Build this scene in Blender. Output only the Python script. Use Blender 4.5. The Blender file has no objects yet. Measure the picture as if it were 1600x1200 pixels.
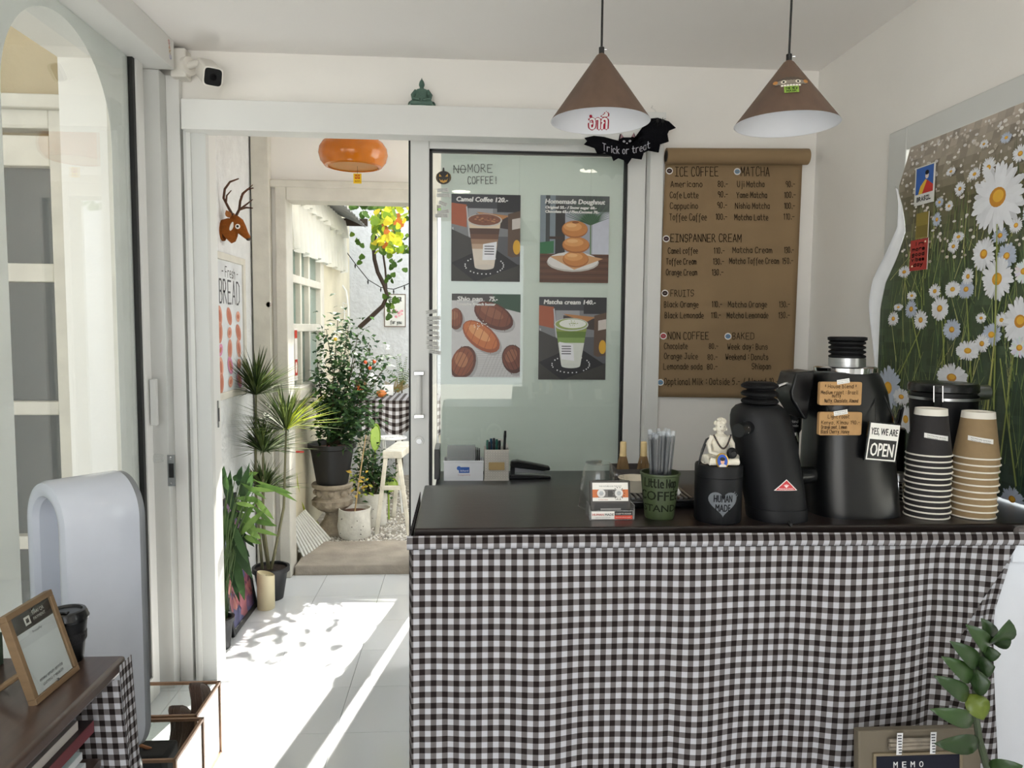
import bpy, bmesh, math, random
from mathutils import Vector, Matrix, Euler
from math import sin, cos, pi, radians, sqrt
random.seed(7)
sc = bpy.context.scene
COL = sc.collection
# ---------------------------------------------------------------- camera
F, HC = 1160.0, 1.44
YAW, PIT, ROL = radians(3.79), radians(4.37), radians(.53)
fw = Vector((sin(YAW)*cos(PIT), cos(YAW)*cos(PIT), -sin(PIT)))
r0 = Vector((cos(YAW), -sin(YAW), 0)); d0 = fw.cross(r0)
rt = r0*cos(ROL) - d0*sin(ROL); dn = r0*sin(ROL) + d0*cos(ROL)
cam = bpy.data.cameras.new('camera'); cam.sensor_fit = 'HORIZONTAL'; cam.sensor_width = 36.0
cam.lens = F/1600*36; cam.clip_start = .02; cam.clip_end = 200
co = bpy.data.objects.new('camera', cam); COL.objects.link(co)
co.matrix_world = Matrix(((rt.x, -dn.x, -fw.x, 0), (rt.y, -dn.y, -fw.y, 0), (rt.z, -dn.z, -fw.z, HC), (0, 0, 0, 1)))
sc.camera = co
CAM = Vector((0, 0, HC))
# ---------------------------------------------------------------- world, sun, exposure
w = bpy.data.worlds.new('sky'); sc.world = w; w.use_nodes = True
bg = w.node_tree.nodes['Background']; bg.inputs[0].default_value = (.92, .96, 1.0, 1); bg.inputs[1].default_value = 2.4
sun = bpy.data.lights.new('sun', 'SUN'); sun.energy = 15.0; sun.angle = radians(.6); sun.color = (1, .95, .87)
so = bpy.data.objects.new('sun', sun); COL.objects.link(so); so.location = (2, 10, 10)
so.rotation_euler = Vector((-.185, -1.0, -1.03)).to_track_quat('-Z', 'Y').to_euler()
vs = sc.view_settings; vs.view_transform = 'Standard'; vs.look = 'None'; vs.gamma = 1; vs.exposure = .58; vs.use_curve_mapping = False
sc.cycles.use_denoising = True; sc.cycles.max_bounces = 10; sc.cycles.diffuse_bounces = 6; sc.cycles.transparent_max_bounces = 12
sc.cycles.sample_clamp_indirect = 4
# ---------------------------------------------------------------- pixel of the photograph -> point of the place
def ray(px, py): return rt*((px-800)/F) + dn*((py-600)/F) + fw
def AY(px, py, Y): d = ray(px, py); return CAM + d*(Y/d.y)
def AZ(px, py, Z): d = ray(px, py); return CAM + d*((Z-HC)/d.z)
def AX(px, py, X): d = ray(px, py); return CAM + d*(X/d.x)
def S(Y): return Y/F
# ---------------------------------------------------------------- materials
def lin(h):
    h = h.lstrip('#'); r = [int(h[i:i+2], 16)/255 for i in (0, 2, 4)]
    return tuple((c/12.92 if c <= .04045 else ((c+.055)/1.055)**2.4) for c in r)
MATS = {}
def mat(name, col='#cccccc', rough=.5, metal=0, var=.05, scale=12, bump=0, bscale=60, spec=.5, trans=0, transl=0, coat=0, emit=0, stretch=None, attr=False):
    if name in MATS: return MATS[name]
    m = bpy.data.materials.new(name); m.use_nodes = True; nt = m.node_tree; N = nt.nodes; L = nt.links
    b = N['Principled BSDF']; c = lin(col)
    b.inputs['Roughness'].default_value = rough; b.inputs['Metallic'].default_value = metal
    b.inputs['Specular IOR Level'].default_value = spec
    if coat: b.inputs['Coat Weight'].default_value = coat; b.inputs['Coat Roughness'].default_value = .04
    if trans: b.inputs['Transmission Weight'].default_value = trans
    tc = N.new('ShaderNodeTexCoord'); mp = N.new('ShaderNodeMapping'); L.new(tc.outputs['Object'], mp.inputs[0])
    if stretch: mp.inputs['Scale'].default_value = stretch
    nz = N.new('ShaderNodeTexNoise'); nz.inputs['Scale'].default_value = scale; nz.inputs['Detail'].default_value = 5
    L.new(mp.outputs[0], nz.inputs['Vector'])
    mr = N.new('ShaderNodeMapRange'); mr.inputs[1].default_value = .3; mr.inputs[2].default_value = .7
    mr.inputs[3].default_value = 1-var; mr.inputs[4].default_value = 1+var; L.new(nz.outputs[0], mr.inputs[0])
    mx = N.new('ShaderNodeVectorMath'); mx.operation = 'SCALE'; L.new(mr.outputs[0], mx.inputs['Scale'])
    if attr:
        at = N.new('ShaderNodeVertexColor'); at.layer_name = 'Col'; L.new(at.outputs[0], mx.inputs[0])
    else: mx.inputs[0].default_value = c
    L.new(mx.outputs[0], b.inputs['Base Color'])
    if emit: b.inputs['Emission Color'].default_value = (*c, 1); b.inputs['Emission Strength'].default_value = emit
    if bump:
        n2 = N.new('ShaderNodeTexNoise'); n2.inputs['Scale'].default_value = bscale; n2.inputs['Detail'].default_value = 6
        L.new(mp.outputs[0], n2.inputs['Vector'])
        bp = N.new('ShaderNodeBump'); bp.inputs['Strength'].default_value = bump; bp.inputs['Distance'].default_value = .01
        L.new(n2.outputs[0], bp.inputs['Height']); L.new(bp.outputs[0], b.inputs['Normal'])
    if transl:
        t = N.new('ShaderNodeBsdfTranslucent'); L.new(mx.outputs[0], t.inputs[0])
        ms = N.new('ShaderNodeMixShader'); ms.inputs[0].default_value = transl
        L.new(b.outputs[0], ms.inputs[1]); L.new(t.outputs[0], ms.inputs[2]); L.new(ms.outputs[0], N['Material Output'].inputs[0])
    MATS[name] = m; return m
def glass(name, tint='#f4fbf8', refl=.5, rough=.0, body=0, bodycol='#ffffff'):
    if name in MATS: return MATS[name]
    m = bpy.data.materials.new(name); m.use_nodes = True; nt = m.node_tree; N = nt.nodes; L = nt.links
    N.remove(N['Principled BSDF']); out = N['Material Output']
    tr = N.new('ShaderNodeBsdfTransparent'); tr.inputs[0].default_value = (*lin(tint), 1)
    gl = N.new('ShaderNodeBsdfGlossy'); gl.inputs['Roughness'].default_value = rough
    fr = N.new('ShaderNodeLayerWeight'); fr.inputs[0].default_value = .5
    pw = N.new('ShaderNodeMath'); pw.operation = 'POWER'; pw.inputs[1].default_value = 4; L.new(fr.outputs['Facing'], pw.inputs[0])
    mu = N.new('ShaderNodeMath'); mu.operation = 'MULTIPLY_ADD'; mu.inputs[1].default_value = .9*min(refl, 1); mu.inputs[2].default_value = .04*refl; L.new(pw.outputs[0], mu.inputs[0])
    ms = N.new('ShaderNodeMixShader'); L.new(mu.outputs[0], ms.inputs[0]); L.new(gl.outputs[0], ms.inputs[2])
    if body:
        df = N.new('ShaderNodeBsdfDiffuse'); df.inputs[0].default_value = (*lin(bodycol), 1)
        m2 = N.new('ShaderNodeMixShader'); m2.inputs[0].default_value = body; L.new(tr.outputs[0], m2.inputs[1]); L.new(df.outputs[0], m2.inputs[2]); L.new(m2.outputs[0], ms.inputs[1])
    else: L.new(tr.outputs[0], ms.inputs[1])
    L.new(ms.outputs[0], out.inputs[0]); MATS[name] = m; return m
def gingham(name, period, dark='#241d1c', light='#bebec3', mid='#6e6969'):
    m = bpy.data.materials.new(name); m.use_nodes = True; nt = m.node_tree; N = nt.nodes; L = nt.links
    b = N['Principled BSDF']; b.inputs['Roughness'].default_value = .9; b.inputs['Specular IOR Level'].default_value = .15
    uv = N.new('ShaderNodeUVMap'); sp = N.new('ShaderNodeSeparateXYZ'); L.new(uv.outputs[0], sp.inputs[0])
    def mth(op, a, k=None, b2=None):
        n = N.new('ShaderNodeMath'); n.operation = op; L.new(a, n.inputs[0])
        if k is not None: n.inputs[1].default_value = k
        if b2 is not None: L.new(b2, n.inputs[1])
        return n.outputs[0]
    g = []
    for i in (0, 1): g.append(mth('GREATER_THAN', mth('FRACT', mth('MULTIPLY', sp.outputs[i], 1/period)), .5))
    s = mth('ADD', g[0], None, g[1])
    def stop(k, c):
        return k, (*lin(c), 1)
    cr = N.new('ShaderNodeValToRGB'); cr.color_ramp.interpolation = 'CONSTANT'
    e = cr.color_ramp.elements; e[0].position, e[0].color = stop(0, light); e[1].position, e[1].color = stop(.25, mid)
    x = e.new(.75); x.color = (*lin(dark), 1)
    L.new(mth('MULTIPLY', s, .5), cr.inputs[0])
    wv = N.new('ShaderNodeTexNoise'); wv.inputs['Scale'].default_value = 900; L.new(uv.outputs[0], wv.inputs[0])
    mr = N.new('ShaderNodeMapRange'); mr.inputs[3].default_value = .8; mr.inputs[4].default_value = 1.15; L.new(wv.outputs[0], mr.inputs[0])
    v = N.new('ShaderNodeVectorMath'); v.operation = 'SCALE'; L.new(cr.outputs[0], v.inputs[0]); L.new(mr.outputs[0], v.inputs['Scale'])
    L.new(v.outputs[0], b.inputs['Base Color'])
    bp = N.new('ShaderNodeBump'); bp.inputs['Strength'].default_value = .15; bp.inputs['Distance'].default_value = .001; L.new(wv.outputs[0], bp.inputs['Height']); L.new(bp.outputs[0], b.inputs['Normal'])
    MATS[name] = m; return m
PRINT = mat('print_ink', attr=True, rough=.45, var=.03, scale=40)
PRINTM = mat('print_ink_matte', attr=True, rough=.85, var=.05, scale=30, spec=.2)
LEAFM = mat('leaf_skin', attr=True, rough=.6, spec=.25, var=.12, scale=25, transl=.25)
# ---------------------------------------------------------------- mesh builder (world coordinates)
WL = {}
def V(*a): return Vector(a[0]) if len(a) == 1 else Vector(a)
def frame(d, up=(0, 0, 1)):
    d = V(d).normalized(); u = V(up)
    if abs(d.dot(u)) > .95: u = V(1, 0, 0)
    x = u.cross(d).normalized(); y = d.cross(x); return x, y, d
class MB:
    def __init__(s, T=None): s.v = []; s.f = []; s.c = []; s.uv = []; s.T = T; s.col = None; s.anycol = False
    def add(s, vs, fs, col=None, uvs=None):
        o = len(s.v)
        for p in vs:
            p = V(p); s.v.append(s.T @ p if s.T else p)
        col = col or s.col
        if col: s.anycol = True
        if isinstance(col, str): col = lin(col)
        for f in fs: s.f.append([i+o for i in f]); s.c.append(col or (1, 1, 1))
        s.uv += list(uvs) if uvs else [(0, 0)]*len(vs)
        return s
    def box(s, x0, x1, y0, y1, z0, z1, col=None):
        vs = [(x, y, z) for x in (x0, x1) for y in (y0, y1) for z in (z0, z1)]
        return s.add(vs, [(0, 1, 3, 2), (4, 6, 7, 5), (0, 4, 5, 1), (2, 3, 7, 6), (0, 2, 6, 4), (1, 5, 7, 3)], col)
    def obox(s, c, sx, sy, sz, M=None, col=None):
        M = M or Matrix.Identity(3); c = V(c)
        vs = [c + M @ V(x*sx/2, y*sy/2, z*sz/2) for x in (-1, 1) for y in (-1, 1) for z in (-1, 1)]
        return s.add(vs, [(0, 1, 3, 2), (4, 6, 7, 5), (0, 4, 5, 1), (2, 3, 7, 6), (0, 2, 6, 4), (1, 5, 7, 3)], col)
    def loft(s, rings, cap=True, col=None, closed=True):
        n = len(rings[0]); vs = [p for r in rings for p in r]; fs = []
        for k in range(len(rings)-1):
            for i in range(n if closed else n-1):
                j = (i+1) % n; fs.append((k*n+i, k*n+j, (k+1)*n+j, (k+1)*n+i))
        if cap: fs += [tuple(range(n-1, -1, -1)), tuple(range((len(rings)-1)*n, len(rings)*n))]
        return s.add(vs, fs, col)
    def tube(s, pts, r, n=8, cap=True, col=None):
        pts = [V(p) for p in pts]; R = r if isinstance(r, (list, tuple)) else [r]*len(pts); rings = []; x = None
        for i, p in enumerate(pts):
            d = (pts[min(i+1, len(pts)-1)] - pts[max(i-1, 0)])
            if d.length < 1e-9: d = V(0, 0, 1)
            d.normalize()
            if x is None: x = frame(d)[0]
            x = x - d*x.dot(d)
            x = frame(d)[0] if x.length < 1e-6 else x.normalized()
            y = d.cross(x); rings.append([p + (x*cos(2*pi*k/n) + y*sin(2*pi*k/n))*R[i] for k in range(n)])
        return s.loft(rings, cap, col)
    def cyl(s, p0, p1, ra, rb=None, n=20, cap=True, col=None): return s.tube([p0, p1], [ra, ra if rb is None else rb], n, cap, col)
    def lathe(s, prof, c=(0, 0, 0), n=28, cap=True, col=None, sx=1, sy=1):
        c = V(c); return s.loft([[c + V(r*cos(2*pi*k/n)*sx, r*sin(2*pi*k/n)*sy, z) for k in range(n)] for r, z in prof], cap, col)
    def ball(s, c, rx, ry=None, rz=None, n=14, m=9, col=None, M=None):
        ry = ry or rx; rz = rz or rx; c = V(c); M = M or Matrix.Identity(3)
        return s.loft([[c + M @ V(rx*cos(2*pi*k/n)*cos(a), ry*sin(2*pi*k/n)*cos(a), rz*sin(a)) for k in range(n)]
                       for a in [(-.5+(i+.02)/(m+.04))*pi for i in range(m+1)]], True, col)
    def poly(s, pts, col=None): return s.add(pts, [tuple(range(len(pts)))], col)
    def prism(s, pts, d, col=None):
        pts = [V(p) for p in pts]; d = V(d); n = len(pts)
        return s.add(pts + [p+d for p in pts], [tuple(range(n-1, -1, -1)), tuple(range(n, 2*n))] + [(i, (i+1) % n, n+(i+1) % n, n+i) for i in range(n)], col)
    def grid(s, fn, nu, nv, col=None, uvfn=None):
        vs = [fn(i/nu, j/nv) for j in range(nv+1) for i in range(nu+1)]
        uvs = [uvfn(i/nu, j/nv) for j in range(nv+1) for i in range(nu+1)] if uvfn else None
        return s.add(vs, [(j*(nu+1)+i, j*(nu+1)+i+1, (j+1)*(nu+1)+i+1, (j+1)*(nu+1)+i) for j in range(nv) for i in range(nu)], col, uvs)
    def mesh(s, name, m, org=(0, 0, 0), smooth=True, ang=35):
        me = bpy.data.meshes.new(name); o = V(org)
        me.from_pydata([p-o for p in s.v], [], s.f); 
        if any(u != (0, 0) for u in s.uv):
            ul = me.uv_layers.new(name='UVMap')
            for lp in me.loops: ul.data[lp.index].uv = s.uv[lp.vertex_index]
        if s.anycol:
            ca = me.color_attributes.new('Col', 'FLOAT_COLOR', 'CORNER')
            for pi_, pl in enumerate(me.polygons):
                for li in pl.loop_indices: ca.data[li].color = (*s.c[pi_], 1)
        bm = bmesh.new(); bm.from_mesh(me); bmesh.ops.recalc_face_normals(bm, faces=bm.faces) if not s.anycol else None; bm.to_mesh(me); bm.free()
        if smooth:
            for pl in me.polygons: pl.use_smooth = True
            me.set_sharp_from_angle(angle=radians(ang))
        me.materials.append(m); return me
    def build(s, name, m, parent=None, org=None, smooth=True, bevel=0, ang=35, solid=0):
        if parent is not None: o_ = WL[parent.name]
        else: o_ = V(org) if org is not None else sum(s.v, V(0, 0, 0))/len(s.v)
        ob = bpy.data.objects.new(name, s.mesh(name, m, o_, smooth, ang)); COL.objects.link(ob)
        if parent is not None: ob.parent = parent
        else: ob.location = o_
        WL[ob.name] = o_
        if solid: md = ob.modifiers.new('solid', 'SOLIDIFY'); md.thickness = solid; md.offset = 0
        if bevel:
            md = ob.modifiers.new('bevel', 'BEVEL'); md.width = bevel; md.segments = 2; md.limit_method = 'ANGLE'; md.angle_limit = radians(40)
        return ob
def tag(o, label, cat, group=None, kind=None):
    o['label'] = label; o['category'] = cat
    if group: o['group'] = group
    if kind: o['kind'] = kind
    return o
def thing(name, loc, label, cat, group=None):
    o = bpy.data.objects.new(name, None); o.empty_display_size = .05; COL.objects.link(o); o.location = V(loc); WL[o.name] = V(loc); return tag(o, label, cat, group)
def struct(o): o['kind'] = 'structure'; return o
def sroot(name, loc=(0, 0, 0)):
    o = bpy.data.objects.new(name, None); COL.objects.link(o); o.location = V(loc); WL[o.name] = V(loc); o['kind'] = 'structure'; return o
def piece(name, me, parent, loc, rot=None, scale=None):
    o = bpy.data.objects.new(name, me); COL.objects.link(o); o.parent = parent; o.location = V(loc) - WL[parent.name]
    if rot is not None: o.rotation_euler = rot
    if scale is not None: o.scale = (scale,)*3 if not hasattr(scale, '__len__') else scale
    WL[o.name] = V(loc); return o
def dup(root, loc, label=None):
    r = root.copy(); COL.objects.link(r); r.location = V(loc); WL[r.name] = V(loc)
    if label: r['label'] = label
    for ch in list(root.children):
        c = ch.copy(); COL.objects.link(c); c.parent = r
        for g in ch.children:
            d = g.copy(); COL.objects.link(d); d.parent = c
    return r
def rotm(axis, deg): return Matrix.Rotation(radians(deg), 3, axis)
# ---------------------------------------------------------------- lettering
class Plane2:
    """a flat (or curved) printing surface: p(u,v,h) in metres"""
    def __init__(s, o, x, y): s.o = V(o); s.x = V(x).normalized(); s.y = V(y).normalized(); s.n = s.x.cross(s.y)
    def p(s, u, v, h=0): return s.o + s.x*u + s.y*v + s.n*h
class CylWrap:
    """printing surface round an upright (tapering) cylinder; u = arc length from the side facing the angle a0"""
    def __init__(s, c, rfun, a0): s.c = V(c); s.r = rfun; s.a0 = a0
    def p(s, u, v, h=0):
        r = s.r(v)+h; a = s.a0 + u/s.r(v); return s.c + V(r*cos(a), r*sin(a), v)
_tc = {}
def text2d(body):
    if body in _tc: return _tc[body]
    cu = bpy.data.curves.new('lettering', 'FONT'); cu.body = body; cu.resolution_u = 2; cu.size = 1
    ob = bpy.data.objects.new('lettering', cu); COL.objects.link(ob)
    me = bpy.data.meshes.new_from_object(ob.evaluated_get(bpy.context.evaluated_depsgraph_get()))
    r = ([(v.co.x, v.co.y) for v in me.vertices], [tuple(p.vertices) for p in me.polygons])
    bpy.data.objects.remove(ob); bpy.data.curves.remove(cu); bpy.data.meshes.remove(me)
    _tc[body] = r; return r
def typed(mb, body, S_, u, v, width, height=None, col='#111111', h=.0004, shear=0, align='l', bold=0):
    vs, fs = text2d(body)
    if not vs: return
    x0 = min(p[0] for p in vs); x1 = max(p[0] for p in vs); y1 = max(p[1] for p in vs)
    k = width/(x1-x0); ky = height/y1 if height else k
    off = {'l': 0, 'c': -width/2, 'r': -width}[align]
    for b, c_ in ([(0, 0)] if not bold else [(-bold, 0), (0, 0), (bold, 0), (0, bold*.5), (0, -bold*.5)]):
        mb.add([S_.p(u+off+(p[0]-x0)*k+p[1]*ky*shear+b, v+p[1]*ky+c_, h+b*.002) for p in vs], fs, col)
GL = {}
for _l in """A 022842 1434|B 0208 0828372505 2534332202|C 47382818060412223243|D 0208 082847432202|E 48080242 0535|F 480802 0535|G 473828180604122232434525|H 0208 4248 0545|I 2822 0848 0242|J 1848 3833221203|K 0208 4805 1642|L 080242|M 0208244842|N 02084248|O 180604123244463818|P 0208 082837362505|Q 180604123244463818 2341|R 0208 082837362505 1542|S 47382818070615354433221203|T 0848 2822|U 08041222324448|V 082248|W 0812253248|X 0248 0842|Y 082548 2522|Z 08480242
a 352616050312223335 3632|b 0802 05162635332202|c 3526160503122232|d 3832 352616050312223335|e 04343526160503122232|f 3828171012 0626|g 352616050413233435 3631201001|h 0802 0516263532|i 1612 1718|j 262010 2728|k 0802 3604 1432|l 181222|m 0602 05162522 25364542|n 0602 0516263532|o 160503122233352616|p 0600 05162635332202|q 352616050413233435 3630|r 0602 05162636|s 3526160514243433221203|t 18132232 0636|u 0603122233 3632|v 061236|w 0612243246|x 0236 0632|y 061336 36231000|z 06360232
0 180703122233372818|1 172822|2 07182837361202 4202|3 0718283726152634332202|4 3238040444|5 48180515263533221202|6 382817050312223334251504|7 08381222|8 1807061525343322120304152536372818|9 35251506071828373632|. 1213|- 0535|! 2824 2322|: 1314 1617|/ 0038|, 2211|_ 0242|' 0806|* 1418 0717 0517|+ 2327 0545""".replace('\n', '|').split('|'):
    ch, *st = _l.split(' ')
    GL[ch] = [[(int(q[i]), int(q[i+1])-2) for i in range(0, len(q)-1, 2)] for q in st if len(q) >= 2]
def hand(mb, body, S_, u, v, width, height, col='#15100c', pen=.0014, h=.0005, jit=.25, seed=1):
    """handwriting: one-stroke letters written with a pen of a given width"""
    rd = random.Random(seed+len(body)); adv = []; x = 0
    for ch in body:
        w_ = 0 if ch == ' ' else max([p[0] for q in GL.get(ch, [[(3, 0)]]) for p in q]+[1])
        adv.append(x); x += 2.8 if ch == ' ' else w_+1.8
    k = width/max(x-1.8, .1); ky = height/6
    for ch, ax in zip(body, adv):
        dy = rd.uniform(-jit, jit)*.7
        for q in GL.get(ch, []):
            pts = [(u+(ax+a+rd.uniform(-jit, jit)*.5)*k, v+(b+dy+rd.uniform(-jit, jit)*.4)*ky) for a, b in q]
            if len(pts) == 1: pts.append((pts[0][0]+pen*.6, pts[0][1]+pen*.3))
            for (a, b), (c, d) in zip(pts, pts[1:]):
                L_ = sqrt((c-a)**2+(d-b)**2) or 1e-6; ex, ey = (c-a)/L_*pen*.4, (d-b)/L_*pen*.4; nx, ny = -(d-b)/L_*pen/2, (c-a)/L_*pen/2
                mb.add([S_.p(a-ex+nx, b-ey+ny, h), S_.p(a-ex-nx, b-ey-ny, h), S_.p(c+ex-nx, d+ey-ny, h), S_.p(c+ex+nx, d+ey+ny, h)], [(0, 1, 2, 3)], col)
class Art:
    """flat print: coloured polygons on a printing surface, later ones a hair above the earlier"""
    def __init__(s, surf, dh=.00004, base=.0003): s.mb = MB(); s.S = surf; s.h = base; s.dh = dh
    def poly(s, pts, col): s.mb.add([s.S.p(u, v, s.h) for u, v in pts], [tuple(range(len(pts)))], col); s.h += s.dh
    def rect(s, u0, v0, u1, v1, col): s.poly([(u0, v0), (u1, v0), (u1, v1), (u0, v1)], col)
    def ell(s, u, v, a, b, col, rot=0, n=20, t0=0, t1=2*pi):
        cr, sr = cos(rot), sin(rot); P = []
        for k in range(n if t1-t0 > 6.2 else n+1):
            t = t0+(t1-t0)*k/n; x, y = a*cos(t), b*sin(t); P.append((u+x*cr-y*sr, v+x*sr+y*cr))
        s.poly(P, col)
    def line(s, u0, v0, u1, v1, w_, col, w1=None):
        L_ = sqrt((u1-u0)**2+(v1-v0)**2) or 1e-6; nx, ny = -(v1-v0)/L_/2, (u1-u0)/L_/2; w1 = w_ if w1 is None else w1
        s.poly([(u0+nx*w_, v0+ny*w_), (u0-nx*w_, v0-ny*w_), (u1-nx*w1, v1-ny*w1), (u1+nx*w1, v1+ny*w1)], col)
    def type(s, body, u, v, width, **k): typed(s.mb, body, s.S, u, v, width, h=s.h+.0001, **k)
    def hand(s, body, u, v, width, height, **k): hand(s.mb, body, s.S, u, v, width, height, h=s.h+.0001, **k)
    def build(s, name, parent, m=None): return s.mb.build(name, m or PRINT, parent, smooth=False)
def leafblade(mb, base, tip, width, normal, col, bend=.15, nseg=4, fold=.15, shape=1.0):
    """one leaf: a folded, drooping blade"""
    b, t = V(base), V(tip); d = t-b; L_ = d.length; n = V(normal); n = (n - d*(n.dot(d)/d.dot(d))); n = n.normalized() if n.length > 1e-6 else frame(d)[0]
    s = d.cross(n).normalized(); vs = []; fs = []
    for i in range(nseg+1):
        q = i/nseg; c = b + d*q + n*(bend*L_*sin(pi*q)); wd = width*(sin(pi*(q**shape)*.98+.02))**.8 if 0 < q < 1 else width*.04
        vs += [c - s*wd/2 + n*fold*wd/2, c, c + s*wd/2 + n*fold*wd/2]
    for i in range(nseg):
        o = 3*i; fs += [(o, o+1, o+4, o+3), (o+1, o+2, o+5, o+4)]
    mb.add(vs, fs, col)
# ================================================================ the setting
WALL = mat('white_paint', '#eeebe6', .75, var=.02, scale=3, bump=.03, bscale=90)
CEIL = mat('ceiling_paint', '#f1eeeb', .85, var=.015, scale=2)
ALU = mat('white_aluminium', '#dfdfdc', .35, var=.015, scale=4, spec=.5)
ALU2 = mat('grey_white_aluminium', '#d0d1ce', .4, var=.02, scale=4)
BLACKR = mat('black_rubber', '#0b0b0c', .5, var=.1)
TILE = mat('white_glazed_tile', '#e4e7ea', .12, var=.015, scale=2, coat=.3)
GROUT = mat('grey_grout', '#9a9894', .9, var=.1)
BEIGE = mat('beige_plaster', '#b8a988', .85, var=.08, scale=4, bump=.25, bscale=40)
STUCCO = mat('rough_white_stucco', '#e3e4e4', .9, var=.05, scale=14, bump=.9, bscale=35)
OLDWOOD = mat('old_white_woodwork', '#d3cfc4', .6, var=.08, scale=9, bump=.12, bscale=50)
DARKGLASS = mat('dark_window_glass', '#3c4243', .06, var=.1, scale=2, coat=.5)
GLASS = glass('clear_glass', '#fcfefd', 1.0)
GLASSB = glass('clear_glass_brilliant', '#fdfefe', 1.6)
FILM = mat('frosted_film', '#e2e7e2', .6, var=.01, transl=.22, spec=.2)
FILMW = mat('white_frosted_film', '#eeefee', .45, var=.03, transl=.5, scale=9, bump=.08, bscale=140)
CONC = mat('worn_concrete', '#a89f93', .9, var=.18, scale=7, bump=.4, bscale=60)
PAVE = mat('pale_pavement', '#d6d2ca', .9, var=.1, scale=3)
ROOM_T, RX, BY = 2.49, 1.44, 3.02

struct(MB().box(-14, 14, -14, 20, -.30, -.12).build('ground', PAVE, org=(0, 0, -.12), smooth=False))
fl = struct(MB().box(-1.6, RX+.16, -1.4, 4.262, -.12, -.012).build('floor', GROUT, org=(0, 0, 0), smooth=False))
TX, TY = .333, .339
tile_me = MB().box(-TX/2+.001, TX/2-.001, -TY/2+.001, TY/2-.001, -.012, 0).mesh('floor_tile', TILE, smooth=False)
for i in range(-3, 7):
    for j in range(-3, 5):
        cx, cy = -.779+TX*(i+.5)+.333*0, 2.564+TY*(j+.5)
        if cx-TX/2 < -1.46 or cx+TX/2 > RX+.34: continue
        if j == 4: piece('tile', MB().box(-TX/2+.001, TX/2-.001, -TY/2+.001, 4.262-cy, -.012, 0).mesh('floor_tile', TILE, smooth=False) if 'cut' not in globals() else cut, fl, (cx, cy, 0))
        else: piece('tile', tile_me, fl, (cx, cy, 0))
m = MB()
for j in range(-12, -3): m.box(-1.46, RX, 2.564+TY*j+.001, 2.564+TY*(j+1)-.001, -.012, 0)
m.build('tile_rows', TILE, fl, smooth=False)['kind'] = 'stuff'
struct(MB().box(-1.6, 1.75, -1.4, 3.2, ROOM_T, ROOM_T+.12).build('ceiling', CEIL, org=(0, 1, ROOM_T), smooth=False))
struct(MB().box(-1.4, 1.75, 3.13, 4.42, 2.53, 2.62).build('ceiling_vestibule', CEIL, org=(0, 3.8, 2.53), smooth=False))
m = MB(); m.box(-1.5, -1.03, BY, 3.13, 0, ROOM_T+.05); m.box(.80, RX+.16, BY, 3.13, 0, ROOM_T+.05); m.box(-1.03, .80, BY, 3.045, 2.2, ROOM_T+.05); m.box(-1.03, .80, 3.045, 3.13, 2.32, ROOM_T+.05)
struct(m.build('wall_back', WALL, org=(0, BY, 0), smooth=False))
m = MB(); m.box(RX, RX+.16, -1.4, BY, 0, .88); m.box(RX, RX+.16, -1.4, BY, 2.06, ROOM_T); m.box(RX, RX+.16, 2.41, BY, .88, 2.06); m.box(RX, RX+.16, -1.4, .9, .88, 2.06)
struct(m.build('wall_right', WALL, org=(RX, 1, 0), smooth=False))
m = MB(); m.box(-1.5, -1.22, 2.93, BY, 0, ROOM_T); m.box(-1.5, -1.3, -1.4, .3, 0, ROOM_T); m.box(-1.5, -1.3, .3, 2.93, 2.42, ROOM_T)
struct(m.build('wall_left', WALL, org=(-1.4, 1, 0), smooth=False))
m = MB(); m.box(-1.5, -1.25, -1.4, -1.28, 0, ROOM_T); m.box(.6, 1.6, -1.4, -1.28, 0, ROOM_T)
struct(m.build('wall_front', WALL, org=(0, -1.3, 0), smooth=False))  # unseen wall, its opening narrowed to dim the light from behind

# ---- door to the garden: head trim, frame and sliding leaf
tr = sroot('trim_1', (0, 2.95, 2.19))
MB().box(-1.06, .79, 2.93, BY, 2.172, 2.284).build('head_cover', ALU, tr, bevel=.002)
d2 = sroot('door_2', (0, 3.07, 0))
MB().box(-1.075, -.99, 2.985, 3.02, 0, 2.19).build('frame', ALU2, d2, bevel=.002)
MB().box(-1.035, -1.0, 3.02, 3.13, 0, 2.2).build('jamb', ALU, d2, bevel=.002)
MB().box(-1.06, -1.045, 2.977, 2.99, 0, 2.19).build('frame_lip', ALU, d2)
MB().box(-1.0, .80, 3.02, 3.045, 2.188, 2.2).build('head_lining', ALU, d2)
MB().box(.745, .80, 2.99, 3.2, 0, 2.19).build('frame', ALU, d2, bevel=.002)
m = MB(); m.box(-1.004, -.996, 3.085, 3.095, 1.02, 1.13); m.build('strike_plate', mat('steel_plate', '#8b8d8e', .35, .8), d2)
MB().box(-1.0, -.994, 3.086, 3.094, 1.045, 1.1).build('strike_hole', BLACKR, d2)
SX0, SX1, SX2, SX3, ST = -.213, -.138, .668, .742, 2.15
MB().box(SX0, SX1, 3.045, 3.095, .01, 2.188).build('stile', ALU, d2, bevel=.003)
MB().box(SX2, SX3, 3.045, 3.095, .01, 2.188).build('stile', ALU, d2, bevel=.003)
MB().box(SX1, SX2, 3.045, 3.095, ST, 2.188).build('top_rail', ALU, d2, bevel=.003)
MB().box(SX1, SX2, 3.045, 3.095, .01, .12).build('bottom_rail', ALU, d2, bevel=.003)
m = MB(); g = .012
m.box(SX1, SX1+g, 3.055, 3.085, .12, ST); m.box(SX2-g, SX2, 3.055, 3.085, .12, ST); m.box(SX1, SX2, 3.055, 3.085, ST-g*.8, ST); m.box(SX0-.008, SX0, 3.05, 3.09, .01, 2.186)
m.build('gasket', BLACKR, d2, smooth=False)
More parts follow.
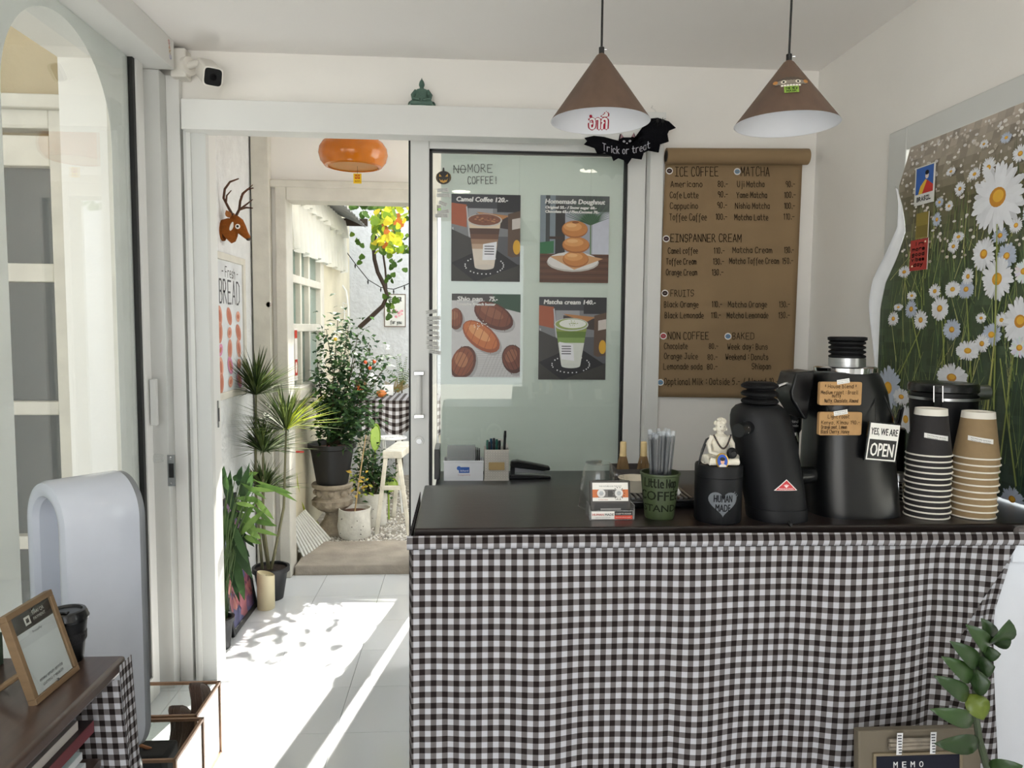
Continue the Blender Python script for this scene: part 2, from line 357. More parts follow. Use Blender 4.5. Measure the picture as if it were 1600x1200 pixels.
MB().box(SX1, SX2, 3.069, 3.075, .12, ST).build('pane', GLASS, d2, smooth=False)
MB().box(-.092, SX2-.012, 3.0762, 3.0768, .12, ST-.012).build('frosted_film', FILM, d2, smooth=False)
CHROME = mat('polished_chrome', '#d9dadb', .12, 1, var=.02); STEELM = mat('brushed_steel', '#a9aaab', .3, 1, var=.08, scale=30, stretch=(1, 1, 12))
h0, h1 = AY(655, 583, 3.03), AY(655, 650, 3.03)
hb = MB().cyl(h1, h0, .011, n=16).build('handle', ALU, d2)
for hz in (h0.z, h1.z): MB().box(h0.x-.021, h0.x+.021, 3.012, 3.046, hz-.008, hz+.008).build('handle_clamp', CHROME, hb, bevel=.003)
lk = AY(655, 689, 3.045)
MB().cyl(lk+V(0, .01, 0), lk+V(0, -.006, 0), .021, .019, 24).build('lock_rose', ALU, d2)
MB().cyl(lk+V(0, 0, 0), lk+V(0, -.010, 0), .012, .011, 20).build('lock_cylinder', STEELM, d2)
# ---- left glazed sliding door
tr2 = sroot('trim_2', (-1.2, 1.5, 2.4))
MB().box(-1.33, -1.078, -.2, 2.925, 2.385, 2.489).build('head_cover', ALU, tr2, bevel=.002)
m = MB(); P_ = Plane2((-1.0778, 2.80, 2.39), (0, 1, 0), (0, 0, 1))
for k, (t, c) in enumerate((('S', '#c24a4a'), ('A', '#d98a4a'), ('K', '#c9a04a'), ('U', '#6a6ac2'))): hand(m, t, P_, .07+.004*k, .07-.016*k, .014, .014, col=c, pen=.002)
m.build('faded_sticker', PRINTM, tr2, smooth=False)
d1 = sroot('door_1', (-1.19, 2, 0))
MB().box(-1.21, -1.17, 2.815, 2.872, .01, 2.44).build('stile', ALU, d1, bevel=.002)
MB().box(-1.21, -1.17, .35, .42, .01, 2.44).build('stile', ALU, d1, bevel=.002)
MB().box(-1.21, -1.17, .42, 2.815, 2.415, 2.475).build('top_rail', ALU, d1, bevel=.002)
MB().box(-1.21, -1.17, .42, 2.815, .01, .1).build('bottom_rail', ALU, d1, bevel=.002)
m = MB(); m.box(-1.2, -1.176, 2.797, 2.815, .1, 2.415); m.box(-1.2, -1.176, .42, 2.8, 2.403, 2.415); m.build('gasket', BLACKR, d1, smooth=False)
MB().box(-1.193, -1.187, .42, 2.8, .1, 2.405).build('pane', GLASS, d1, smooth=False)
m = MB(); yc, ra, zs = 2.355, .305, 2.045
def filmq(a, b, z0, z1): m.box(-1.1942, -1.1936, a, b, z0, z1)
filmq(.42, yc-ra, .1, 2.405); filmq(yc+ra, 2.8, .1, 2.405)
NA = 26
for k in range(NA):
    a0, a1 = pi*k/NA, pi*(k+1)/NA
    y0_, y1_ = yc-ra*cos(a0), yc-ra*cos(a1); z0_, z1_ = zs+ra*sin(a0), zs+ra*sin(a1)
    m.prism([(-1.1942, y0_, z0_), (-1.1942, y1_, z1_), (-1.1942, y1_, 2.405), (-1.1942, y0_, 2.405)], (.0006, 0, 0))
m.build('arched_film', FILMW, d1, smooth=False)
hh0, hh1 = AX(236, 592, -1.165), AX(240, 664, -1.165)
MB().box(-1.168, -1.145, hh0.y-.012, hh0.y+.012, hh1.z, hh0.z).build('pull_handle', ALU2, d1, bevel=.004)
kb = AX(246, 716, -1.16)
MB().cyl((-1.17, kb.y, kb.z), (-1.14, kb.y, kb.z), .018, .014, 18).build('thumb_turn', GLASSB, d1)
MB().box(-1.2, -1.135, 2.925, 3.0, 0, 2.385).build('jamb', ALU2, d1, bevel=.002)
MB().box(-1.135, -1.085, 2.985, 3.018, 0, 2.385).build('jamb', ALU, d1, bevel=.002)
MB().box(-1.29, -1.235, 2.84, 2.93, 0, 2.4).build('outer_stile', OLDWOOD, d1, bevel=.002)
s0 = AY(268, 735, 2.924)
MB().box(s0.x-.014, s0.x+.014, 2.921, 2.925, s0.z-.061, s0.z+.061).build('strike_plate', MATS['steel_plate'], d1)
MB().box(s0.x-.009, s0.x+.010, 2.9195, 2.9215, s0.z-.028, s0.z+.028).build('strike_hole', BLACKR, d1)
for dz in (-.05, .045, .053): MB().cyl((s0.x, 2.9215, s0.z+dz), (s0.x, 2.918, s0.z+dz), .003, n=8).build('screw', CHROME, d1)
# ---- what stands outside the left door: the neighbouring facade
YO = 3.45
m = MB(); m.box(-4, -1.27, YO+.06, YO+.25, -.12, 3.6); m.box(-1.60, -1.27, 3.2, YO+.06, -.12, 3.6)
struct(m.build('wall_outer', BEIGE, org=(-2, YO, 0), smooth=False))
struct(MB().box(-3.6, -1.52, .6, 3.7, 2.86, 2.95).build('ceiling_alley_blocker', CEIL, org=(-2.5, 2, 2.86), smooth=False))  # roof added over the alley to dim the daylight outside the glass
struct(MB().box(-3.4, -3.2, -.2, 3.5, -.12, 2.86).build('wall_alley_blocker', STUCCO, org=(-3.3, 1.5, 0), smooth=False))  # wall added to close the alley side and cut its sky light
w1 = sroot('window_1', (-2.0, YO, .2))
for (a, b, c, d, n_) in ((-1.80, -1.71, -.12, 2.36, 'frame'), (-2.32, -2.22, -.12, 2.36, 'frame'), (-2.22, -1.80, 2.28, 2.36, 'frame'), (-2.22, -1.80, 2.12, 2.25, 'transom'), (-2.22, -1.80, 1.62, 1.70, 'glazing_bar'), (-2.22, -1.80, 1.03, 1.09, 'glazing_bar'), (-2.22, -1.80, .42, .48, 'glazing_bar'), (-2.22, -1.80, -.12, .1, 'frame')):
    MB().box(a, b, YO-.03, YO+.06, c, d).build(n_, OLDWOOD, w1, bevel=.004)
for z0_, z1_ in ((.1, .42), (.48, 1.03), (1.09, 1.62), (1.70, 2.12)): MB().box(-2.22, -1.80, YO+.02, YO+.03, z0_, z1_).build('pane', DARKGLASS, w1, smooth=False)
cv = MB().box(-2.45, -1.66, YO-.06, YO+.06, 2.36, 2.42); cv.build('cornice', OLDWOOD, w1, bevel=.006)
d4 = sroot('door_4', (-1.6, YO, 0))
MB().box(-1.69, -1.54, YO, YO+.06, -.12, 2.2).build('leaf', BEIGE if False else mat('cream_paint', '#d8d0bb', .55, var=.05, bump=.05), d4, bevel=.003)
for z0_, z1_ in ((.1, .9), (1.0, 2.05)): MB().box(-1.655, -1.585, YO-.008, YO+.002, z0_, z1_).build('panel', MATS['cream_paint'], d4, bevel=.006)
MB().box(-1.54, -1.48, YO-.04, YO+.06, -.12, 2.3).build('frame', OLDWOOD, d4, bevel=.004)
cb = [AY(90, 20, 3.42), AY(88, 60, 3.42), AY(100, 95, 3.42), AY(125, 125, 3.42), AY(165, 140, 3.42)]
o = MB().tube([cb[0]]+[cb[i].lerp(cb[i+1], t) for i in range(4) for t in (.33, .66, 1)], .009, 8)
o.tube([AY(132, 95, 3.42), AY(130, 108, 3.42), AY(112, 118, 3.42), AY(108, 135, 3.42), AY(120, 145, 3.42), AY(140, 138, 3.42), AY(165, 132, 3.42)], .006, 8)
tag(o.build('cable', mat('grey_cable', '#b6b2a8', .6)), 'grey cable looping down the beige plaster outside the arched glass', 'cable')
jb = AY(127, 82, 3.45); tag(MB().box(jb.x-.03, jb.x+.05, 3.44, 3.512, jb.z-.05, jb.z+.12).build('junction_box', mat('grey_plastic', '#a3a19b', .5), bevel=.006), 'grey electrical box on the beige wall outside the left glass door', 'box')
# ---- right window behind the daisy print
w3 = sroot('window_3', (RX, 1.7, .9))
for a, b, c, d, n_ in ((2.35, 2.45, .86, 2.095, 'frame'), (.84, .92, .86, 2.095, 'frame'), (.92, 2.35, 2.02, 2.095, 'frame'), (.92, 2.35, .86, .92, 'frame')): MB().box(RX-.022, RX+.05, a, b, c, d).build(n_, ALU2, w3, bevel=.003)
m = MB(); m.box(RX+.02, RX+.04, 2.335, 2.35, .92, 2.02); m.box(RX+.02, RX+.04, .92, 2.35, 2.006, 2.02); m.build('gasket', BLACKR, w3, smooth=False)
MB().box(RX+.028, RX+.034, .92, 2.35, .92, 2.02).build('pane', GLASS, w3, smooth=False)
# ---- vestibule behind the sliding door
m = MB(); m.box(-1.27, -1.165, 3.13, 4.25, 0, 2.53)
struct(m.build('wall_vestibule_left', STUCCO, org=(-1.2, 3.7, 0), smooth=False))
m = MB(); m.box(-1.27, -.985, 4.25, 4.36, 0, 2.53); m.box(-.24, 1.75, 4.25, 4.36, 2.12, 2.53); m.box(-.985, -.24, 4.25, 4.36, 2.14, 2.53)
m.box(-.24, -.15, 4.25, 4.36, 0, 2.12); m.box(-.09, 1.75, 4.25, 4.36, 0, 2.12)
struct(m.build('wall_far', WALL, org=(0, 4.3, 0), smooth=False))
struct(MB().box(1.6, 1.75, 3.13, 4.25, 0, 1.0).build('wall_vestibule_right', WALL, org=(1.7, 3.7, 0), smooth=False))
MB_ = MB().box(-1.155, -1.06, 4.19, 4.25, 0, 2.53); struct(MB_.build('trim_3', OLDWOOD, org=(-1.1, 4.2, 0), bevel=.004))
d3 = sroot('door_3', (-.6, 4.25, 0))
for a, b, c, d in ((-1.035, -.975, 0, 2.20), (-.25, -.15, 0, 2.20)): MB().box(a, b, 4.215, 4.37, c, d).build('frame', OLDWOOD, d3, bevel=.005)
MB().box(-.975, -.25, 4.215, 4.37, 2.125, 2.20).build('frame', OLDWOOD, d3, bevel=.005)
m = MB(); m.box(-1.06, -.22, 4.205, 4.25, 2.195, 2.235); m.build('frame_moulding', OLDWOOD, d3, bevel=.006)
pb = AY(421, 476, 4.21); MB().cyl(pb, pb+V(0, -.02, 0), .014, n=14).build('door_stop', mat('pinkish_plastic', '#d9cdca', .4), d3)
m = MB(); m.tube([(-1.0, 4.195, 2.43), (-1.04, 4.19, 2.44), (-1.1, 4.15, 2.45)], .008)
# ---- garden walls and ground
ga = sroot('ground_garden', (0, 5.5, .04))
MB().box(-1.2, 1.3, 4.74, 7.0, -.12, .035).build('gravel_bed', mat('grey_sand', '#9d978c', .95, var=.25, scale=18, bump=.6), ga, smooth=False)
MB().box(-.965, .6, 4.266, 4.76, -.12, .055).build('concrete_slab', CONC, ga, bevel=.008)
m = MB(); m.box(-1.2, -1.05, 4.36, 7.1, -.12, .98); m.box(-1.2, -1.05, 4.36, 4.5, .98, 3.0); m.box(-1.2, -1.05, 5.62, 7.1, .98, 3.0); m.box(-1.2, -1.05, 4.5, 5.62, 2.1, 3.0)
struct(m.build('wall_garden_left', mat('sun_stained_plaster', '#d6cfb8', .9, var=.12, scale=3, bump=.3, bscale=30), org=(-1.1, 5.5, 0), smooth=False))
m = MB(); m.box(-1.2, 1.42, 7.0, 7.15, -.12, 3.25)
struct(m.build('wall_garden_back', mat('shaded_stucco', '#c3c7cc', .9, var=.07, scale=14, bump=.9, bscale=35), org=(0, 7, 0), smooth=False))  # stucco copy made darker and bluer; the wall's shade put into its colour
struct(MB().box(1.3, 1.42, 4.36, 7.0, -.12, 3.2).build('wall_garden_right', STUCCO, org=(1.3, 5.6, 0), smooth=False))  # unseen side wall, raised and moved in to cut skylight in the garden
w2 = sroot('window_2', (-1.05, 5.0, 1.0))
for a, b, c, d, n_ in ((4.5, 4.6, .98, 2.1, 'frame'), (5.5, 5.62, .98, 2.1, 'frame'), (4.6, 5.5, .98, 1.06, 'sill'), (4.6, 5.5, 2.0, 2.1, 'frame'), (4.6, 5.5, 1.70, 1.75, 'glazing_bar'), (4.6, 5.5, 1.40, 1.45, 'glazing_bar')):
    MB().box(-1.10, -1.03 if n_ != 'sill' else -.99, a, b, c, d).build(n_, OLDWOOD, w2, bevel=.004)
for yb in (4.86, 5.12): MB().box(-1.095, -1.035, yb-.02, yb+.02, 1.06, 2.0).build('glazing_bar', OLDWOOD, w2, bevel=.004)
m = MB()
GT = mat('green_tinted_glass', '#5f7f78', .08, var=.2, scale=5, coat=.5)
for ya, yb in ((4.6, 4.84), (4.88, 5.10), (5.14, 5.5)):
    for za, zb in ((1.06, 1.40), (1.45, 1.70), (1.75, 2.0)): MB().box(-1.075, -1.068, ya, yb, za, zb).build('pane', GT, w2, smooth=False)
# ---- ceiling downlights (seen mirrored in the frosted door)
LAMP = mat('lit_diffuser', '#fff6e6', .5, emit=9)
for k, (x, y) in enumerate(((-.02, .28), (.84, 1.16))):
    t = thing('downlight', (x, y, ROOM_T-.006), 'round recessed ceiling downlight mirrored in the frosted sliding door, %s' % ('left one' if k == 0 else 'right one'), 'ceiling light', 'ceiling downlights')
    MB().lathe([(.072, 0), (.084, 0), (.084, .006), (.072, .006)], (x, y, ROOM_T-.006), 24, cap=False).build('ring', ALU, t)
    MB().lathe([(.0, -.001), (.070, -.001), (.071, .0), (.071, .005)], (x, y, ROOM_T-.006), 28).build('diffuser', LAMP, t)
# ================================================================ vestibule
ORANGE = mat('orange_glass', '#d8811a', .12, var=.05, transl=.35, coat=.6)
lc = AY(552, 240, 3.75)
t = thing('pendant_lamp', lc, 'glossy orange mushroom glass pendant lamp hanging beyond the doorway', 'lamp')
MB().lathe([(.122, -.066), (.138, -.062), (.158, -.038), (.167, -.004), (.163, .024), (.146, .05), (.12, .07), (.08, .083), (.012, .088)], lc, 40, cap=False).build('shade', ORANGE, t)
MB().lathe([(0, -.06), (.128, -.06), (.128, -.054), (0, -.054)], lc, 36, cap=False).build('diffuser', mat('pale_orange_glass', '#d9a35c', .35, transl=.4), t)
MB().cyl(lc+V(0, 0, .085), V(lc.x, lc.y, 2.53), .005, n=8).build('cord', BLACKR, t)
MB().lathe([(.05, 0), (.045, -.02), (.01, -.025)], (lc.x, lc.y, 2.53), 20).build('ceiling_rose', ALU, t)
tg = AY(558.5, 279, 3.75)
a = Art(Plane2(tg+V(-.0195, -.001, -.024), (1, 0, 0), (0, 0, 1)))
a.rect(0, 0, .039, .048, '#e8c22e'); a.rect(.006, .022, .033, .042, '#b8352a'); a.hand('MM', .008, .024, .024, .016, col='#e8c22e', pen=.002); a.hand('mnn', .008, .006, .024, .012, col='#8a3020', pen=.0015)
t2 = thing('paper_tag', tg, 'small yellow and red paper charm dangling under the orange lamp', 'tag'); a.build('print', t2, PRINTM)
MB().box(tg.x-.0195, tg.x+.0195, tg.y-.0008, tg.y+.0008, tg.z-.024, tg.z+.024).build('paper', mat('yellow_paper', '#d8b52c', .8), t2, smooth=False)
MB().cyl((tg.x, tg.y, tg.z+.022), (tg.x, tg.y, lc.z-.056), .0008, n=5).build('thread', BLACKR, t2)
# deer head on the stucco wall
YD = 3.72
def D(px, py, dy=0): p = AY(px, py, YD); p.y += dy; return p
FUR = mat('brown_felt', '#8a4f22', .95, var=.15, scale=60, bump=.3, bscale=200, spec=.1); ANT = mat('dark_antler', '#4a2a14', .7, var=.2)
t = thing('deer_head', V(-1.165, YD, D(356, 375).z), 'brown felt stag head with antlers mounted on the stucco wall', 'deer head')
m = MB()
def ell(c, up, fw_, a, b, n=14): # ring across direction fw_
    x, y, _ = frame(fw_); return [V(c)+x*a*cos(2*pi*k/n)+y*b*sin(2*pi*k/n) for k in range(n)]
def deerloft(name, path):
    m = MB(); rings = []
    for i, (c, ra_, rb_) in enumerate(path):
        d = path[min(i+1, len(path)-1)][0]-path[max(i-1, 0)][0]; d.normalize(); s_ = V(0, 1, 0); u_ = d.cross(s_)
        rings.append([c + s_*ra_*cos(2*pi*k/18) + u_*rb_*sin(2*pi*k/18) for k in range(18)])
    m.loft(rings); m.build(name, FUR, t)
deerloft('neck', [(D(349, 364), .04, .062), (D(353, 361), .042, .066), (D(357, 357), .036, .056), (D(361, 352), .03, .044), (D(365, 347), .026, .03)])
deerloft('head', [(D(361, 341), .018, .018), (D(365, 344), .028, .030), (D(371, 350), .030, .034), (D(377, 358), .025, .027), (D(383, 366), .017, .018), (D(389, 373), .012, .011)])
MB().tube([V(-1.166, YD, D(349, 362).z), D(350, 362)], .045, 18).build('mount', FUR, t)
MB().ball(D(388, 373), .012, .012, .010).build('nose', mat('dark_brown', '#2c1a12', .5), t)
MB().ball(D(364, 356, -.022), .009, .014, .03, M=rotm('Y', 20)).build('throat_patch', mat('cream_felt', '#e9e4dc', .95, var=.05), t)
for s_ in (-1, 1):
    e = D(374, 355, s_*.027)
    w_ = MB().ball(e, .012, .007, .012).build('eye_patch', MATS['cream_felt'], t); MB().ball(e+V(.001, s_*.006, 0), .006, .004, .006).build('eye', BLACKR, w_)
    m = MB(); leafblade(m, D(362, 341, s_*.02), D(358, 331, s_*.045), .028, (0, -1, .2), '#a0673a', bend=.05, fold=.4); m.build('ear', PRINTM, t, solid=.004)
    m = MB(); o_ = s_*.015
    if s_ < 0:
        m.tube([D(365, 337, o_), D(359, 324, o_*2), D(354, 312, o_*3), D(356, 298, o_*3), D(364, 287, o_*3), D(376, 281, o_*2)], [.007, .0065, .006, .006, .005, .003], 8)
        m.tube([D(357, 318, o_*2.5), D(359, 308, o_*3), D(366, 300, o_*3)], [.005, .004, .002], 7)
    else:
        m.tube([D(367, 337, o_), D(371, 326, o_*2), D(371, 312, o_*3), D(375, 300, o_*3), D(383, 293, o_*3), D(392, 291, o_*3)], [.007, .0065, .006, .006, .005, .003], 8)
        m.tube([D(372, 326, o_*2), D(380, 322, o_*3), D(391, 323, o_*3)], [.005, .005, .003], 7); m.tube([D(374, 324, o_*2), D(382, 316, o_*3), D(391, 309, o_*3)], [.005, .004, .002], 7)
        m.tube([D(372, 306, o_*3), D(378, 296, o_*3.5), D(391, 286, o_*3)], [.005, .004, .002], 7)
    m.build('antler', ANT, t)
# bread poster on the vestibule wall
p1_ = AX(382, 405, -1.15); p2_ = AX(384, 614, -1.15); YL = 3.36
t = thing('bread_poster', V(-1.163, 3.6, p2_.z), 'framed bakery poster of pink breads on the vestibule wall', 'poster')
zt, zb, yr = p1_.z, p2_.z, p1_.y
for a_, b_, c_, d_ in ((yr-.035, yr, zb, zt), (YL, YL+.035, zb, zt), (YL+.035, yr-.035, zt-.035, zt), (YL+.035, yr-.035, zb, zb+.035)): MB().box(-1.164, -1.145, a_, b_, c_, d_).build('frame', OLDWOOD, t, bevel=.003)
MB().box(-1.163, -1.155, YL+.03, yr-.03, zb+.03, zt-.03).build('sheet', mat('marbled_paper', '#d6d8da', .8, var=.1, scale=8), t, smooth=False)
PW = yr-YL
a = Art(Plane2((-1.1545, YL, zb), (0, 1, 0), (0, 0, 1)))
a.hand('- Fresh -', PW*.46, (zt-zb)*.84, PW*.38, .05, col='#55514e', pen=.004); a.hand('BREAD', PW*.40, (zt-zb)*.66, PW*.47, .11, col='#77777a', pen=.010, jit=.1)
bc = ('#c98d78', '#cf9886', '#c2836f', '#d5a08c', '#d08ba8')
for r_ in range(5):
    for c_ in range(4):
        u = PW*(.18+.215*c_); v_ = (zt-zb)*(.57-.115*r_); k = (r_*4+c_)
        a.ell(u, v_, .035, .05 if k % 3 else .028, bc[k % 5], rot=(k*1.7) % 1.2-.3); a.ell(u, v_, .018, .03 if k % 3 else .012, '#b87561', rot=(k*1.7) % 1.2-.3)
a.build('print', t, PRINTM)
# painting leaning on the wall
t = thing('painting', V(-1.07, 3.58, 0), 'abstract purple and blue painting in black frame leaning on the floor', 'painting')
T = Matrix.Translation((-1.045, 0, .004)) @ Matrix.Rotation(radians(-9.5), 4, 'Y')
m = MB(T)
for a_, b_, c_, d_ in ((3.40, 3.425, 0, .6), (3.765, 3.79, 0, .6), (3.425, 3.765, 0, .025), (3.425, 3.765, .575, .6)): MB(T).box(-.02, 0, a_, b_, c_, d_).build('frame', mat('black_frame', '#15161a', .4), t, bevel=.002)
MB(T).box(-.018, -.008, 3.42, 3.77, .02, .58).build('backing', MATS['black_frame'], t, smooth=False)
class TP:
    def p(s, u, v, h=0): return T @ V(-.0075+h, 3.425+u, .025+v)
a = Art(TP()); rd = random.Random(3); a.rect(0, 0, .34, .55, '#4a4a6e')
for k in range(46):
    u, v_ = rd.uniform(.01, .33), rd.uniform(.01, .54); c_ = rd.choice(['#39395c', '#5a5f8c', '#7a5a7e', '#b06a78', '#2c2f4c', '#8a90b0', '#46507c']) if v_ > .2 else rd.choice(['#8f5560', '#7a4658', '#5f4460', '#9c6664'])
    n = 7; P_ = [(min(.34, max(0, u+rd.uniform(.03, .07)*cos(2*pi*i/n))), min(.55, max(0, v_+rd.uniform(.02, .06)*sin(2*pi*i/n)))) for i in range(n)]; a.poly(P_, c_)
for k in range(9):
    u, v_ = rd.uniform(.03, .3), rd.uniform(.05, .4); pts = [(u, v_)]
    for i in range(5): pts.append((min(.33, max(.01, pts[-1][0]+rd.uniform(-.03, .04))), min(.54, pts[-1][1]+rd.uniform(.01, .05))))
    for (x0, y0), (x1, y1) in zip(pts, pts[1:]): a.line(x0, y0, x1, y1, .005, rd.choice(['#a04a58', '#b07068', '#16182c']))
a.build('canvas_print', t)
# leafy plant beside the painting
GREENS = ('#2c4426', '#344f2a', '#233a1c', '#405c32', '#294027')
def pot(mb, c, rt_, rb_, h, lip=.008): mb.lathe([(rb_, 0), (rt_*.97, h*.86), (rt_+lip, h*.86), (rt_+lip, h), (rt_-.004, h), (rt_-.006, h*.86), (rb_-.006, .012), (0, .012)], c, 28)
BLKPOT = mat('black_plastic_pot', '#1b1c1f', .45, var=.1); SOIL = mat('dark_soil', '#33261e', .95, var=.4, scale=60, bump=.8, bscale=120)
pc = V(-1.085, 3.30, 0)
t = thing('leafy_pot_plant', pc, 'pot plant with broad drooping green leaves beside the door jamb', 'plant')
m = MB(); pot(m, pc, .062, .05, .14); m.build('pot', BLKPOT, t); MB().lathe([(0, .12), (.058, .122)], pc, 18, cap=False).build('soil', SOIL, t)
lv = [(355, 760, 350, 728, .06), (368, 800, 360, 735, .07), (380, 790, 384, 735, .06), (385, 780, 395, 738, .05), (372, 760, 378, 728, .05), (380, 755, 400, 750, .05), (375, 765, 430, 768, .04), (400, 758, 457, 772, .045), (395, 775, 428, 812, .045), (390, 812, 433, 822, .045), (378, 820, 408, 842, .05), (365, 850, 382, 938, .07), (357, 820, 395, 905, .065), (375, 835, 408, 850, .05), (362, 835, 390, 870, .06), (368, 790, 352, 840, .06), (372, 840, 415, 795, .05), (360, 790, 398, 800, .05), (356, 860, 372, 900, .05), (368, 778, 410, 784, .045), (352, 785, 358, 850, .06), (362, 812, 388, 880, .06), (375, 800, 400, 828, .06)]
sm = MB(); rd = random.Random(5)
lv = lv+[(a_+rd.uniform(-6, 6), b_+rd.uniform(-14, 14), c_+rd.uniform(-14, 8), d_+rd.uniform(-16, 16), e_*.8) for a_, b_, c_, d_, e_ in lv]
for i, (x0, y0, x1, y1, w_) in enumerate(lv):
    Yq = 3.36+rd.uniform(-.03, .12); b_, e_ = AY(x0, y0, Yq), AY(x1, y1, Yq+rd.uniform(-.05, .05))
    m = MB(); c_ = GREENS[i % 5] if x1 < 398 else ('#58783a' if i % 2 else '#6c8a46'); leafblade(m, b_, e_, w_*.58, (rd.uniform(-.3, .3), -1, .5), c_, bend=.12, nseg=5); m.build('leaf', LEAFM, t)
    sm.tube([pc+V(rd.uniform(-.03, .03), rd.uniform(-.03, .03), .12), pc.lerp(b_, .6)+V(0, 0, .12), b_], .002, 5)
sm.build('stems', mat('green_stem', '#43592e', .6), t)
# umbrella plant with pompom heads
pc = AZ(424, 934, 0)
t = thing('umbrella_plant', pc, 'tall umbrella plant with spiky round leaf heads in a black pot', 'plant')
m = MB(); pot(m, pc, .088, .062, .17); m.build('pot', BLKPOT, t); MB().lathe([(0, .155), (.08, .157)], pc, 20, cap=False).build('soil', SOIL, t)
STEM = mat('brown_green_stem', '#6d6a4d', .7, var=.15); rd = random.Random(11)
heads = [((400, 617), (402, 883), .145, 1), ((447, 672), (425, 885), .15, 2), ((411, 707), (420, 885), .125, 3), ((412, 768), (418, 884), .11, 4)]
for (hx, hy), (bx, by), R_, k in heads:
    Yh = pc.y + (.0, -.06, -.03, .03)[k-1]; hp = AY(hx, hy, Yh); bp = pc + V((bx-424)*S(pc.y)*.6, 0, .155)
    mid = bp.lerp(hp, .45) + V(-.02 if k != 2 else .03, 0, 0)
    MB().tube([bp, bp.lerp(mid, .5)+V(0, 0, 0), mid, mid.lerp(hp, .55), hp], [.008, .0075, .007, .006, .005], 7).build('stem', STEM, t)
    m = MB()
    for j in range(190):
        th = rd.uniform(0, 2*pi); el = rd.uniform(.25, 1.4); L_ = R_*rd.uniform(1.3, 2.1)
        d = V(cos(th)*cos(el)*1.25, sin(th)*cos(el), sin(el)*.95); tip = hp + d*L_ - V(0, 0, .25*L_*cos(el))
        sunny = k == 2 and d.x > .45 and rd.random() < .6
        c_ = rd.choice(('#b9c23a', '#a8b83a')) if sunny else rd.choice(('#3c4d2a', '#4d5f33', '#2c3a22', '#67753f', '#56643a'))  # yellower blades paint the sunlit side of this head
        tip.x = max(tip.x, -1.155)
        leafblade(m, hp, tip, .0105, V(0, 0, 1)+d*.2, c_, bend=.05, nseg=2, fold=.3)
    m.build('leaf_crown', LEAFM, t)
# candle
pc = AZ(416, 950, 0)
t = thing('pillar_candle', pc, 'fat cream pillar candle with slanted top standing on the tiles', 'candle')
n = 28; r_ = .0435
m = MB(); rings = [[pc+V(q*cos(2*pi*k/n), q*sin(2*pi*k/n), z+(sl*cos(2*pi*k/n-.3) if z > .1 else 0)) for k in range(n)] for q, z, sl in ((r_*.97, 0, 0), (r_, .004, 0), (r_, .178, -.012), (r_*.93, .182, -.012), (r_*.8, .168, -.008), (.004, .155, 0))]
m.loft(rings).build('wax', mat('cream_wax', '#e3d8b4', .4, var=.04, transl=.2), t); MB().cyl(pc+V(0, 0, .15), pc+V(.002, 0, .172), .0012, n=6).build('wick', BLACKR, t)
# ================================================================ garden
GZ = .035
# gravel (uncountable)
rd = random.Random(21); m = MB()
base = [V(sin(1.1*k)*.9, cos(1.3*k)*.8, 0) for k in range(5)]
for k in range(5200):
    x = rd.uniform(-1.02, .45); y = 4.74+1.7*rd.random()**1.6; s_ = rd.uniform(.006, .013); a0 = rd.uniform(0, 6.28)
    if y < 4.86 and rd.random() < .35: continue
    P_ = [(x+s_*cos(a0+i*1.26)*rd.uniform(.8, 1.2), y+s_*sin(a0+i*1.26)*rd.uniform(.7, 1.1), GZ-.001) for i in range(5)]; top = (x, y, GZ+s_*rd.uniform(.6, .9))
    g_ = rd.uniform(.42, .8); c_ = (g_, g_*.98, g_*.93) if rd.random() < .82 else (g_*.4, g_*.38, g_*.34)
    m.add(P_+[top], [(i, (i+1) % 5, 5) for i in range(5)], c_)
g_ = m.build('gravel', PRINTM, org=(0, 5.2, GZ), smooth=False); tag(g_, 'loose pale gravel covering the garden ground', 'gravel', kind='stuff')
# stone urn and black pot with the rose bush
uc = AZ(515, 832, GZ); U = S(uc.y); uc.x += .022
STONE = mat('weathered_stone', '#a59b8c', .9, var=.22, scale=20, bump=.6, bscale=70)
t = thing('stone_urn', uc, 'weathered grey stone urn with lobed bowl under the black pot', 'urn')
hu = 80*U
MB().lathe([(28*U, 0), (28*U, 5*U), (24*U, 9*U), (14*U, 22*U), (11*U, 30*U), (13*U, 36*U)], uc, 28).build('foot', STONE, t)
m = MB(); n = 48
m.loft([[uc+V(cos(2*pi*k/n), sin(2*pi*k/n), 0)*r_*U*(1+lob*abs(cos(5.5*2*pi*k/n)))+V(0, 0, z*U) for k in range(n)] for r_, z, lob in ((12, 34, 0), (20, 38, .10), (27, 46, .16), (29, 54, .10), (24, 58, 0), (24, 70, 0), (31, 74, 0), (32, 78, 0), (30, 80, 0), (22, 78, 0))]); m.build('bowl', STONE, t)
for k in range(8): MB().ball(uc+V(cos(2*pi*k/8-1.5)*25*U, sin(2*pi*k/8-1.5)*25*U, 65*U), 5*U, n=10, m=7).build('boss', STONE, t)
bp = uc+V(0, 0, 79*U)
t = thing('rose_bush_pot', bp, 'rose bush in a large black plastic pot standing on the stone urn', 'plant')
m = MB(); m.lathe([(24*U, 0), (33*U, 54*U), (37*U, 56*U), (37*U, 63*U), (34*U, 63*U), (32*U, 54*U), (0, 52*U)], bp, 32); m.build('pot', BLKPOT, t)
MB().lathe([(0, 56*U), (33*U, 55*U)], bp, 20, cap=False).build('soil', mat('reddish_soil', '#5b3a2a', .95, var=.4, scale=50, bump=.8), t)
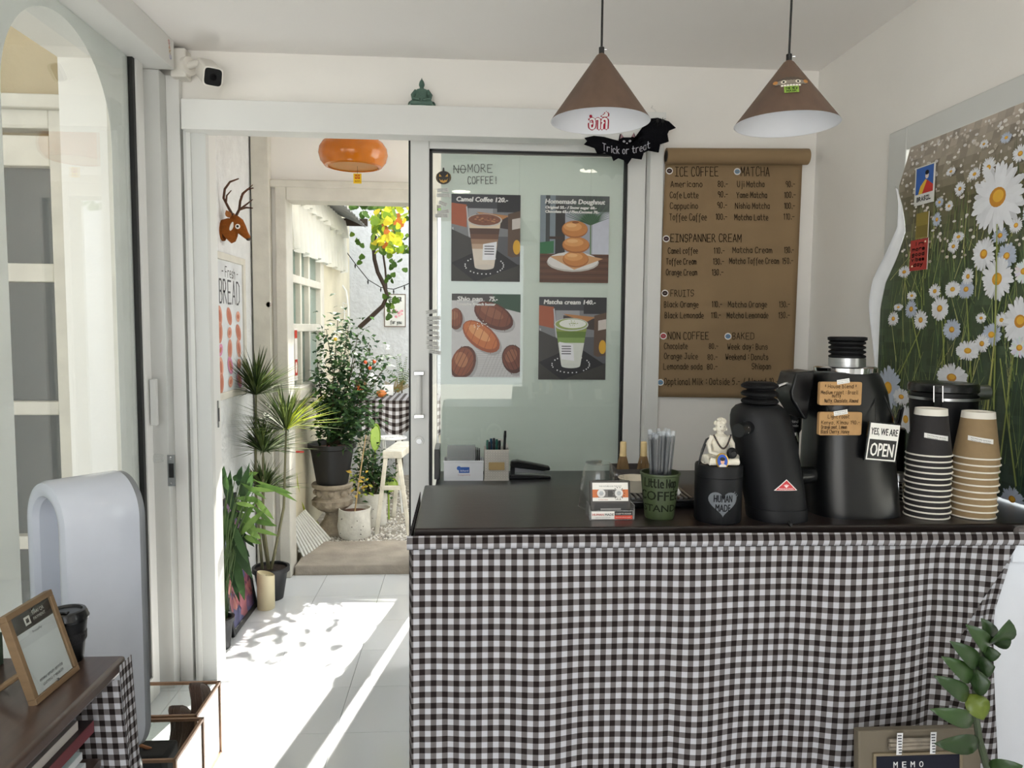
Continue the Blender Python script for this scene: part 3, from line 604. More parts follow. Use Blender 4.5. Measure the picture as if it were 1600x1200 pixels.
def shrub(t, origin, tips, nleaf, size, cols, seed, spread=.07, name='foliage'):
    rd = random.Random(seed); sm = MB(); lm = MB()
    for tp in tips:
        tp = V(tp); tp.x = max(tp.x, -.99); mid = origin.lerp(tp, .5)+V(rd.uniform(-.03, .05), rd.uniform(-.05, .05), .02); pts = [origin+V(rd.uniform(-.03, .03), rd.uniform(-.03, .03), 0), mid, tp]; sm.tube(pts, [.006, .004, .002], 5)
        for k in range(nleaf):
            q = rd.uniform(.25, 1.05); p = origin.lerp(mid, q*2) if q < .5 else mid.lerp(tp, q*2-1)
            p = p+V(rd.gauss(0, spread), rd.gauss(0, spread), rd.gauss(0, spread*.8)); p.x = max(p.x, -.955); d = V(rd.uniform(-1, 1), rd.uniform(-1, 1), rd.uniform(-.5, .4)).normalized()
            leafblade(lm, p, p+d*size*rd.uniform(.7, 1.3), size*.55, V(rd.uniform(-.5, .5), rd.uniform(-.6, .2), 1), rd.choice(cols), bend=.1, nseg=2)
    sm.build('stems', mat('brown_stem', '#4e4330', .8), t); f_ = lm.build(name, LEAFM, t); f_['kind'] = 'stuff'; return f_
ROSE = ('#2f4a2a', '#3d5c36', '#28401f', '#4c6e3c', '#587a48', '#35503a')
def G(px, py, Y=None): return AY(px, py, Y or uc.y)
tips = [G(495, 560, 4.95), G(510, 515, 5.0), G(528, 500, 5.1), G(545, 508, 5.0), G(560, 520, 5.1), G(578, 540, 5.0), G(590, 560, 5.0), G(605, 570, 5.0), G(535, 545, 4.9), G(555, 560, 4.9), G(520, 590, 4.8), G(500, 620, 4.9), G(540, 620, 4.8), G(560, 640, 4.8), G(570, 655, 4.85), G(525, 650, 4.8), G(512, 640, 4.9), G(545, 660, 4.8), G(585, 600, 5.1)]
shrub(t, bp+V(0, 0, 56*U), tips, 120, .052, ROSE, 4, spread=.06)
for x, y in ((585, 565), (571, 566), (578, 575), (524, 530)): MB().ball(G(x, y, 4.85), .012, n=10, m=7).build('flower', mat('orange_petals' if y > 540 else 'yellow_petals', '#c9542a' if y > 540 else '#d8b53a', .6), t)
lb = G(512, 702, 4.95); MB().obox(lb, .02, .004, .05, rotm('Y', 35)).build('plant_label', mat('pink_plastic', '#e0568a', .5), t)
# grow bags
BAG = mat('white_woven_bag', '#dcdcd6', .8, var=.1, scale=30, bump=.4, bscale=40)
def bag(px, py, w_, h_, label, seed):
    c = AZ(px, py, GZ); u = S(c.y); rd = random.Random(seed); t = thing('grow_bag', c, label, 'planter', 'white grow bags on the gravel'); r_ = w_*u/2
    m = MB(); n = 30
    m.loft([[c+V(cos(2*pi*k/n), sin(2*pi*k/n), 0)*(r_*q*(1+.05*sin(3*2*pi*k/n+z*30+seed)))+V(0, 0, z) for k in range(n)] for q, z in ((.9, 0), (1, .02), (1.02, h_*u*.4), (.98, h_*u*.8), (1.0, h_*u), (.95, h_*u), (.94, h_*u*.85), (.02, h_*u*.84))]); m.build('bag', BAG, t)
    MB().lathe([(0, h_*u*.86), (r_*.93, h_*u*.855)], c, 20, cap=False).build('soil', MATS['reddish_soil'], t)
    for k in range(7): 
        a_ = -1.57+rd.uniform(-1, 1); z_ = h_*u*rd.uniform(.2, .8); MB().cyl(c+V(cos(a_)*r_*.9, sin(a_)*r_*.9, z_), c+V(cos(a_)*r_*1.05, sin(a_)*r_*1.05, z_), .003, n=6).build('drain_hole', BLACKR, t)
    return t, c, u, r_
t, c, u, r_ = bag(554, 838, 50, 46, 'front white grow bag with a thin cane on the gravel', 1)
MB().tube([c+V(0, 0, .15), AY(562, 745, c.y), AY(573, 672, c.y)], [.005, .005, .004], 6).build('cane', mat('pale_bamboo', '#bfa679', .7), t)
MB().tube([AY(570, 678, c.y-.01), AY(576, 673, c.y-.01), AY(577, 680, c.y), AY(571, 684, c.y)], .0025, 5).build('tie', ALU, t)
m = MB(); rd = random.Random(8)
for k in range(26):
    p = AY(rd.uniform(548, 578), rd.uniform(735, 775), c.y+rd.uniform(-.05, .05)); leafblade(m, p, p+V(rd.uniform(-.04, .04), rd.uniform(-.02, .02), rd.uniform(-.03, .02)), .018, (0, -1, .6), rd.choice(('#b8b04a', '#8fa044', '#d0b050')), nseg=2)
m.build('leaves', LEAFM, t)
t, c, u, r_ = bag(581, 819, 46, 52, 'rear white grow bag holding a leafy green shrub', 2)
shrub(t, c+V(0, 0, 46*u), [AY(x, y, c.y+d) for x, y, d in ((556, 720, 0), (570, 700, .1), (585, 705, 0), (600, 730, .1), (595, 745, 0), (575, 735, -.05), (560, 690, .1), (610, 740, .1))], 75, .045, ROSE, 9, spread=.05)
# white picket panel leaning on the left wall
t = thing('picket_panel', AZ(470, 862, GZ), 'small white slatted picket panel leaning on the garden wall', 'fence panel')
q0, q1, q2, q3 = AZ(462, 882, .056), AZ(496, 836, GZ), AY(488, 792, 5.0), AY(459, 812, 4.55)
q0 = V(-.955, 4.42, .056); q1 = V(-.86, 4.86, .04); q2 = V(-1.03, 4.86, .24); q3 = V(-1.04, 4.42, .25)
e1 = (q1-q0); nrm = (q1-q0).cross(q3-q0).normalized()
for k in range(11):
    f_ = (k+.1)/11; g_ = (k+.72)/11; a_, b_ = q0.lerp(q1, f_), q0.lerp(q1, g_); c_, d_ = q3.lerp(q2, g_), q3.lerp(q2, f_)
    MB().prism([a_, b_, c_, d_], nrm*.008).build('slat', BAG if False else mat('white_painted_wood', '#e2e3df', .6, var=.06, scale=20), t, bevel=.002)
for f_ in (.2, .8): MB().prism([q0.lerp(q3, f_-.04)-nrm*.008, q1.lerp(q2, f_-.04)-nrm*.008, q1.lerp(q2, f_+.04)-nrm*.008, q0.lerp(q3, f_+.04)-nrm*.008], nrm*.008).build('rail', MATS['white_painted_wood'], t)
# hose
t = thing('garden_hose', V(-1.02, 4.85, GZ), 'yellow green garden hose hanging along the garden wall', 'hose')
hp = [AY(459, 725, 4.72), AY(463, 755, 4.75), AY(467, 780, 4.85), AY(476, 800, 4.95), AY(488, 813, 5.05), AZ(496, 818, GZ+.02)]
MB().tube([hp[i].lerp(hp[i+1], q) for i in range(5) for q in (0, .34, .67)]+[hp[-1]], .012, 8).build('hose', mat('lime_rubber', '#a9b32e', .45), t)
MB().tube([AY(459, 712, 4.72), AY(459, 726, 4.72)], .014, 10).build('nozzle', BLACKR, t)
rp = AY(460, 706, 4.72); tag(MB().tube([V(-1.05, rp.y, rp.z), rp+V(.03, 0, 0), AY(474, 706, 4.75)], .006, 8).build('tap_pipe', mat('red_plastic', '#c2342c', .4)), 'thin red rod sticking out of the garden wall', 'rod')
# weathered white trestle
t = thing('wooden_trestle', AZ(620, 815, GZ), 'weathered white wooden trestle stool with splayed legs', 'stool')
WW = mat('flaking_white_wood', '#d5d2c6', .8, var=.2, scale=14, bump=.3)
ty = 5.0; ta = AY(598, 718, ty); tb = AY(634, 700, ty+.35); tz = (ta.z+.01)
MB().prism([(ta.x, ty-.02, tz), (ta.x+.13, ty-.02, tz), (ta.x+.19, ty+.42, tz), (ta.x+.06, ty+.42, tz)], (0, 0, .05)).build('top', WW, t, bevel=.004)
for x, y, dx, dy in ((.02, 0, -.06, -.03), (.11, 0, .07, -.05), (.08, .4, -.05, .05), (.17, .4, .08, .05)):
    MB().prism([(ta.x+x-.014, ty+y-.014, tz), (ta.x+x+.014, ty+y-.014, tz), (ta.x+x+.014, ty+y+.014, tz), (ta.x+x-.014, ty+y+.014, tz)], (dx, dy, GZ-tz)).build('leg', WW, t, bevel=.003)
MB().obox((ta.x+.075, ty-.02, tz-.2), .16, .02, .03).build('stretcher', WW, t, bevel=.003)
# round white iron stool
sc_ = AY(612, 684, 5.65); r_ = .11
t = thing('iron_garden_stool', V(sc_.x, sc_.y, GZ), 'round white openwork iron garden stool beside the gingham table', 'stool')
WI = mat('white_iron', '#e4e6e6', .4, var=.05)
for q in (1, .7, .4): MB().tube([sc_+V(cos(2*pi*k/28)*r_*q, sin(2*pi*k/28)*r_*q, 0) for k in range(29)], .007, 6, cap=False).build('ring', WI, t)
for k in range(10): MB().tube([sc_+V(cos(2*pi*k/10)*r_*.2, sin(2*pi*k/10)*r_*.2, 0), sc_+V(cos(2*pi*k/10+.3)*r_, sin(2*pi*k/10+.3)*r_, 0)], .005, 5).build('spoke', WI, t)
for k in range(4):
    a_ = pi/4+k*pi/2; MB().tube([sc_+V(cos(a_)*r_*.8, sin(a_)*r_*.8, 0), sc_+V(cos(a_)*r_*.6, sin(a_)*r_*.6, -.2), V(sc_.x+cos(a_)*r_*1.1, sc_.y+sin(a_)*r_*1.1, GZ)], .008, 6).build('leg', WI, t)
# lime plates beside the shrub
for k, (x, y, a_, b_) in enumerate(((586, 683, .04, .10), (607, 757, .07, .055))):
    c = AY(x, y, 5.4 if k == 0 else 5.35); m = MB(); m.lathe([(0, 0), (.9, 0), (1, .12), (.95, .15), (.85, .05), (0, .04)], (0, 0, 0), 24)
    M_ = Matrix.Translation(c) @ Matrix.Rotation(radians(75), 4, 'X') @ Matrix.Rotation(radians(25), 4, 'Y') @ Matrix.Diagonal((a_, b_, .08, 1)); m.v = [M_ @ p for p in m.v]
    o = thing('lime_paddle', V(c.x, c.y, GZ), ('tall lime green oval dish propped behind the rose bush' if k == 0 else 'lower lime green round dish behind the rear grow bag'), 'dish'); m.build('dish', mat('lime_plastic', '#8fae3a', .4), o); MB().cyl((c.x, c.y+.02, GZ), c, .006, n=8).build('stake', MATS['lime_plastic'], o)
# small table with gingham cloth and its things
GING2 = gingham('gingham_garden', .052)
ty0, ty1, tz, tx0, tx1 = 5.85, 6.45, .86, -.86, -.12
t = thing('garden_table', V(-.5, 6.15, GZ), 'small wooden garden table under a gingham cloth by the back wall', 'table')
MB().box(tx0+.01, tx1-.01, ty0+.01, ty1-.01, tz-.035, tz-.006).build('top', WW, t)
for x in (tx0+.05, tx1-.05):
    for y in (ty0+.05, ty1-.05): MB().box(x-.02, x+.02, y-.02, y+.02, GZ, tz-.035).build('leg', WW, t)
m = MB()
def cl(u, v):
    x = tx0-.02+(tx1-tx0+.04)*u
    if v < .5: return V(x, ty1-(ty1-ty0+.015)*v*2, tz+.002)
    q = (v-.5)*2; dr = .25*q*(1+.15*sin(u*17)); return V(x, ty0-.015-.03*q*(1+sin(u*22)), tz-dr)
m.grid(cl, 60, 16, uvfn=lambda u, v: (u*.78+.01, (v*1.2 if v < .5 else .6+(v-.5)*.5)))
m.grid(lambda u, v: V(tx0-.02-.02*v*(1+sin(u*20)), ty0-.015+(ty1-ty0+.015)*u, tz+.002-.24*v), 30, 6, uvfn=lambda u, v: (u*.6, v*.24))
c_ = m.build('tablecloth', GING2, org=(-.5, 6.15, tz)); tag(c_, 'black and white gingham cloth draped over the small garden table', 'tablecloth')
b = AZ(564, 612, tz+.003); b.y = 6.1; b.x = AY(564, 612, 6.1).x; u = S(6.1)
t = thing('fruit_tin', V(b.x, 6.1, tz+.003), 'tall patterned tin can standing on the gingham garden table', 'tin can')
MB().lathe([(9*u, 0), (9.3*u, 1*u), (9*u, 2*u), (9*u, 26*u), (9.3*u, 27*u), (8.6*u, 27*u), (8.6*u, 24*u), (0, 24*u)], (b.x, 6.1, tz+.003), 26).build('can', mat('tin', '#8f8a80', .35, .6), t)
a = Art(CylWrap((b.x, 6.1, tz+.003), lambda v: 9.05*u, -pi/2)); 
for k in range(-5, 6): a.rect(k*2.5*u-1.25*u, 4*u, k*2.5*u+1.25*u, 23*u, ('#5d6b48', '#6d4a32')[k % 2])
for k in range(-2, 3): a.rect(k*2*u-1*u, 8*u, k*2*u+1*u, 18*u, '#c05a2c')
a.build('label_print', t, PRINTM)
b = AY(582, 612, 6.15); t = thing('white_lantern', V(b.x, 6.15, tz+.003), 'small white house shaped lantern beside the tin can', 'lantern')
for dx in (-.04, .04):
    for dy in (-.03, .03): MB().box(b.x+dx-.006, b.x+dx+.006, 6.15+dy-.006, 6.15+dy+.006, tz+.003, tz+.115).build('post', WI, t)
MB().box(b.x-.048, b.x+.048, 6.11, 6.19, tz+.003, tz+.012).build('base', WI, t); MB().box(b.x-.034, b.x+.034, 6.122, 6.178, tz+.012, tz+.11).build('pane', GLASS, t)
MB().loft([[V(b.x-.05, 6.1, tz+.115), V(b.x+.05, 6.1, tz+.115), V(b.x+.05, 6.2, tz+.115), V(b.x-.05, 6.2, tz+.115)], [V(b.x-.005, 6.145, tz+.2), V(b.x+.005, 6.145, tz+.2), V(b.x+.005, 6.155, tz+.2), V(b.x-.005, 6.155, tz+.2)]]).build('roof', WI, t, smooth=False)
b = AY(604, 611, 6.2); tag(MB().box(b.x-.04, b.x+.05, 6.2, 6.28, tz+.003, tz+.09).build('white_block_vase', WI, bevel=.006), 'white square vase behind the small pumpkin', 'vase')
b = AY(596, 612, 6.05); t = thing('mini_pumpkin', V(b.x, 6.05, tz+.003), 'small orange pumpkin sitting on the gingham garden table', 'pumpkin')
m = MB(); n = 32; m.loft([[V(b.x, 6.05, tz+.004+.03)+V(cos(2*pi*k/n)*cos(e), sin(2*pi*k/n)*cos(e), 0)*.043*(1-.1*abs(sin(4*2*pi*k/n)))+V(0, 0, .03*sin(e)) for k in range(n)] for e in [(-.49+i/10*.98)*pi for i in range(11)]]); m.build('fruit', mat('pumpkin_skin', '#c2702f', .5, var=.08), t)
MB().tube([(b.x, 6.05, tz+.06), (b.x-.005, 6.05, tz+.075), (b.x-.01, 6.05, tz+.09)], [.005, .004, .003], 6).build('stem', mat('brown_stem', '#4e4330'), t)
# fern sprays behind the table
for k, (x, y) in enumerate(((628, 545), (618, 595))):
    c = AY(x, y+ (55 if k == 0 else 20), 6.7); c.z = max(c.z, tz); t = thing('fern_spray', V(c.x, 6.75, .86 if False else c.z), ('feathery fern spray climbing beside the stucco wall' if k == 0 else 'dry brown fern spray behind the garden table'), 'fern'); m = MB(); rd = random.Random(30+k)
    for j in range(7):
        d = V(rd.uniform(-.9, .9), rd.uniform(-.15, .1), rd.uniform(.4, 1)).normalized(); L_ = .3 if k == 0 else .14
        for i in range(14):
            p = c+d*L_*i/14-V(0, 0, .12*(i/14)**2*L_)
            for s_ in (-1, 1): leafblade(m, p, p+(d.cross(V(0, 1, 0))*s_*.7+d*.5)*.04*(1-i/18), .008, (0, -1, 0), ('#51653f', '#6b7d4e')[i % 2] if k == 0 else '#8a7a4a', nseg=2)
    m.build('fronds', LEAFM, t); MB().tube([(c.x, 6.75, GZ), (c.x, 6.72, c.z*.5), c], .006, 5).build('stem', MATS['brown_stem'], t)
# awning, curtain, vine, lights, sign
t = thing('awning', V(-.95, 5.4, 2.3), 'grey corrugated awning sheet over the garden window', 'awning')
m = MB(); m.grid(lambda u, v: V(-1.05+.24*v, 4.45+1.9*u, 2.36-.07*v-.03*v*v+.008*sin(u*90)), 120, 4); m.build('sheet', mat('grey_polycarbonate', '#8f9192', .4, var=.2, scale=6, transl=.2), t, solid=.004)
MB().box(-1.05, -.8, 6.33, 6.36, 2.27, 2.33).build('bracket', mat('dark_timber', '#3f352d', .7), t)
t = thing('ruffled_curtain', V(-1.0, 5.4, 1.9), 'sheer white ruffled curtain hung outside the garden window', 'curtain')
SHEER = mat('sheer_white_cloth', '#e6e6df', .9, var=.04, transl=.35)
m = MB(); m.grid(lambda u, v: V(-1.0+.02*sin(u*95+v)*(.4+v), 4.42+2.0*u, 2.31-.42*v-.01*sin(u*60)*v), 160, 8); m.build('panel', SHEER, t)
m = MB(); m.grid(lambda u, v: V(-.985+.025*sin(u*120)*(.3+v), 4.42+2.0*u, 2.31-.14*v-.012*sin(u*50)*v), 160, 4); m.build('frill', SHEER, t)
leafcols = ('#93a22a', '#aab030', '#67822c', '#4a6828', '#3c5824', '#a35e26', '#b5a830')
lmes = []
for c_ in leafcols:
    m = MB(); pts = [(0, 0), (.42, .12), (.5, .45), (.3, .75), (0, 1.05), (-.3, .75), (-.5, .45), (-.42, .12)]
    m.add([(0, .45, -.08)]+[(x, y, .06*abs(x)) for x, y in pts], [(0, i+1, (i+1) % 8+1) for i in range(8)], c_); lmes.append(m.mesh('vine_leaf', LEAFM))
VM = AY(610, 350, 5.9)
t = thing('ivy_vine', VM, 'sunlit yellow green vine trailing over the garden awning', 'vine'); rd = random.Random(77)
def vleaf(px, py, Y, size, ci):
    p = AY(px, py, Y); piece('leaf', lmes[ci], t, p, Euler((rd.uniform(.6, 2.2), rd.uniform(-.6, .6), rd.uniform(-1.2, 1.2))), size)
for k in range(190):
    q = rd.random(); x = rd.gauss(602, 18); y = rd.uniform(312, 400)
    if x < 556 or x > 650 or (x < 580 and y > 345) : continue
    vleaf(x, y, rd.uniform(5.4, 6.3), rd.uniform(.045, .085), rd.choice((0, 0, 1, 1, 2, 2, 3, 3, 6, 5)) if x > 575 else rd.choice((3, 4, 4)))
for k in range(46): vleaf(rd.uniform(552, 585), rd.uniform(312, 330), rd.uniform(5.6, 6.3), .07, rd.choice((3, 4, 4)))
for px_, py0, py1, n_ in ((560, 368, 418, 8), (606, 430, 500, 16), (618, 400, 425, 8), (632, 370, 400, 8), (612, 470, 490, 5)):
    for k in range(n_): vleaf(px_+rd.gauss(0, 5), rd.uniform(py0, py1), rd.uniform(6.2, 6.4), rd.uniform(.04, .06), rd.choice((2, 3, 3, 4)))
for k in range(40): vleaf(rd.uniform(640, 800), rd.uniform(300, 345), rd.uniform(5.2, 6.3), .08, rd.choice((2, 3, 4)))
BRANCH = mat('dark_branch', '#33271f', .85, var=.2)
MB().tube([AY(x, y, 6.3) for x, y in ((588, 365), (583, 380), (585, 405), (590, 425), (600, 445), (605, 462), (598, 478), (580, 495), (561, 512))], [.014, .016, .017, .017, .018, .016, .018, .02, .02], 7).build('branch', BRANCH, t)
MB().tube([AY(x, y, 6.32) for x, y in ((596, 380), (599, 400), (602, 420), (604, 450))], .009, 6).build('branch', BRANCH, t)
MB().tube([AY(x, y, 6.2) for x, y in ((590, 330), (640, 320), (720, 318), (800, 315))], .014, 6).build('branch', BRANCH, t)
wp = [AY(x, y, 6.5) for x, y in ((521, 357), (535, 385), (555, 412), (575, 437), (595, 449), (615, 452), (632, 446), (650, 438))]
t = thing('string_lights', wp[3], 'thin black string of tiny lights slung across the stucco wall', 'string lights')
MB().tube(wp, .004, 5).build('wire', BLACKR, t)
for k in range(1, 7): MB().tube([wp[k], wp[k]-V(0, 0, .02), wp[k]-V(0, 0, .04)], [.003, .008, .003], 6).build('bulb', BLACKR, t)
s0, s1 = AY(600, 459, 6.98), AY(634, 511, 6.98)
t = thing('enamel_sign', V((s0.x+s1.x)/2, 6.98, s1.z), 'faded white metal sign with pink blossoms on the stucco wall', 'sign')
MB().box(s0.x, s1.x, 6.985, 7.0, s1.z, s0.z).build('plate', mat('faded_enamel', '#d3d5d2', .5, var=.08, scale=10), t, bevel=.003)
W_, H_ = s1.x-s0.x, s0.z-s1.z
a = Art(Plane2((s0.x, 6.9845, s1.z), (1, 0, 0), (0, 0, 1)), base=.001, dh=.0002)
for q in ((0, 0, W_, .008), (0, H_-.008, W_, H_), (0, 0, .008, H_), (W_-.008, 0, W_, H_)): a.rect(*q, '#6a5b52')
a.hand('TEACHER', .04, H_*.78, W_*.6, .035, col='#555a5c', pen=.007); rd = random.Random(2)
for k in range(22): a.ell(rd.uniform(.03, W_-.03), rd.uniform(.08, H_*.5), .012, .01, rd.choice(('#c98a98', '#d9aab2', '#6a7a5c')))
a.hand('for you', .06, .03, W_*.5, .03, col='#6a6f70', pen=.005); a.build('print', t, PRINTM)
t = thing('iron_arch_trellis', V(-1.0, 6.6, 1.2), 'white wrought iron arched frame on the garden wall', 'trellis'); m = MB()
fa = [AY(x, y, 6.6) for x, y in ((519, 520), (518, 480), (521, 455), (531, 440), (541, 455), (544, 480), (544, 520))]; MB().tube(fa, .01, 6).build('arch', WI, t)
fb = [AY(x, y, 6.6) for x, y in ((524, 520), (524, 485), (531, 462), (538, 485), (538, 520))]; MB().tube(fb, .007, 6).build('arch', WI, t)
for y in (478, 492, 506): MB().tube([AY(519+6*sin(q*6)+24*q, y+5*sin(q*12), 6.6) for q in [i/10 for i in range(11)]], .005, 5).build('scroll', WI, t)
st = AX(458, 530, -1.06); a = Art(Plane2((-1.028, 4.62, 1.11), (0, 1, 0), (0, 0, 1)), base=.001)
t = thing('shop_sticker', V(-1.03, 4.7, 1.11), 'tall red and white sticker on the garden window', 'sticker'); MB().box(-1.04, -1.029, 4.615, 4.70, 1.1, 1.42).build('card', mat('white_card', '#dfdcd6', .6), t)
a.rect(0, .0, .07, .3, '#d9d5cf'); a.rect(.0, .25, .07, .3, '#b5402f'); a.rect(0, .02, .07, .12, '#b03a30'); a.ell(.035, .07, .025, .035, '#e3ddd3'); a.build('print', t, PRINTM)
# ================================================================ the counter
CY0, CY1, CX0, CZ = 1.6, 2.05, -.105, 1.0
DWOOD = mat('dark_stained_wood', '#241d1b', .28, var=.35, scale=5, stretch=(1.5, 14, 14), spec=.35, bump=.04, bscale=30)
GING = gingham('gingham_counter', .0254)
t = thing('service_counter', V(.6, 1.82, 0), 'dark wooden service counter hidden behind gingham cloth', 'counter')
MB().box(CX0, RX-.005, CY0, CY1, CZ-.028, CZ).build('worktop', DWOOD, t, bevel=.004)
MB().box(CX0+.03, RX-.01, CY0+.06, CY1-.03, 0, CZ-.028).build('body', mat('dark_carcass', '#3a302b', .6), t)
# cloth hanging from the worktop edge
def fold(x, z):
    q = (CZ-z); k = max(0, (x-.35)/.9)
    return .006*sin(x*9+z*1.5)*q + (.010+.016*k)*q**.8*sin(x*16-1.2+z*.6*k) + .006*q*sin(x*37+z*2) + .012*k*q*sin(x*23+z*5)
def edge_x(z):   # the free right-hand edge swings in below the knot
    q = CZ-.03-z
    return 1.272-.62*q if q < .22 else 1.1356-.02*sin((q-.22)*6)-.03*(q-.22)
def clothf(u, v):
    z = .965-.955*v; xe = edge_x(z); x = CX0-.012+(xe-CX0+.012)*u
    y = CY0-.012-.012*min(1, v*6)-abs(.004+fold(x, z))*1.0-fold(x, z)*.4
    if u == 0: y += .05
    return V(x, y, z)
def clothuv(u, v):
    p = clothf(u, v); k = max(0, (p.x-.3)/.9); 
    return ((p.x-CX0)*1.02+.004*sin(p.z*9)*k+(CZ-p.z)*.07*k, p.z-.012*k*sin(p.x*15.5-2.2)*min(1, (CZ-p.z)*4)-.03*k*k*(CZ-p.z)+.5)
t = thing('counter_cloth', V(.6, 1.59, .98), 'brown and white gingham cloth hanging across the counter front', 'cloth')
m = MB(); m.grid(clothf, 150, 44, uvfn=clothuv); m.build('front_panel', GING, t, solid=.0012)
m = MB(); m.grid(lambda u, v: V(CX0-.011, CY0+.03+.40*u, .985-.975*v), 20, 20, uvfn=lambda u, v: (u*.4, .985-.975*v)); m.build('end_panel', GING, t, solid=.0012)
def hemf(u, v):
    x = CX0-.014+(1.30-CX0)*u; return V(x, CY0-.021-.006*sin(v*pi)-.001*sin(x*40)-(.008*max(0, x-.7)/.3), .990-.030*v)
m = MB(); m.grid(hemf, 120, 4, uvfn=lambda u, v: ((u*(1.30-CX0))*1.02, .990-.03*v+.5+.012)); m.build('hem', GING, t, solid=.0012)
def retf(u, v):
    z = .955-.945*v; q = .955-z; xr = 1.283-.2*min(q, .17)+.05*max(0, q-.17); xl = edge_x(z)-.06; x = xl+(xr-xl)*u
    return V(x, CY0+.012+.012*sin(u*9+z*7)*min(1, q*5), z)
m = MB(); m.grid(retf, 24, 40, uvfn=lambda u, v: (retf(u, v).x*1.1+.3*(.955-retf(u, v).z)*.5, retf(u, v).z*1.0+retf(u, v).x*.1)); m.build('return_fold', GING, t, solid=.0012)
MB().tube([AY(1588, 828, 1.58), AY(1596, 832, 1.58), AY(1602, 836, 1.58)], [.008, .016, .01], 8).build('knot', mat('gathered_cloth', '#6e6867', .9, var=.3, scale=60), t)
t = thing('white_cabinet', V(1.36, 1.75, 0), 'white cabinet side tucked between the gingham cloth and right wall', 'cabinet')
MB().box(1.10, RX-.004, 1.635, 1.655, 0, .962).build('front', mat('white_laminate', '#dfe2e8', .4, var=.02), t, bevel=.003)
MB().box(1.285, RX-.004, 1.622, 1.63, .90, .965).build('drawer', MATS['white_laminate'], t, bevel=.003)
# second, lower worktop by the sliding door
BZ = .86
t = thing('back_counter', V(.6, 2.78, 0), 'low black worktop under the frosted sliding door', 'counter')
MB().box(-.10, 1.40, 2.56, 2.965, BZ-.03, BZ).build('worktop', mat('black_laminate', '#1e1d1e', .3, var=.1), t, bevel=.003)
for x in (-.07, .65, 1.37): MB().box(x-.02, x+.02, 2.6, 2.94, 0, BZ-.03).build('leg', MATS['black_laminate'], t)
MB().box(AY(680, 730, 2.9).x, AY(688, 730, 2.9).x, 2.8, 2.96, BZ, BZ+.115).build('end_stop', MATS['black_laminate'], t, bevel=.002)
# ---- small things on the back worktop
Yb = 2.82; u = S(Yb)
a0, a1 = AY(694, 740, Yb).x, AY(754.5, 740, Yb).x; hb_ = .075
t = thing('card_box', V((a0+a1)/2, Yb, BZ), 'white tin box of clear plastic cards with a blue logo', 'box')
m = MB()
m.box(a0, a1, Yb-.045, Yb-.042, BZ, BZ+hb_); m.box(a0, a1, Yb+.042, Yb+.045, BZ, BZ+hb_); m.box(a0, a0+.003, Yb-.042, Yb+.042, BZ, BZ+hb_); m.box(a1-.003, a1, Yb-.042, Yb+.042, BZ, BZ+hb_); m.box(a0, a1, Yb-.042, Yb+.042, BZ, BZ+.003)
m.build('tin', mat('white_tin', '#e3e5ea', .35, var=.02), t)
MB().box(a0-.002, a1+.002, Yb-.047, Yb-.042, BZ+hb_-.006, BZ+hb_+.002).build('rim', MATS['white_tin'], t, bevel=.002)
a = Art(Plane2((a0, Yb-.0455, BZ), (1, 0, 0), (0, 0, 1))); W_ = a1-a0
a.rect(W_*.38, .030, W_*.65, .052, '#2f5fb0'); a.ell(W_*.38, .048, .008, .008, '#3a6cc0'); a.type('dchand', W_*.41, .035, W_*.21, col='#f2f4f8'); a.type('Fromagerie & Cie', W_*.36, .02, W_*.31, col='#b05a6a'); a.build('print', t)
CLR = glass('clear_plastic', '#f4f6f6', 1.0, .05, .12)
for k in range(15): MB().box(a0+.012, a1-.03, Yb-.036+.005*k, Yb-.0352+.005*k, BZ+.004, BZ+hb_+.045+.003*(k % 3)).build('card', CLR, t, smooth=False)
for k in range(4): MB().box(a1-.038+.007*k, a1-.033+.007*k, Yb-.03, Yb+.02, BZ+.004, BZ+hb_+.045-.002*k).build('divider', BLACKR, t, smooth=False)
a0, a1 = AY(757, 740, Yb).x, AY(793, 740, Yb).x; hp_ = .118; xm = (a0+a1)/2
t = thing('pen_tin', V(xm, Yb, BZ), 'square patterned tin holding pens, with tan label', 'pen holder')
m = MB(); q = (a1-a0)/2
for s_ in (-1, 1): m.box(xm+s_*q-.0015, xm+s_*q+.0015, Yb-q, Yb+q, BZ+.004, BZ+hp_); m.box(xm-q, xm+q, Yb+s_*q-.0015, Yb+s_*q+.0015, BZ+.004, BZ+hp_)
m.box(xm-q-.003, xm+q+.003, Yb-q-.003, Yb+q+.003, BZ, BZ+.006); m.build('tin', mat('beige_tin', '#d2cec6', .5, var=.03), t)
a = Art(Plane2((a0, Yb-q-.0018, BZ), (1, 0, 0), (0, 0, 1)))
for i in range(9):
    for j in range(11): a.ell(.005+.0098*i, .012+.0098*j, .0044, .0044, '#bdb8ae', n=10); a.ell(.005+.0098*i, .012+.0098*j, .0034, .0034, '#dcd8d0', n=10)
a.rect(.014, .042, .074, .072, '#b49b6e'); a.build('pattern', t, PRINTM)
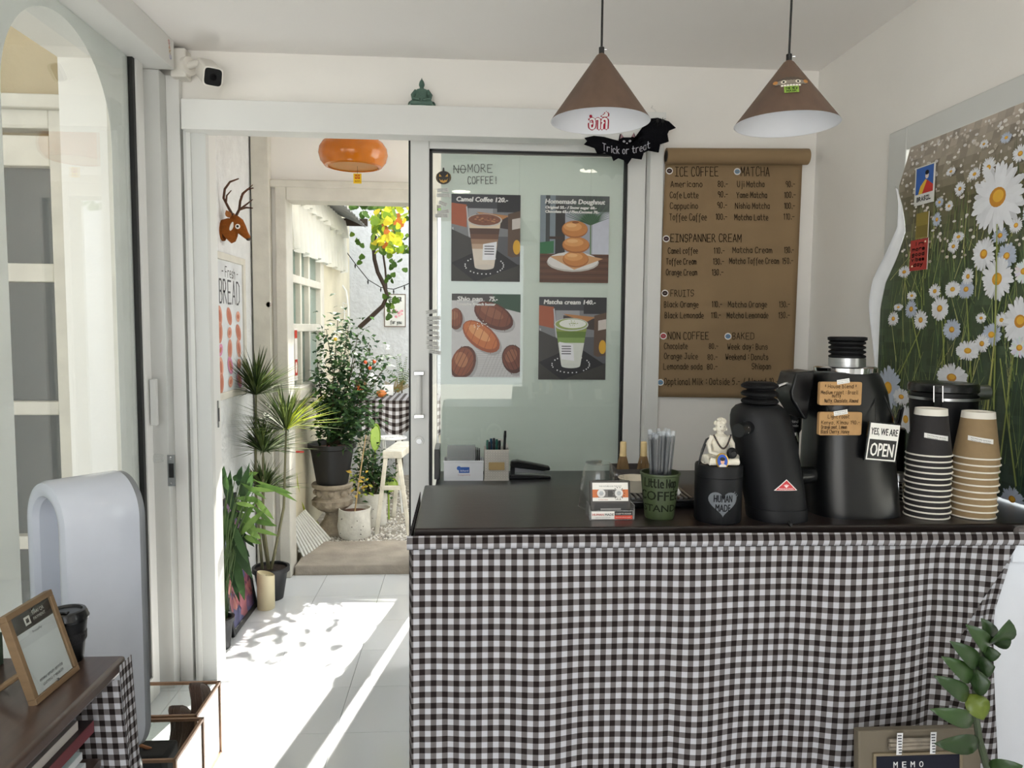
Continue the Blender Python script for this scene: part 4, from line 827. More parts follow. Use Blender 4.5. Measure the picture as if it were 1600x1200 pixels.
for k, (dx, dy, h_, c_) in enumerate(((-.034, .0, .03, '#2c6a5c'), (-.02, .01, .035, '#1c4a6a'), (-.01, -.02, .04, '#22252c'), (.002, .01, .032, '#2c6a5c'), (.012, -.01, .03, '#15161a'), (.034, 0, .066, '#15161a'), (-.028, -.02, .026, '#33373c'))):
    t2 = thing('pen', V(xm+dx*.8, Yb+dy, BZ+.008), ('dark green pen at the left edge of the patterned tin', 'navy blue pen second from the left in the patterned tin', 'dark grey pen at the front of the patterned tin', 'dark green pen in the middle of the patterned tin', 'short black pen right of the green pens in the tin', 'tall black marker pen leaning at the right of the patterned tin', 'slate grey pen low at the front left of the tin')[k], 'pen', 'pens in the patterned tin')
    b_, e_ = V(xm+dx*.8, Yb+dy, BZ+.008), V(xm+dx, Yb+dy*.8, BZ+hp_+h_); cm = mat('pen_'+c_[1:], c_, .35)
    MB().tube([b_, b_.lerp(e_, .9)], .005, 8).build('barrel', cm, t2); MB().tube([b_.lerp(e_, .86), e_], [.006, .0045], 8).build('cap', cm, t2)
m = MB(); tc = V(xm+.012, Yb+.02, BZ+hp_-.005)
for k in range(16):
    A_, B_ = pi*k/16, pi*(k+1)/16
    m.loft([[tc+V(cos(g)*r_, y, sin(g)*r_) for r_, y in ((.036, -.007), (.036, .007), (.027, .007), (.027, -.007))] for g in (A_, B_)])
tag(m.build('tape_roll', MATS['white_card'] if 'white_card' in MATS else ALU), 'white tape roll sticking up out of the pen tin', 'tape')
t = thing('stapler', AY(828, 748, 2.78)*1, 'black stapler lying beside the patterned pen tin', 'stapler'); sx, ex = AY(796, 740, Yb).x, AY(860, 740, Yb).x; Wd = ex-sx; BP = mat('black_gloss_plastic', '#131415', .25, var=.1)
t.location = (sx+Wd/2, Yb, BZ); WL[t.name] = V(sx+Wd/2, Yb, BZ)
MB().prism([(sx, Yb-.02, BZ), (ex, Yb-.02, BZ), (ex, Yb-.02, BZ+.010), (sx+.02, Yb-.02, BZ+.018), (sx, Yb-.02, BZ+.014)], (0, .04, 0)).build('base', BP, t, bevel=.003)
MB().prism([(sx+.002, Yb-.018, BZ+.045), (sx+.006, Yb-.018, BZ+.068), (sx+.03, Yb-.018, BZ+.072), (ex-.03, Yb-.018, BZ+.052), (ex-.004, Yb-.018, BZ+.046), (ex-.002, Yb-.018, BZ+.032), (ex-.03, Yb-.018, BZ+.030)], (0, .036, 0)).build('arm', BP, t, bevel=.005)
MB().prism([(sx+.004, Yb-.012, BZ+.026), (sx+.004, Yb-.012, BZ+.046), (ex-.03, Yb-.012, BZ+.032), (ex-.03, Yb-.012, BZ+.022)], (0, .024, 0)).build('magazine', STEELM, t)
MB().box(sx+.004, sx+.02, Yb-.014, Yb+.014, BZ+.014, BZ+.05).build('hinge', BP, t)
# ---- front counter objects
def facing(c): return math.atan2(-c.y, -c.x)
def C(px, py): return AZ(px, py, CZ)
def sil(mb, rows, Yc, dr=1.0, n=36, pw=2.0, z0=CZ, col=None, yoff=None):
    """loft of (super)elliptic rings; each row = (pixel y, left x, right x), read at depth Yc"""
    R_ = []
    for i, (py, xl, xr) in enumerate(rows):
        pl, pr = AY(xl, py, Yc), AY(xr, py, Yc); z = max(z0, (pl.z+pr.z)/2); cx = (pl.x+pr.x)/2; a = (pr.x-pl.x)/2; yo = yoff[i] if yoff else 0
        R_.append([V(cx+a*math.copysign(abs(cos(2*pi*k/n))**(2/pw), cos(2*pi*k/n)), Yc+yo+a*dr*math.copysign(abs(sin(2*pi*k/n))**(2/pw), sin(2*pi*k/n)), z) for k in range(n)])
    return mb.loft(R_, True, col)
# glass pitcher turned upside down
Yp = C(935, 797).y+.03; u = S(Yp); pc = V(AY(934, 760, Yp).x, Yp, CZ)
t = thing('glass_pitcher', pc, 'clear glass server standing upside down behind the cassette', 'pitcher')
MB().lathe([(.046, .001), (.047, .003), (.046, .02), (.040, .075), (.034, .105), (.028, .112), (0, .113), (0, .110), (.027, .109), (.032, .103), (.038, .073), (.044, .02), (.0445, .002)], pc, 36, cap=False).build('bowl', GLASSB, t)
MB().tube([pc+V(.036, -.01, .085), pc+V(.058, -.015, .08), pc+V(.06, -.015, .04), pc+V(.044, -.012, .025)], .005, 10).build('handle', GLASSB, t)
MB().tube([pc+V(cos(a_)*.0465, sin(a_)*.0465, .003) for a_ in [2*pi*k/30 for k in range(31)]], .0018, 6, cap=False).build('rim', GLASSB, t)
MB().tube([pc+V(cos(a_)*.03, sin(a_)*.03, .1105) for a_ in [2*pi*k/30 for k in range(31)]], .0018, 6, cap=False).build('foot_ring', GLASSB, t)
# cassette speaker on clear stand
b = C(955, 811); u = S(b.y); Wc, Hc = 72*u, 52*u
t = thing('cassette_speaker', b, 'retro cassette shaped speaker with orange stripe on a clear stand', 'speaker')
T = Matrix.Translation(b+V(0, .010, .012)) @ Matrix.Rotation(radians(-13), 4, 'X')
MB(T).box(-Wc*.46, Wc*.46, -.004, .008, .004, Hc).build('shell', mat('dark_translucent_plastic', '#4b4744', .25, var=.1), t, bevel=.003)
class TQ:
    def __init__(s, T, y, x0): s.T = T; s.y = y; s.x0 = x0
    def p(s, u, v, h=0): return s.T @ V(s.x0+u, s.y-h, v)
a = Art(TQ(T, -.0042, -Wc*.46)); W_ = Wc*.92
a.rect(W_*.06, Hc*.36, W_*.94, Hc*.93, '#e6e3dc'); a.rect(W_*.06, Hc*.47, W_*.94, Hc*.72, '#c9703c'); a.rect(W_*.2, Hc*.47, W_*.8, Hc*.72, '#6e6a66'); a.rect(W_*.44, Hc*.5, W_*.56, Hc*.69, '#3c3936')
a.type('THE FUTURE IS IN THE PAST', W_*.22, Hc*.80, W_*.56, col='#2a2725'); a.type('HUMAN MADE', W_*.2, Hc*.39, W_*.24, col='#b05030'); a.type('NR A 60', W_*.62, Hc*.39, W_*.14, col='#3a3735'); a.rect(W_*.1, Hc*.05, W_*.9, Hc*.3, '#2c2a29')
a.rect(W_*.25, Hc*.09, W_*.75, Hc*.14, '#8d8a88'); a.build('label_print', t)
for k, x in enumerate((-.21, .19)):
    c = T @ V(x*Wc, -.0045, Hc*.6); rn = (T.to_3x3() @ V(0, -1, 0))
    MB().tube([c, c+rn*.003], .0095, 20).build('reel', mat('white_plastic', '#dcdad6', .4), t); MB().tube([c+rn*.002, c+rn*.0042], .0055, 6).build('hub', STEELM, t)
    if k == 1:
        for j in range(14): 
            a_ = 2*pi*j/14; q = c+T.to_3x3() @ V(cos(a_)*.0135, 0, sin(a_)*.0135); MB().tube([q, q+rn*.001], .0012, 6).build('dot', BLACKR, t)
for s_ in (-1, 1): MB().box(b.x+s_*Wc*.5-.001, b.x+s_*Wc*.5+.001, b.y-.008, b.y+.04, CZ, CZ+.034).build('stand_side', CLR, t)
MB().box(b.x-Wc*.5, b.x+Wc*.5, b.y-.008, b.y-.006, CZ, CZ+.022).build('stand_front', CLR, t); MB().box(b.x-Wc*.5, b.x+Wc*.5, b.y-.006, b.y+.04, CZ, CZ+.002).build('stand_base', CLR, t)
a = Art(Plane2((b.x-Wc*.46, b.y-.0082, CZ+.002), (1, 0, 0), (0, 0, 1)))
a.rect(0, 0, W_*.56, .018, '#efece6'); a.rect(W_*.56, .0085, W_, .018, '#2a2828'); a.rect(W_*.56, 0, W_, .0085, '#d0503c')
a.type('HUMAN', W_*.02, .008, W_*.28, col='#c04038', bold=.0002); a.type('MADE', W_*.33, .008, W_*.21, col='#222', bold=.0002) if False else a.type('MADE', W_*.33, .008, W_*.21, col='#222222', bold=.0002)
a.type('GEARS FOR FUTURISTIC TEENAGERS', W_*.1, .003, W_*.36, col='#444444'); a.type('CASSETTE SPEAKER', W_*.59, .011, W_*.38, col='#efece6'); a.type('bluetooth stereo sound', W_*.59, .003, W_*.36, col='#f5dcd6'); a.build('card_print', t)
# dark box with tea whisks
Yw = 1.99
t = thing('whisk_box', V(AY(1000, 750, Yw).x, Yw, CZ), 'dark grey open box holding bamboo whisks at the counter rear', 'box')
bx0, bx1 = AY(962, 750, Yw-.04).x, AY(1040, 750, Yw-.04).x; zt_ = AY(980, 733, Yw-.04).z; DG = mat('dark_grey_card', '#4a4543', .7)
for q in ((bx0, bx1, Yw-.045, Yw-.041), (bx0, bx1, Yw+.041, Yw+.045), (bx0, bx0+.004, Yw-.041, Yw+.041), (bx1-.004, bx1, Yw-.041, Yw+.041)): MB().box(*q, CZ, zt_).build('side', DG, t, bevel=.001)
MB().box(bx0, bx1, Yw-.045, Yw+.045, CZ, CZ+.003).build('base', DG, t)
BAM = mat('pale_bamboo_whisk', '#d9c08c', .6, var=.12, scale=30); BR = mat('brown_bristle', '#8a6f4c', .8, var=.2, scale=60)
for k, px in enumerate((973, 1005)):
    p = AY(px, 735, Yw); top = AY(px, 690, Yw).z; p.z = CZ+.02
    t = thing('bamboo_whisk', V(p.x, Yw, CZ+.004), ('left bamboo tea whisk standing handle up in the dark box' if k == 0 else 'right bamboo tea whisk half hidden behind the straws'), 'whisk', 'bamboo tea whisks')
    MB().lathe([(.0085, top-.033), (.009, top-.03), (.0085, top-.002), (.007, top)], (p.x, Yw, 0), 18).build('handle', BAM, t); m = MB()
    for j in range(46):
        a_ = 2*pi*j/46; r_ = .020 if j % 2 else .016; m.tube([(p.x+cos(a_)*.007, Yw+sin(a_)*.007, top-.032), (p.x+cos(a_)*r_*.7, Yw+sin(a_)*r_*.7, top-.06), (p.x+cos(a_)*r_, Yw+sin(a_)*r_, top-.1)], .0008, 4)
    f_ = m.build('bristles', BR, t); f_['kind'] = 'stuff'
    MB().lathe([(.0095, top-.04), (.0098, top-.036), (.0092, top-.032)], (p.x, Yw, 0), 18).build('binding', BAM, t)
# steel drip tray behind the cup
d0_ = C(1040, 790); d1_ = C(1098, 757)
t = thing('drip_tray', V((d0_.x+d1_.x)/2, (d0_.y+d1_.y)/2, CZ), 'black drip tray with slatted steel grille behind the green cup', 'tray')
ty0_, ty1_, tx0_, tx1_ = 1.76, 2.03, AY(985, 780, 1.76).x, AY(1092, 780, 1.76).x
MB().box(tx0_, tx1_, ty0_, ty1_, CZ, CZ+.022).build('tray', MATS['black_gloss_plastic'], t, bevel=.006)
for k in range(12): MB().box(tx0_+.006+k*(tx1_-tx0_-.012)/12, tx0_+.006+(k+.55)*(tx1_-tx0_-.012)/12, ty0_+.01, ty1_-.01, CZ+.022, CZ+.026).build('slat', STEELM, t)
p = C(1000, 790); tag(MB().lathe([(.03, 0), (.042, .03), (.045, .034), (.041, .034), (.03, .004), (0, .004)], (p.x, 1.85, CZ+.026), 26).build('small_bowl', mat('cream_ceramic', '#d9d0bd', .35)), 'small cream bowl on the drip tray behind the green cup', 'bowl')
tp = AY(1061, 772, 1.82); MB().obox(tp, .014, .008, .075, rotm('Y', -28) @ rotm('X', -30)).build('tamper_handle', STEELM, t, bevel=.002)
# green cup of straws
Yg = C(1031, 813).y+.032; u = S(Yg); gc = V(AY(1030, 800, Yg).x, Yg, CZ)
OLIVE = mat('olive_plastic', '#3e4a2e', .45, var=.04); rb_, rt_, hg = 23.5*u, 31*u, AY(1030, 737, Yg).z-CZ
t = thing('straw_cup', gc, 'olive green coffee stand cup full of black straws', 'cup')
MB().lathe([(rb_*.96, 0), (rb_, .004), (rt_, hg-.006), (rt_+.002, hg-.004), (rt_+.002, hg), (rt_-.002, hg), (rt_-.003, hg-.01), (rb_-.003, .006), (0, .006)], gc, 40, cap=False).build('body', OLIVE, t)
a = Art(CylWrap(gc, lambda v: rb_+(rt_-rb_)*v/hg+.0002, facing(gc))); K = '#1c2016'
a.hand('Little Nap', -rt_*.85, hg*.73, rt_*1.75, hg*.17, col=K, pen=.0036, jit=.1); a.type('COFFEE', 0, hg*.44, rt_*2.35, height=hg*.2, col=K, align='c', bold=.0006); a.type('STAND', 0, hg*.19, rt_*1.85, height=hg*.15, col=K, align='c', bold=.0004)
a.build('print', t, PRINTM)
STRAW = mat('black_straw', '#17181a', .35); SLV = glass('clear_sleeve', '#f6f8fa', 1.2, .15, .05, '#e8ecf2'); rd = random.Random(4)
sme = None
for k in range(26):
    a_ = k*2.4; r_ = rt_*.62*sqrt((k+.5)/26); bx, by = cos(a_)*r_*.62, sin(a_)*r_*.62; tx, ty = cos(a_)*r_*1.15+.002, sin(a_)*r_*1.15
    b_ = gc+V(bx, by, .008); e_ = gc+V(tx, ty, hg+.083+rd.uniform(-.008, .006))
    t2 = thing('drinking_straw', b_, 'black drinking straw in a clear sleeve standing in the olive cup', 'straw', 'straws in the olive cup')
    MB().tube([b_, e_], .0031, 8).build('tube', STRAW, t2); MB().tube([b_+V(0, 0, .0), e_+(e_-b_).normalized()*.012], [.0045, .0048], 8, cap=False).build('sleeve', SLV, t2)
# black canister with heart
Yk = C(1121, 820).y+.05; u = S(Yk); kc = V(AY(1121, 800, Yk).x, Yk, CZ); rk = 37.5*u; hk = AY(1121, 724, Yk).z-CZ
MBLK = mat('matte_black', '#0e0f12', .5, var=.05, spec=.3)
t = thing('coffee_canister', kc, 'matte black canister with grey heart logo on the counter', 'canister')
MB().lathe([(rk*.96, 0), (rk, .004), (rk, hk*.79), (rk*.985, hk*.795)], kc, 44).build('body', MBLK, t); MB().lathe([(rk*.985, hk*.795), (rk*1.01, hk*.80), (rk*1.01, hk*.97), (rk*.98, hk), (0, hk)], kc, 44).build('lid', MBLK, t)
a = Art(CylWrap(kc, lambda v: rk+.0002, facing(kc))); hx, hy, hs = .012, hk*.39, hk*.25
P_ = []
for i in range(40):
    q = 2*pi*i/40; P_.append((hx+hs*1.02*sin(q)**3, hy+hs*.9*(13*cos(q)-5*cos(2*q)-2*cos(3*q)-cos(4*q))/15))
RN = 7; cP = [(hx+(x-hx)*q/RN, hy+(y-hy)*q/RN) for q in range(1, RN+1) for x, y in P_]; a.mb.add([a.S.p(x, y, a.h) for x, y in cP], [tuple(range(40))]+[(q*40+i, q*40+(i+1) % 40, (q+1)*40+(i+1) % 40, (q+1)*40+i) for q in range(RN-1) for i in range(40)], '#6c7075'); a.h += .0006
a.type('HUMAN', hx, hy+.001, hs*1.25, height=.016, col='#17181b', align='c', bold=.0004); a.type('MADE', hx, hy-.020, hs*1.0, height=.016, col='#17181b', align='c', bold=.0004)
for k in range(3): a.line(hx+hs*.72+.004*k, hy+hs*.6-.004*k, hx+hs*.85+.004*k, hy+hs*.75-.004*k, .002, '#6c7075')
a.build('heart_print', t, PRINTM)
# seated plaster figure with necklace and pendant
ST = mat('ivory_plaster', '#ded8c8', .75, var=.1, scale=40, bump=.3, bscale=150)
sb = V(AY(1123, 720, Yk).x, Yk-.005, CZ+hk); k_ = 72*S(Yk)/.10
t = thing('plaster_figurine', sb, 'small ivory seated statuette wearing a beaded necklace on black canister', 'statuette')
def SP(x, y, z): return sb+V(x, y, z)*k_
m = MB(); m.lathe([(.021, .014), (.023, .022), (.017, .036), (.02, .05), (.019, .062), (.009, .068), (.0075, .073)], (0, 0, 0), 20, sy=.75); m.v = [sb+p*k_ for p in m.v]
for s_ in (-1, 1):
    m.tube([SP(s_*.018, 0, .062), SP(s_*.027, -.002, .045), SP(s_*.026, -.014, .028), SP(s_*.008, -.024, .024)], [.0065*k_, .006*k_, .005*k_, .004*k_], 10)
    m.tube([SP(s_*.01, .002, .012), SP(s_*.036, -.008, .012), SP(s_*.030, -.026, .010), SP(-s_*.012, -.030, .008)], [.012*k_, .011*k_, .009*k_, .006*k_], 12)
m.build('body', ST, t)
m = MB(); m.ball(SP(0, -.001, .084), .0115*k_, .012*k_, .0145*k_); m.ball(SP(0, -.0128, .082), .002*k_, .003*k_, .003*k_, n=8, m=6); hd = m.build('head', ST, t)
m = MB(); rd = random.Random(6)
for k in range(34):
    a_ = rd.uniform(0, 6.28); e = rd.uniform(.15, 1.5); d = V(cos(a_)*cos(e), sin(a_)*cos(e), sin(e))
    if d.y < -.55 and d.z < .45: continue
    m.ball(SP(0, -.001, .086)+V(d.x*.0125, d.y*.013, d.z*.0145)*k_, .0042*k_, n=7, m=5)
for s_ in (-1, 1): m.ball(SP(s_*.0125, 0, .078), .004*k_, n=7, m=5)
m.build('curls', ST, t)
for s_ in (-1, 1): MB().ball(SP(s_*.004, -.0115, .085), .0013*k_, n=6, m=5).build('eye', mat('dark_brown', '#2c1a12'), t)
MB().tube([SP(-.003, -.0128, .0765), SP(0, -.0132, .076), SP(.003, -.0128, .0765)], .0006*k_, 5).build('mouth', mat('rose_grey', '#9c8278', .7), t)
t2 = thing('bead_necklace', SP(0, -.02, .03), 'dark beaded necklace with oval photo pendant hung on the statuette', 'necklace')
for k in range(26):
    q = k/25; x = -.019+.038*q; z = .066-.028*sin(pi*q); y = -.014-.008*sin(pi*q); MB().ball(SP(x, y, z), .0022*k_, n=8, m=6).build('bead', mat('amber_brown_bead' if k % 3 == 0 else 'dark_bead', '#4a2a1c' if k % 3 == 0 else '#1c1614', .3), t2)
pd = SP(-.006, -.034, .012); m = MB(); T = Matrix.Translation(pd) @ Matrix.Rotation(radians(-12), 4, 'X')
MB(T).loft([[V(cos(2*pi*k/28)*.0135*q*k_, y, sin(2*pi*k/28)*.017*q*k_) for k in range(28)] for q, y in ((1, .001), (1.06, 0), (1.0, -.002), (.86, -.0015))]).build('pendant_rim', mat('gold_metal', '#c9a24a', .3, .9), t2)
a = Art(TQ(T, -.0022, 0)); a.ell(0, 0, .0115*k_, .0148*k_, '#2f55b0'); a.ell(0, -.011*k_, .008*k_, .0045*k_, '#d8d4d0'); a.ell(0, -.001*k_, .0045*k_, .006*k_, '#d6a68c'); a.ell(0, .0045*k_, .006*k_, .0042*k_, '#1c1718'); a.build('portrait_print', t2)
MB().ball(SP(.018, -.026, .028), .012*k_, .008*k_, .013*k_).build('camera_charm', MBLK, t2); MB().cyl(SP(.018, -.032, .028), SP(.018, -.038, .028), .006*k_, n=14).build('camera_lens', BP, t2)
rib = [SP(-.022, .0, .06), SP(-.032, -.002, .055), SP(-.042, -.004, .03), SP(-.05, -.004, -.008), SP(-.046, -.004, .012), SP(-.034, -.002, .045)]
MB().tube(rib, .0022*k_, 6).build('ribbon', BLACKR, t2)
# ---- matte black grinder with bellows
Y1 = C(1212, 818).y+.062; u = S(Y1)
t = thing('coffee_grinder', V(AY(1212, 810, Y1).x, Y1, CZ), 'slim matte black coffee grinder with rubber bellows and red badge', 'coffee grinder')
m = MB(); sil(m, [(822, 1172, 1255), (815, 1169, 1257), (800, 1168, 1257), (789, 1167, 1256)], Y1, .95, 44, 2.3); m.build('base', MBLK, t)
m = MB(); sil(m, [(789, 1168, 1255), (760, 1162, 1252), (720, 1155, 1245), (690, 1149, 1240), (665, 1144, 1234), (650, 1144, 1230), (641, 1146, 1226), (634, 1152, 1218), (631, 1160, 1214)], Y1, .95, 44, 2.3); m.build('body', MBLK, t)
rows = []
for k in range(3): y0 = 632-12*k; rows += [(y0, 1168, 1208), (y0-3, 1160, 1214), (y0-6, 1159, 1215), (y0-9, 1162, 1212), (y0-11, 1168, 1208)]
m = MB(); sil(m, rows+[(597, 1166, 1209)], Y1, 1, 36); m.build('bellows', mat('black_silicone', '#0b0b0d', .65, spec=.25), t)
kb = AY(1160, 671, Y1-.07); MB().tube([kb+V(.06, .06, .006), kb+V(.01, .012, 0), kb+V(.004, .004, 0)], [.013, .016, .016], 20).build('dial_housing', MBLK, t); MB().tube([kb+V(.006, .006, 0), kb+V(-.014, -.012, -.001)], [.0165, .0155], 22).build('dial', BP, t)
for k in range(4): MB().ball(kb+V(.006, -.004, .006-.004*k)+V(.004, -.006, 0), .0012, n=6, m=5).build('dial_mark', ALU, t)
bd = AY(1226, 760, Y1-.06)
bl_, br_ = AY(1162, 760, Y1), AY(1252, 760, Y1); bcx, bra = (bl_.x+br_.x)/2, (br_.x-bl_.x)/2
class TriS:
    def p(s, uu, v, h=0):
        bc = bcx+v*-.065; q_ = min(.98, abs(bd.x+uu-bc)/bra); return V(bd.x+uu, Y1-.95*bra*(1-q_**2.3)**(1/2.3)-.002-h-max(0, -v)*.06, bd.z+v)
a = Art(TriS()); q = 19*u
NB = 12; a.mb.add([a.S.p(-q+2*q*i/NB, y_, .0003) for i in range(NB+1) for y_ in (-.008, -.008+.026*(1-abs(2*i/NB-1)))], [(2*i, 2*i+2, 2*i+3, 2*i+1) for i in range(NB)], '#e8e4e0'); a.mb.add([a.S.p((-q+2*q*i/NB)*.86, y_, .0008) for i in range(NB+1) for y_ in (-.007, -.007+.0225*(1-abs(2*i/NB-1)))], [(2*i, 2*i+2, 2*i+3, 2*i+1) for i in range(NB)], '#c43038'); a.h = .0012; a.type('MAHLKONIG', 0, -.006, q*1.25, col='#f4ecea', align='c')
for k in range(-2, 3): a.line(0, -.001, k*.0028, .007-abs(k)*.001, .0012, '#f4ecea')
a.build('badge_print', t)
MB().tube([AY(1232, 812, Y1-.06), AY(1233, 822, Y1-.072), C(1236, 822)+V(0, 0, .003)], .0035, 8).build('power_cord', BLACKR, t); MB().box(AY(1219, 800, Y1-.06).x, AY(1240, 800, Y1-.06).x, Y1-.0625, Y1-.055, CZ+.006, CZ+.03).build('switch_panel', BP, t)
# ---- large black grinder
Y2 = C(1325, 812).y+.09; u = S(Y2)
SBLK = mat('satin_black_metal', '#0a0b0d', .28, var=.06, spec=.45)
t = thing('espresso_grinder', V(AY(1325, 805, Y2).x, Y2, CZ), 'large glossy black espresso grinder with chrome collar and bellows', 'coffee grinder')
m = MB(); sil(m, [(818, 1264, 1392), (800, 1260, 1393), (730, 1259, 1388), (650, 1263, 1382), (610, 1267, 1376), (590, 1270, 1369), (581, 1273, 1364), (578, 1280, 1357)], Y2, .85, 48, 2.8); m.build('body', SBLK, t)
m = MB(); wp_ = [AY(x, y, Y2-.04) for x, y in ((1244, 582), (1274, 579), (1272, 600), (1262, 656), (1256, 655), (1237, 625), (1235, 612))]; m.prism(wp_, (0, .09, 0)); m.build('side_wing', SBLK, t, bevel=.006)
m = MB(); sil(m, [(582, 1276, 1366), (574, 1275, 1367), (572, 1279, 1363)], Y2, .9, 40); m.build('collar_plate', CHROME, t)
m = MB(); sil(m, [(573, 1297, 1350), (559, 1297, 1350)], Y2, .95, 40); m.build('collar', STEELM, t)
rows = []
for k in range(4): y0 = 560-7*k; rows += [(y0, 1301, 1346), (y0-2, 1297, 1350), (y0-4.5, 1297, 1350), (y0-6.5, 1301, 1346)]
m = MB(); sil(m, rows+[(533, 1299, 1348), (531, 1296, 1352), (527, 1296, 1352), (526, 1300, 1348)], Y2, .95, 40); m.build('bellows', mat('black_silicone', '#141416'), t)
MB().tube([AY(1240, 600, Y2-.01), AY(1226, 600, Y2-.01), AY(1214, 605, Y2-.01)], .0045, 10).build('lever', CHROME, t)
kb = AY(1250, 742, Y2-.03); MB().tube([kb+V(.03, 0, 0), kb+V(-.012, -.01, 0)], [.02, .022], 24).build('side_knob', BP, t); MB().tube([kb+V(-.011, -.01, 0), kb+V(-.014, -.012, 0)], [.018, .014], 24).build('knob_ring', CHROME, t)
Yf = Y2-.85*(1325-1262)*u*.99
kf = mat('kraft_card', '#b08a5c', .85, var=.08, scale=40)
for n_, (xa, ya, xb, yb), lines in (('house blend', (1280, 597, 1347, 633), (('* House blend *', .12, .74, .74), ('Medium roast : Brazil', .03, .48, .88), ('nutty', .3, .34, .2), ('Nutty, Chocolate, Almond', .12, .12, .80))), ('light roast', (1279, 644, 1347, 680), (('Light roast', .2, .74, .5), ('Kenya, Kimau 190.-', .05, .48, .9), ('Orange zest, Lemon', .05, .28, .6), ('Black Cherry, Honey', .05, .08, .66)))):
    p0, p1 = AY(xa, yb, Yf-.012), AY(xb, ya, Yf-.012); W_, H_ = p1.x-p0.x, p1.z-p0.z
    t2 = thing('price_card', V((p0.x+p1.x)/2, Yf-.012, p0.z), ('upper brown card handwritten House blend on the black grinder' if n_[0] == 'h' else 'lower brown card handwritten Light roast on the black grinder'), 'card', 'kraft cards on the grinder')
    m = MB(); r_ = .004; pts = []
    for cx, cz, a0_ in ((W_-r_, H_-r_, 0), (r_, H_-r_, 90), (r_, r_, 180), (W_-r_, r_, 270)): pts += [(p0.x+cx+r_*cos(radians(a0_+q)), Yf-.0125, p0.z+cz+r_*sin(radians(a0_+q))) for q in (0, 30, 60, 90)]
    m.prism(pts, (0, .0105, 0)); m.build('card', kf, t2, smooth=False)
    a = Art(Plane2((p0.x, Yf-.0126, p0.z), (1, 0, 0), (0, 0, 1)))
    for s_, fx, fz, fwid in lines: a.hand(s_, W_*fx, H_*fz, W_*fwid, H_*.15, pen=.0010, col='#231a12', jit=.15)
    a.build('writing', t2, PRINTM)
    q0, q1 = (AY(1308, 601, Yf-.0128), AY(1328, 592, Yf-.0128)) if n_[0] == 'h' else (AY(1303, 650, Yf-.0128), AY(1325, 640, Yf-.0128))
    tl = MB(); S_ = Plane2(q0, (1, 0, .16), (-.16, 0, 1)); w__, h__ = q1.x-q0.x, .0105
    a = Art(S_, base=.0009); a.rect(0, 0, w__, h__, '#e9e8e4'); a.type('NOMORE BAKED', .002, .006, w__-.004, col='#55524e'); a.type('NOMORE COFFEE', .002, .0015, w__-.004, col='#55524e'); a.build('tape_label', t2, PRINTM)
# oval badge and the OPEN sign
ov = AY(1354, 651, Yf+.006)
class OvS:
    def p(s, uu, v, h=0): return ov+V(uu, -h+max(0, uu)*.55-.004, v)
a = Art(OvS()); a.ell(0, 0, 25*u, 11*u, '#1a1a1a', n=28); a.ell(0, 0, 24*u, 10*u, '#dcdcda', n=28); a.type('HTITIN', 0, -4.5*u, 36*u, height=9*u, col='#2a2a2c', align='c', bold=.0003); a.build('badge_print', t)
p0, p1 = AY(1350, 722, Yf-.03), AY(1408, 662, Yf-.03); W_ = p1.x-p0.x; H_ = 62*u*.98
T = Matrix.Translation((p0.x, Yf-.03, p0.z+.004)) @ Matrix.Rotation(radians(6), 4, 'Y') @ Matrix.Rotation(radians(8), 4, 'Z')
t = thing('open_sign', V(p0.x+W_/2, Yf-.03, p0.z), 'small black and white YES WE ARE OPEN sign hanging on the grinder', 'sign')
MB(T).box(0, W_, 0, .006, 0, H_).build('board', BP, t, bevel=.001)
a = Art(TQ(T, -.0002, 0)); a.rect(.003, .003, W_-.003, H_-.003, '#e9e7e1'); a.rect(.006, .006, W_-.006, H_*.56, '#111214')
a.type('YES, WE ARE', W_/2, H_*.68, W_*.84, height=H_*.17, col='#141414', align='c', bold=.0005); a.type('OPEN', W_/2, H_*.14, W_*.72, height=H_*.33, col='#f0eee8', align='c', bold=.0007)
for x in (.5,): pass
a.build('lettering', t)
ch0, ch1 = T @ V(W_*.2, .002, H_), T @ V(W_*.85, .002, H_); hk_ = AY(1364, 582, Y2-.03)
for q in (ch0, ch1): MB().tube([q, q.lerp(hk_, .5)+V(0, -.004, 0), hk_], .0016, 6).build('chain', BLACKR, t)
# ---- press between the grinders
pp = AY(1240, 700, 1.86)
t = thing('hand_press', V(pp.x, 1.86, CZ), 'black hand lever coffee press standing between the two grinders', 'coffee press')
zt_ = AY(1240, 640, 1.86).z
MB().lathe([(.024, 0), (.024, .008), (.014, .012), (.013, zt_-CZ-.06), (.018, zt_-CZ-.05), (.018, zt_-CZ)], (pp.x, 1.86, CZ), 22).build('column', MBLK, t)
MB().tube([AY(1240, 684, 1.83), AY(1246, 683, 1.825)], .014, 16).build('chrome_cap', CHROME, t)
a = Art(Plane2(AY(1236, 663, 1.838), (1, 0, 0), (0, 0, 1))); a.hand('Hand', 0, .004, .018, .007, col='#cfcfcc', pen=.0009); a.hand('made', .003, -.006, .016, .006, col='#cfcfcc', pen=.0009); a.build('print', t)
MB().tube([AY(1238, 690, 1.85), AY(1243, 700, 1.83), AY(1240, 715, 1.82)], .006, 8).build('valve', BP, t)
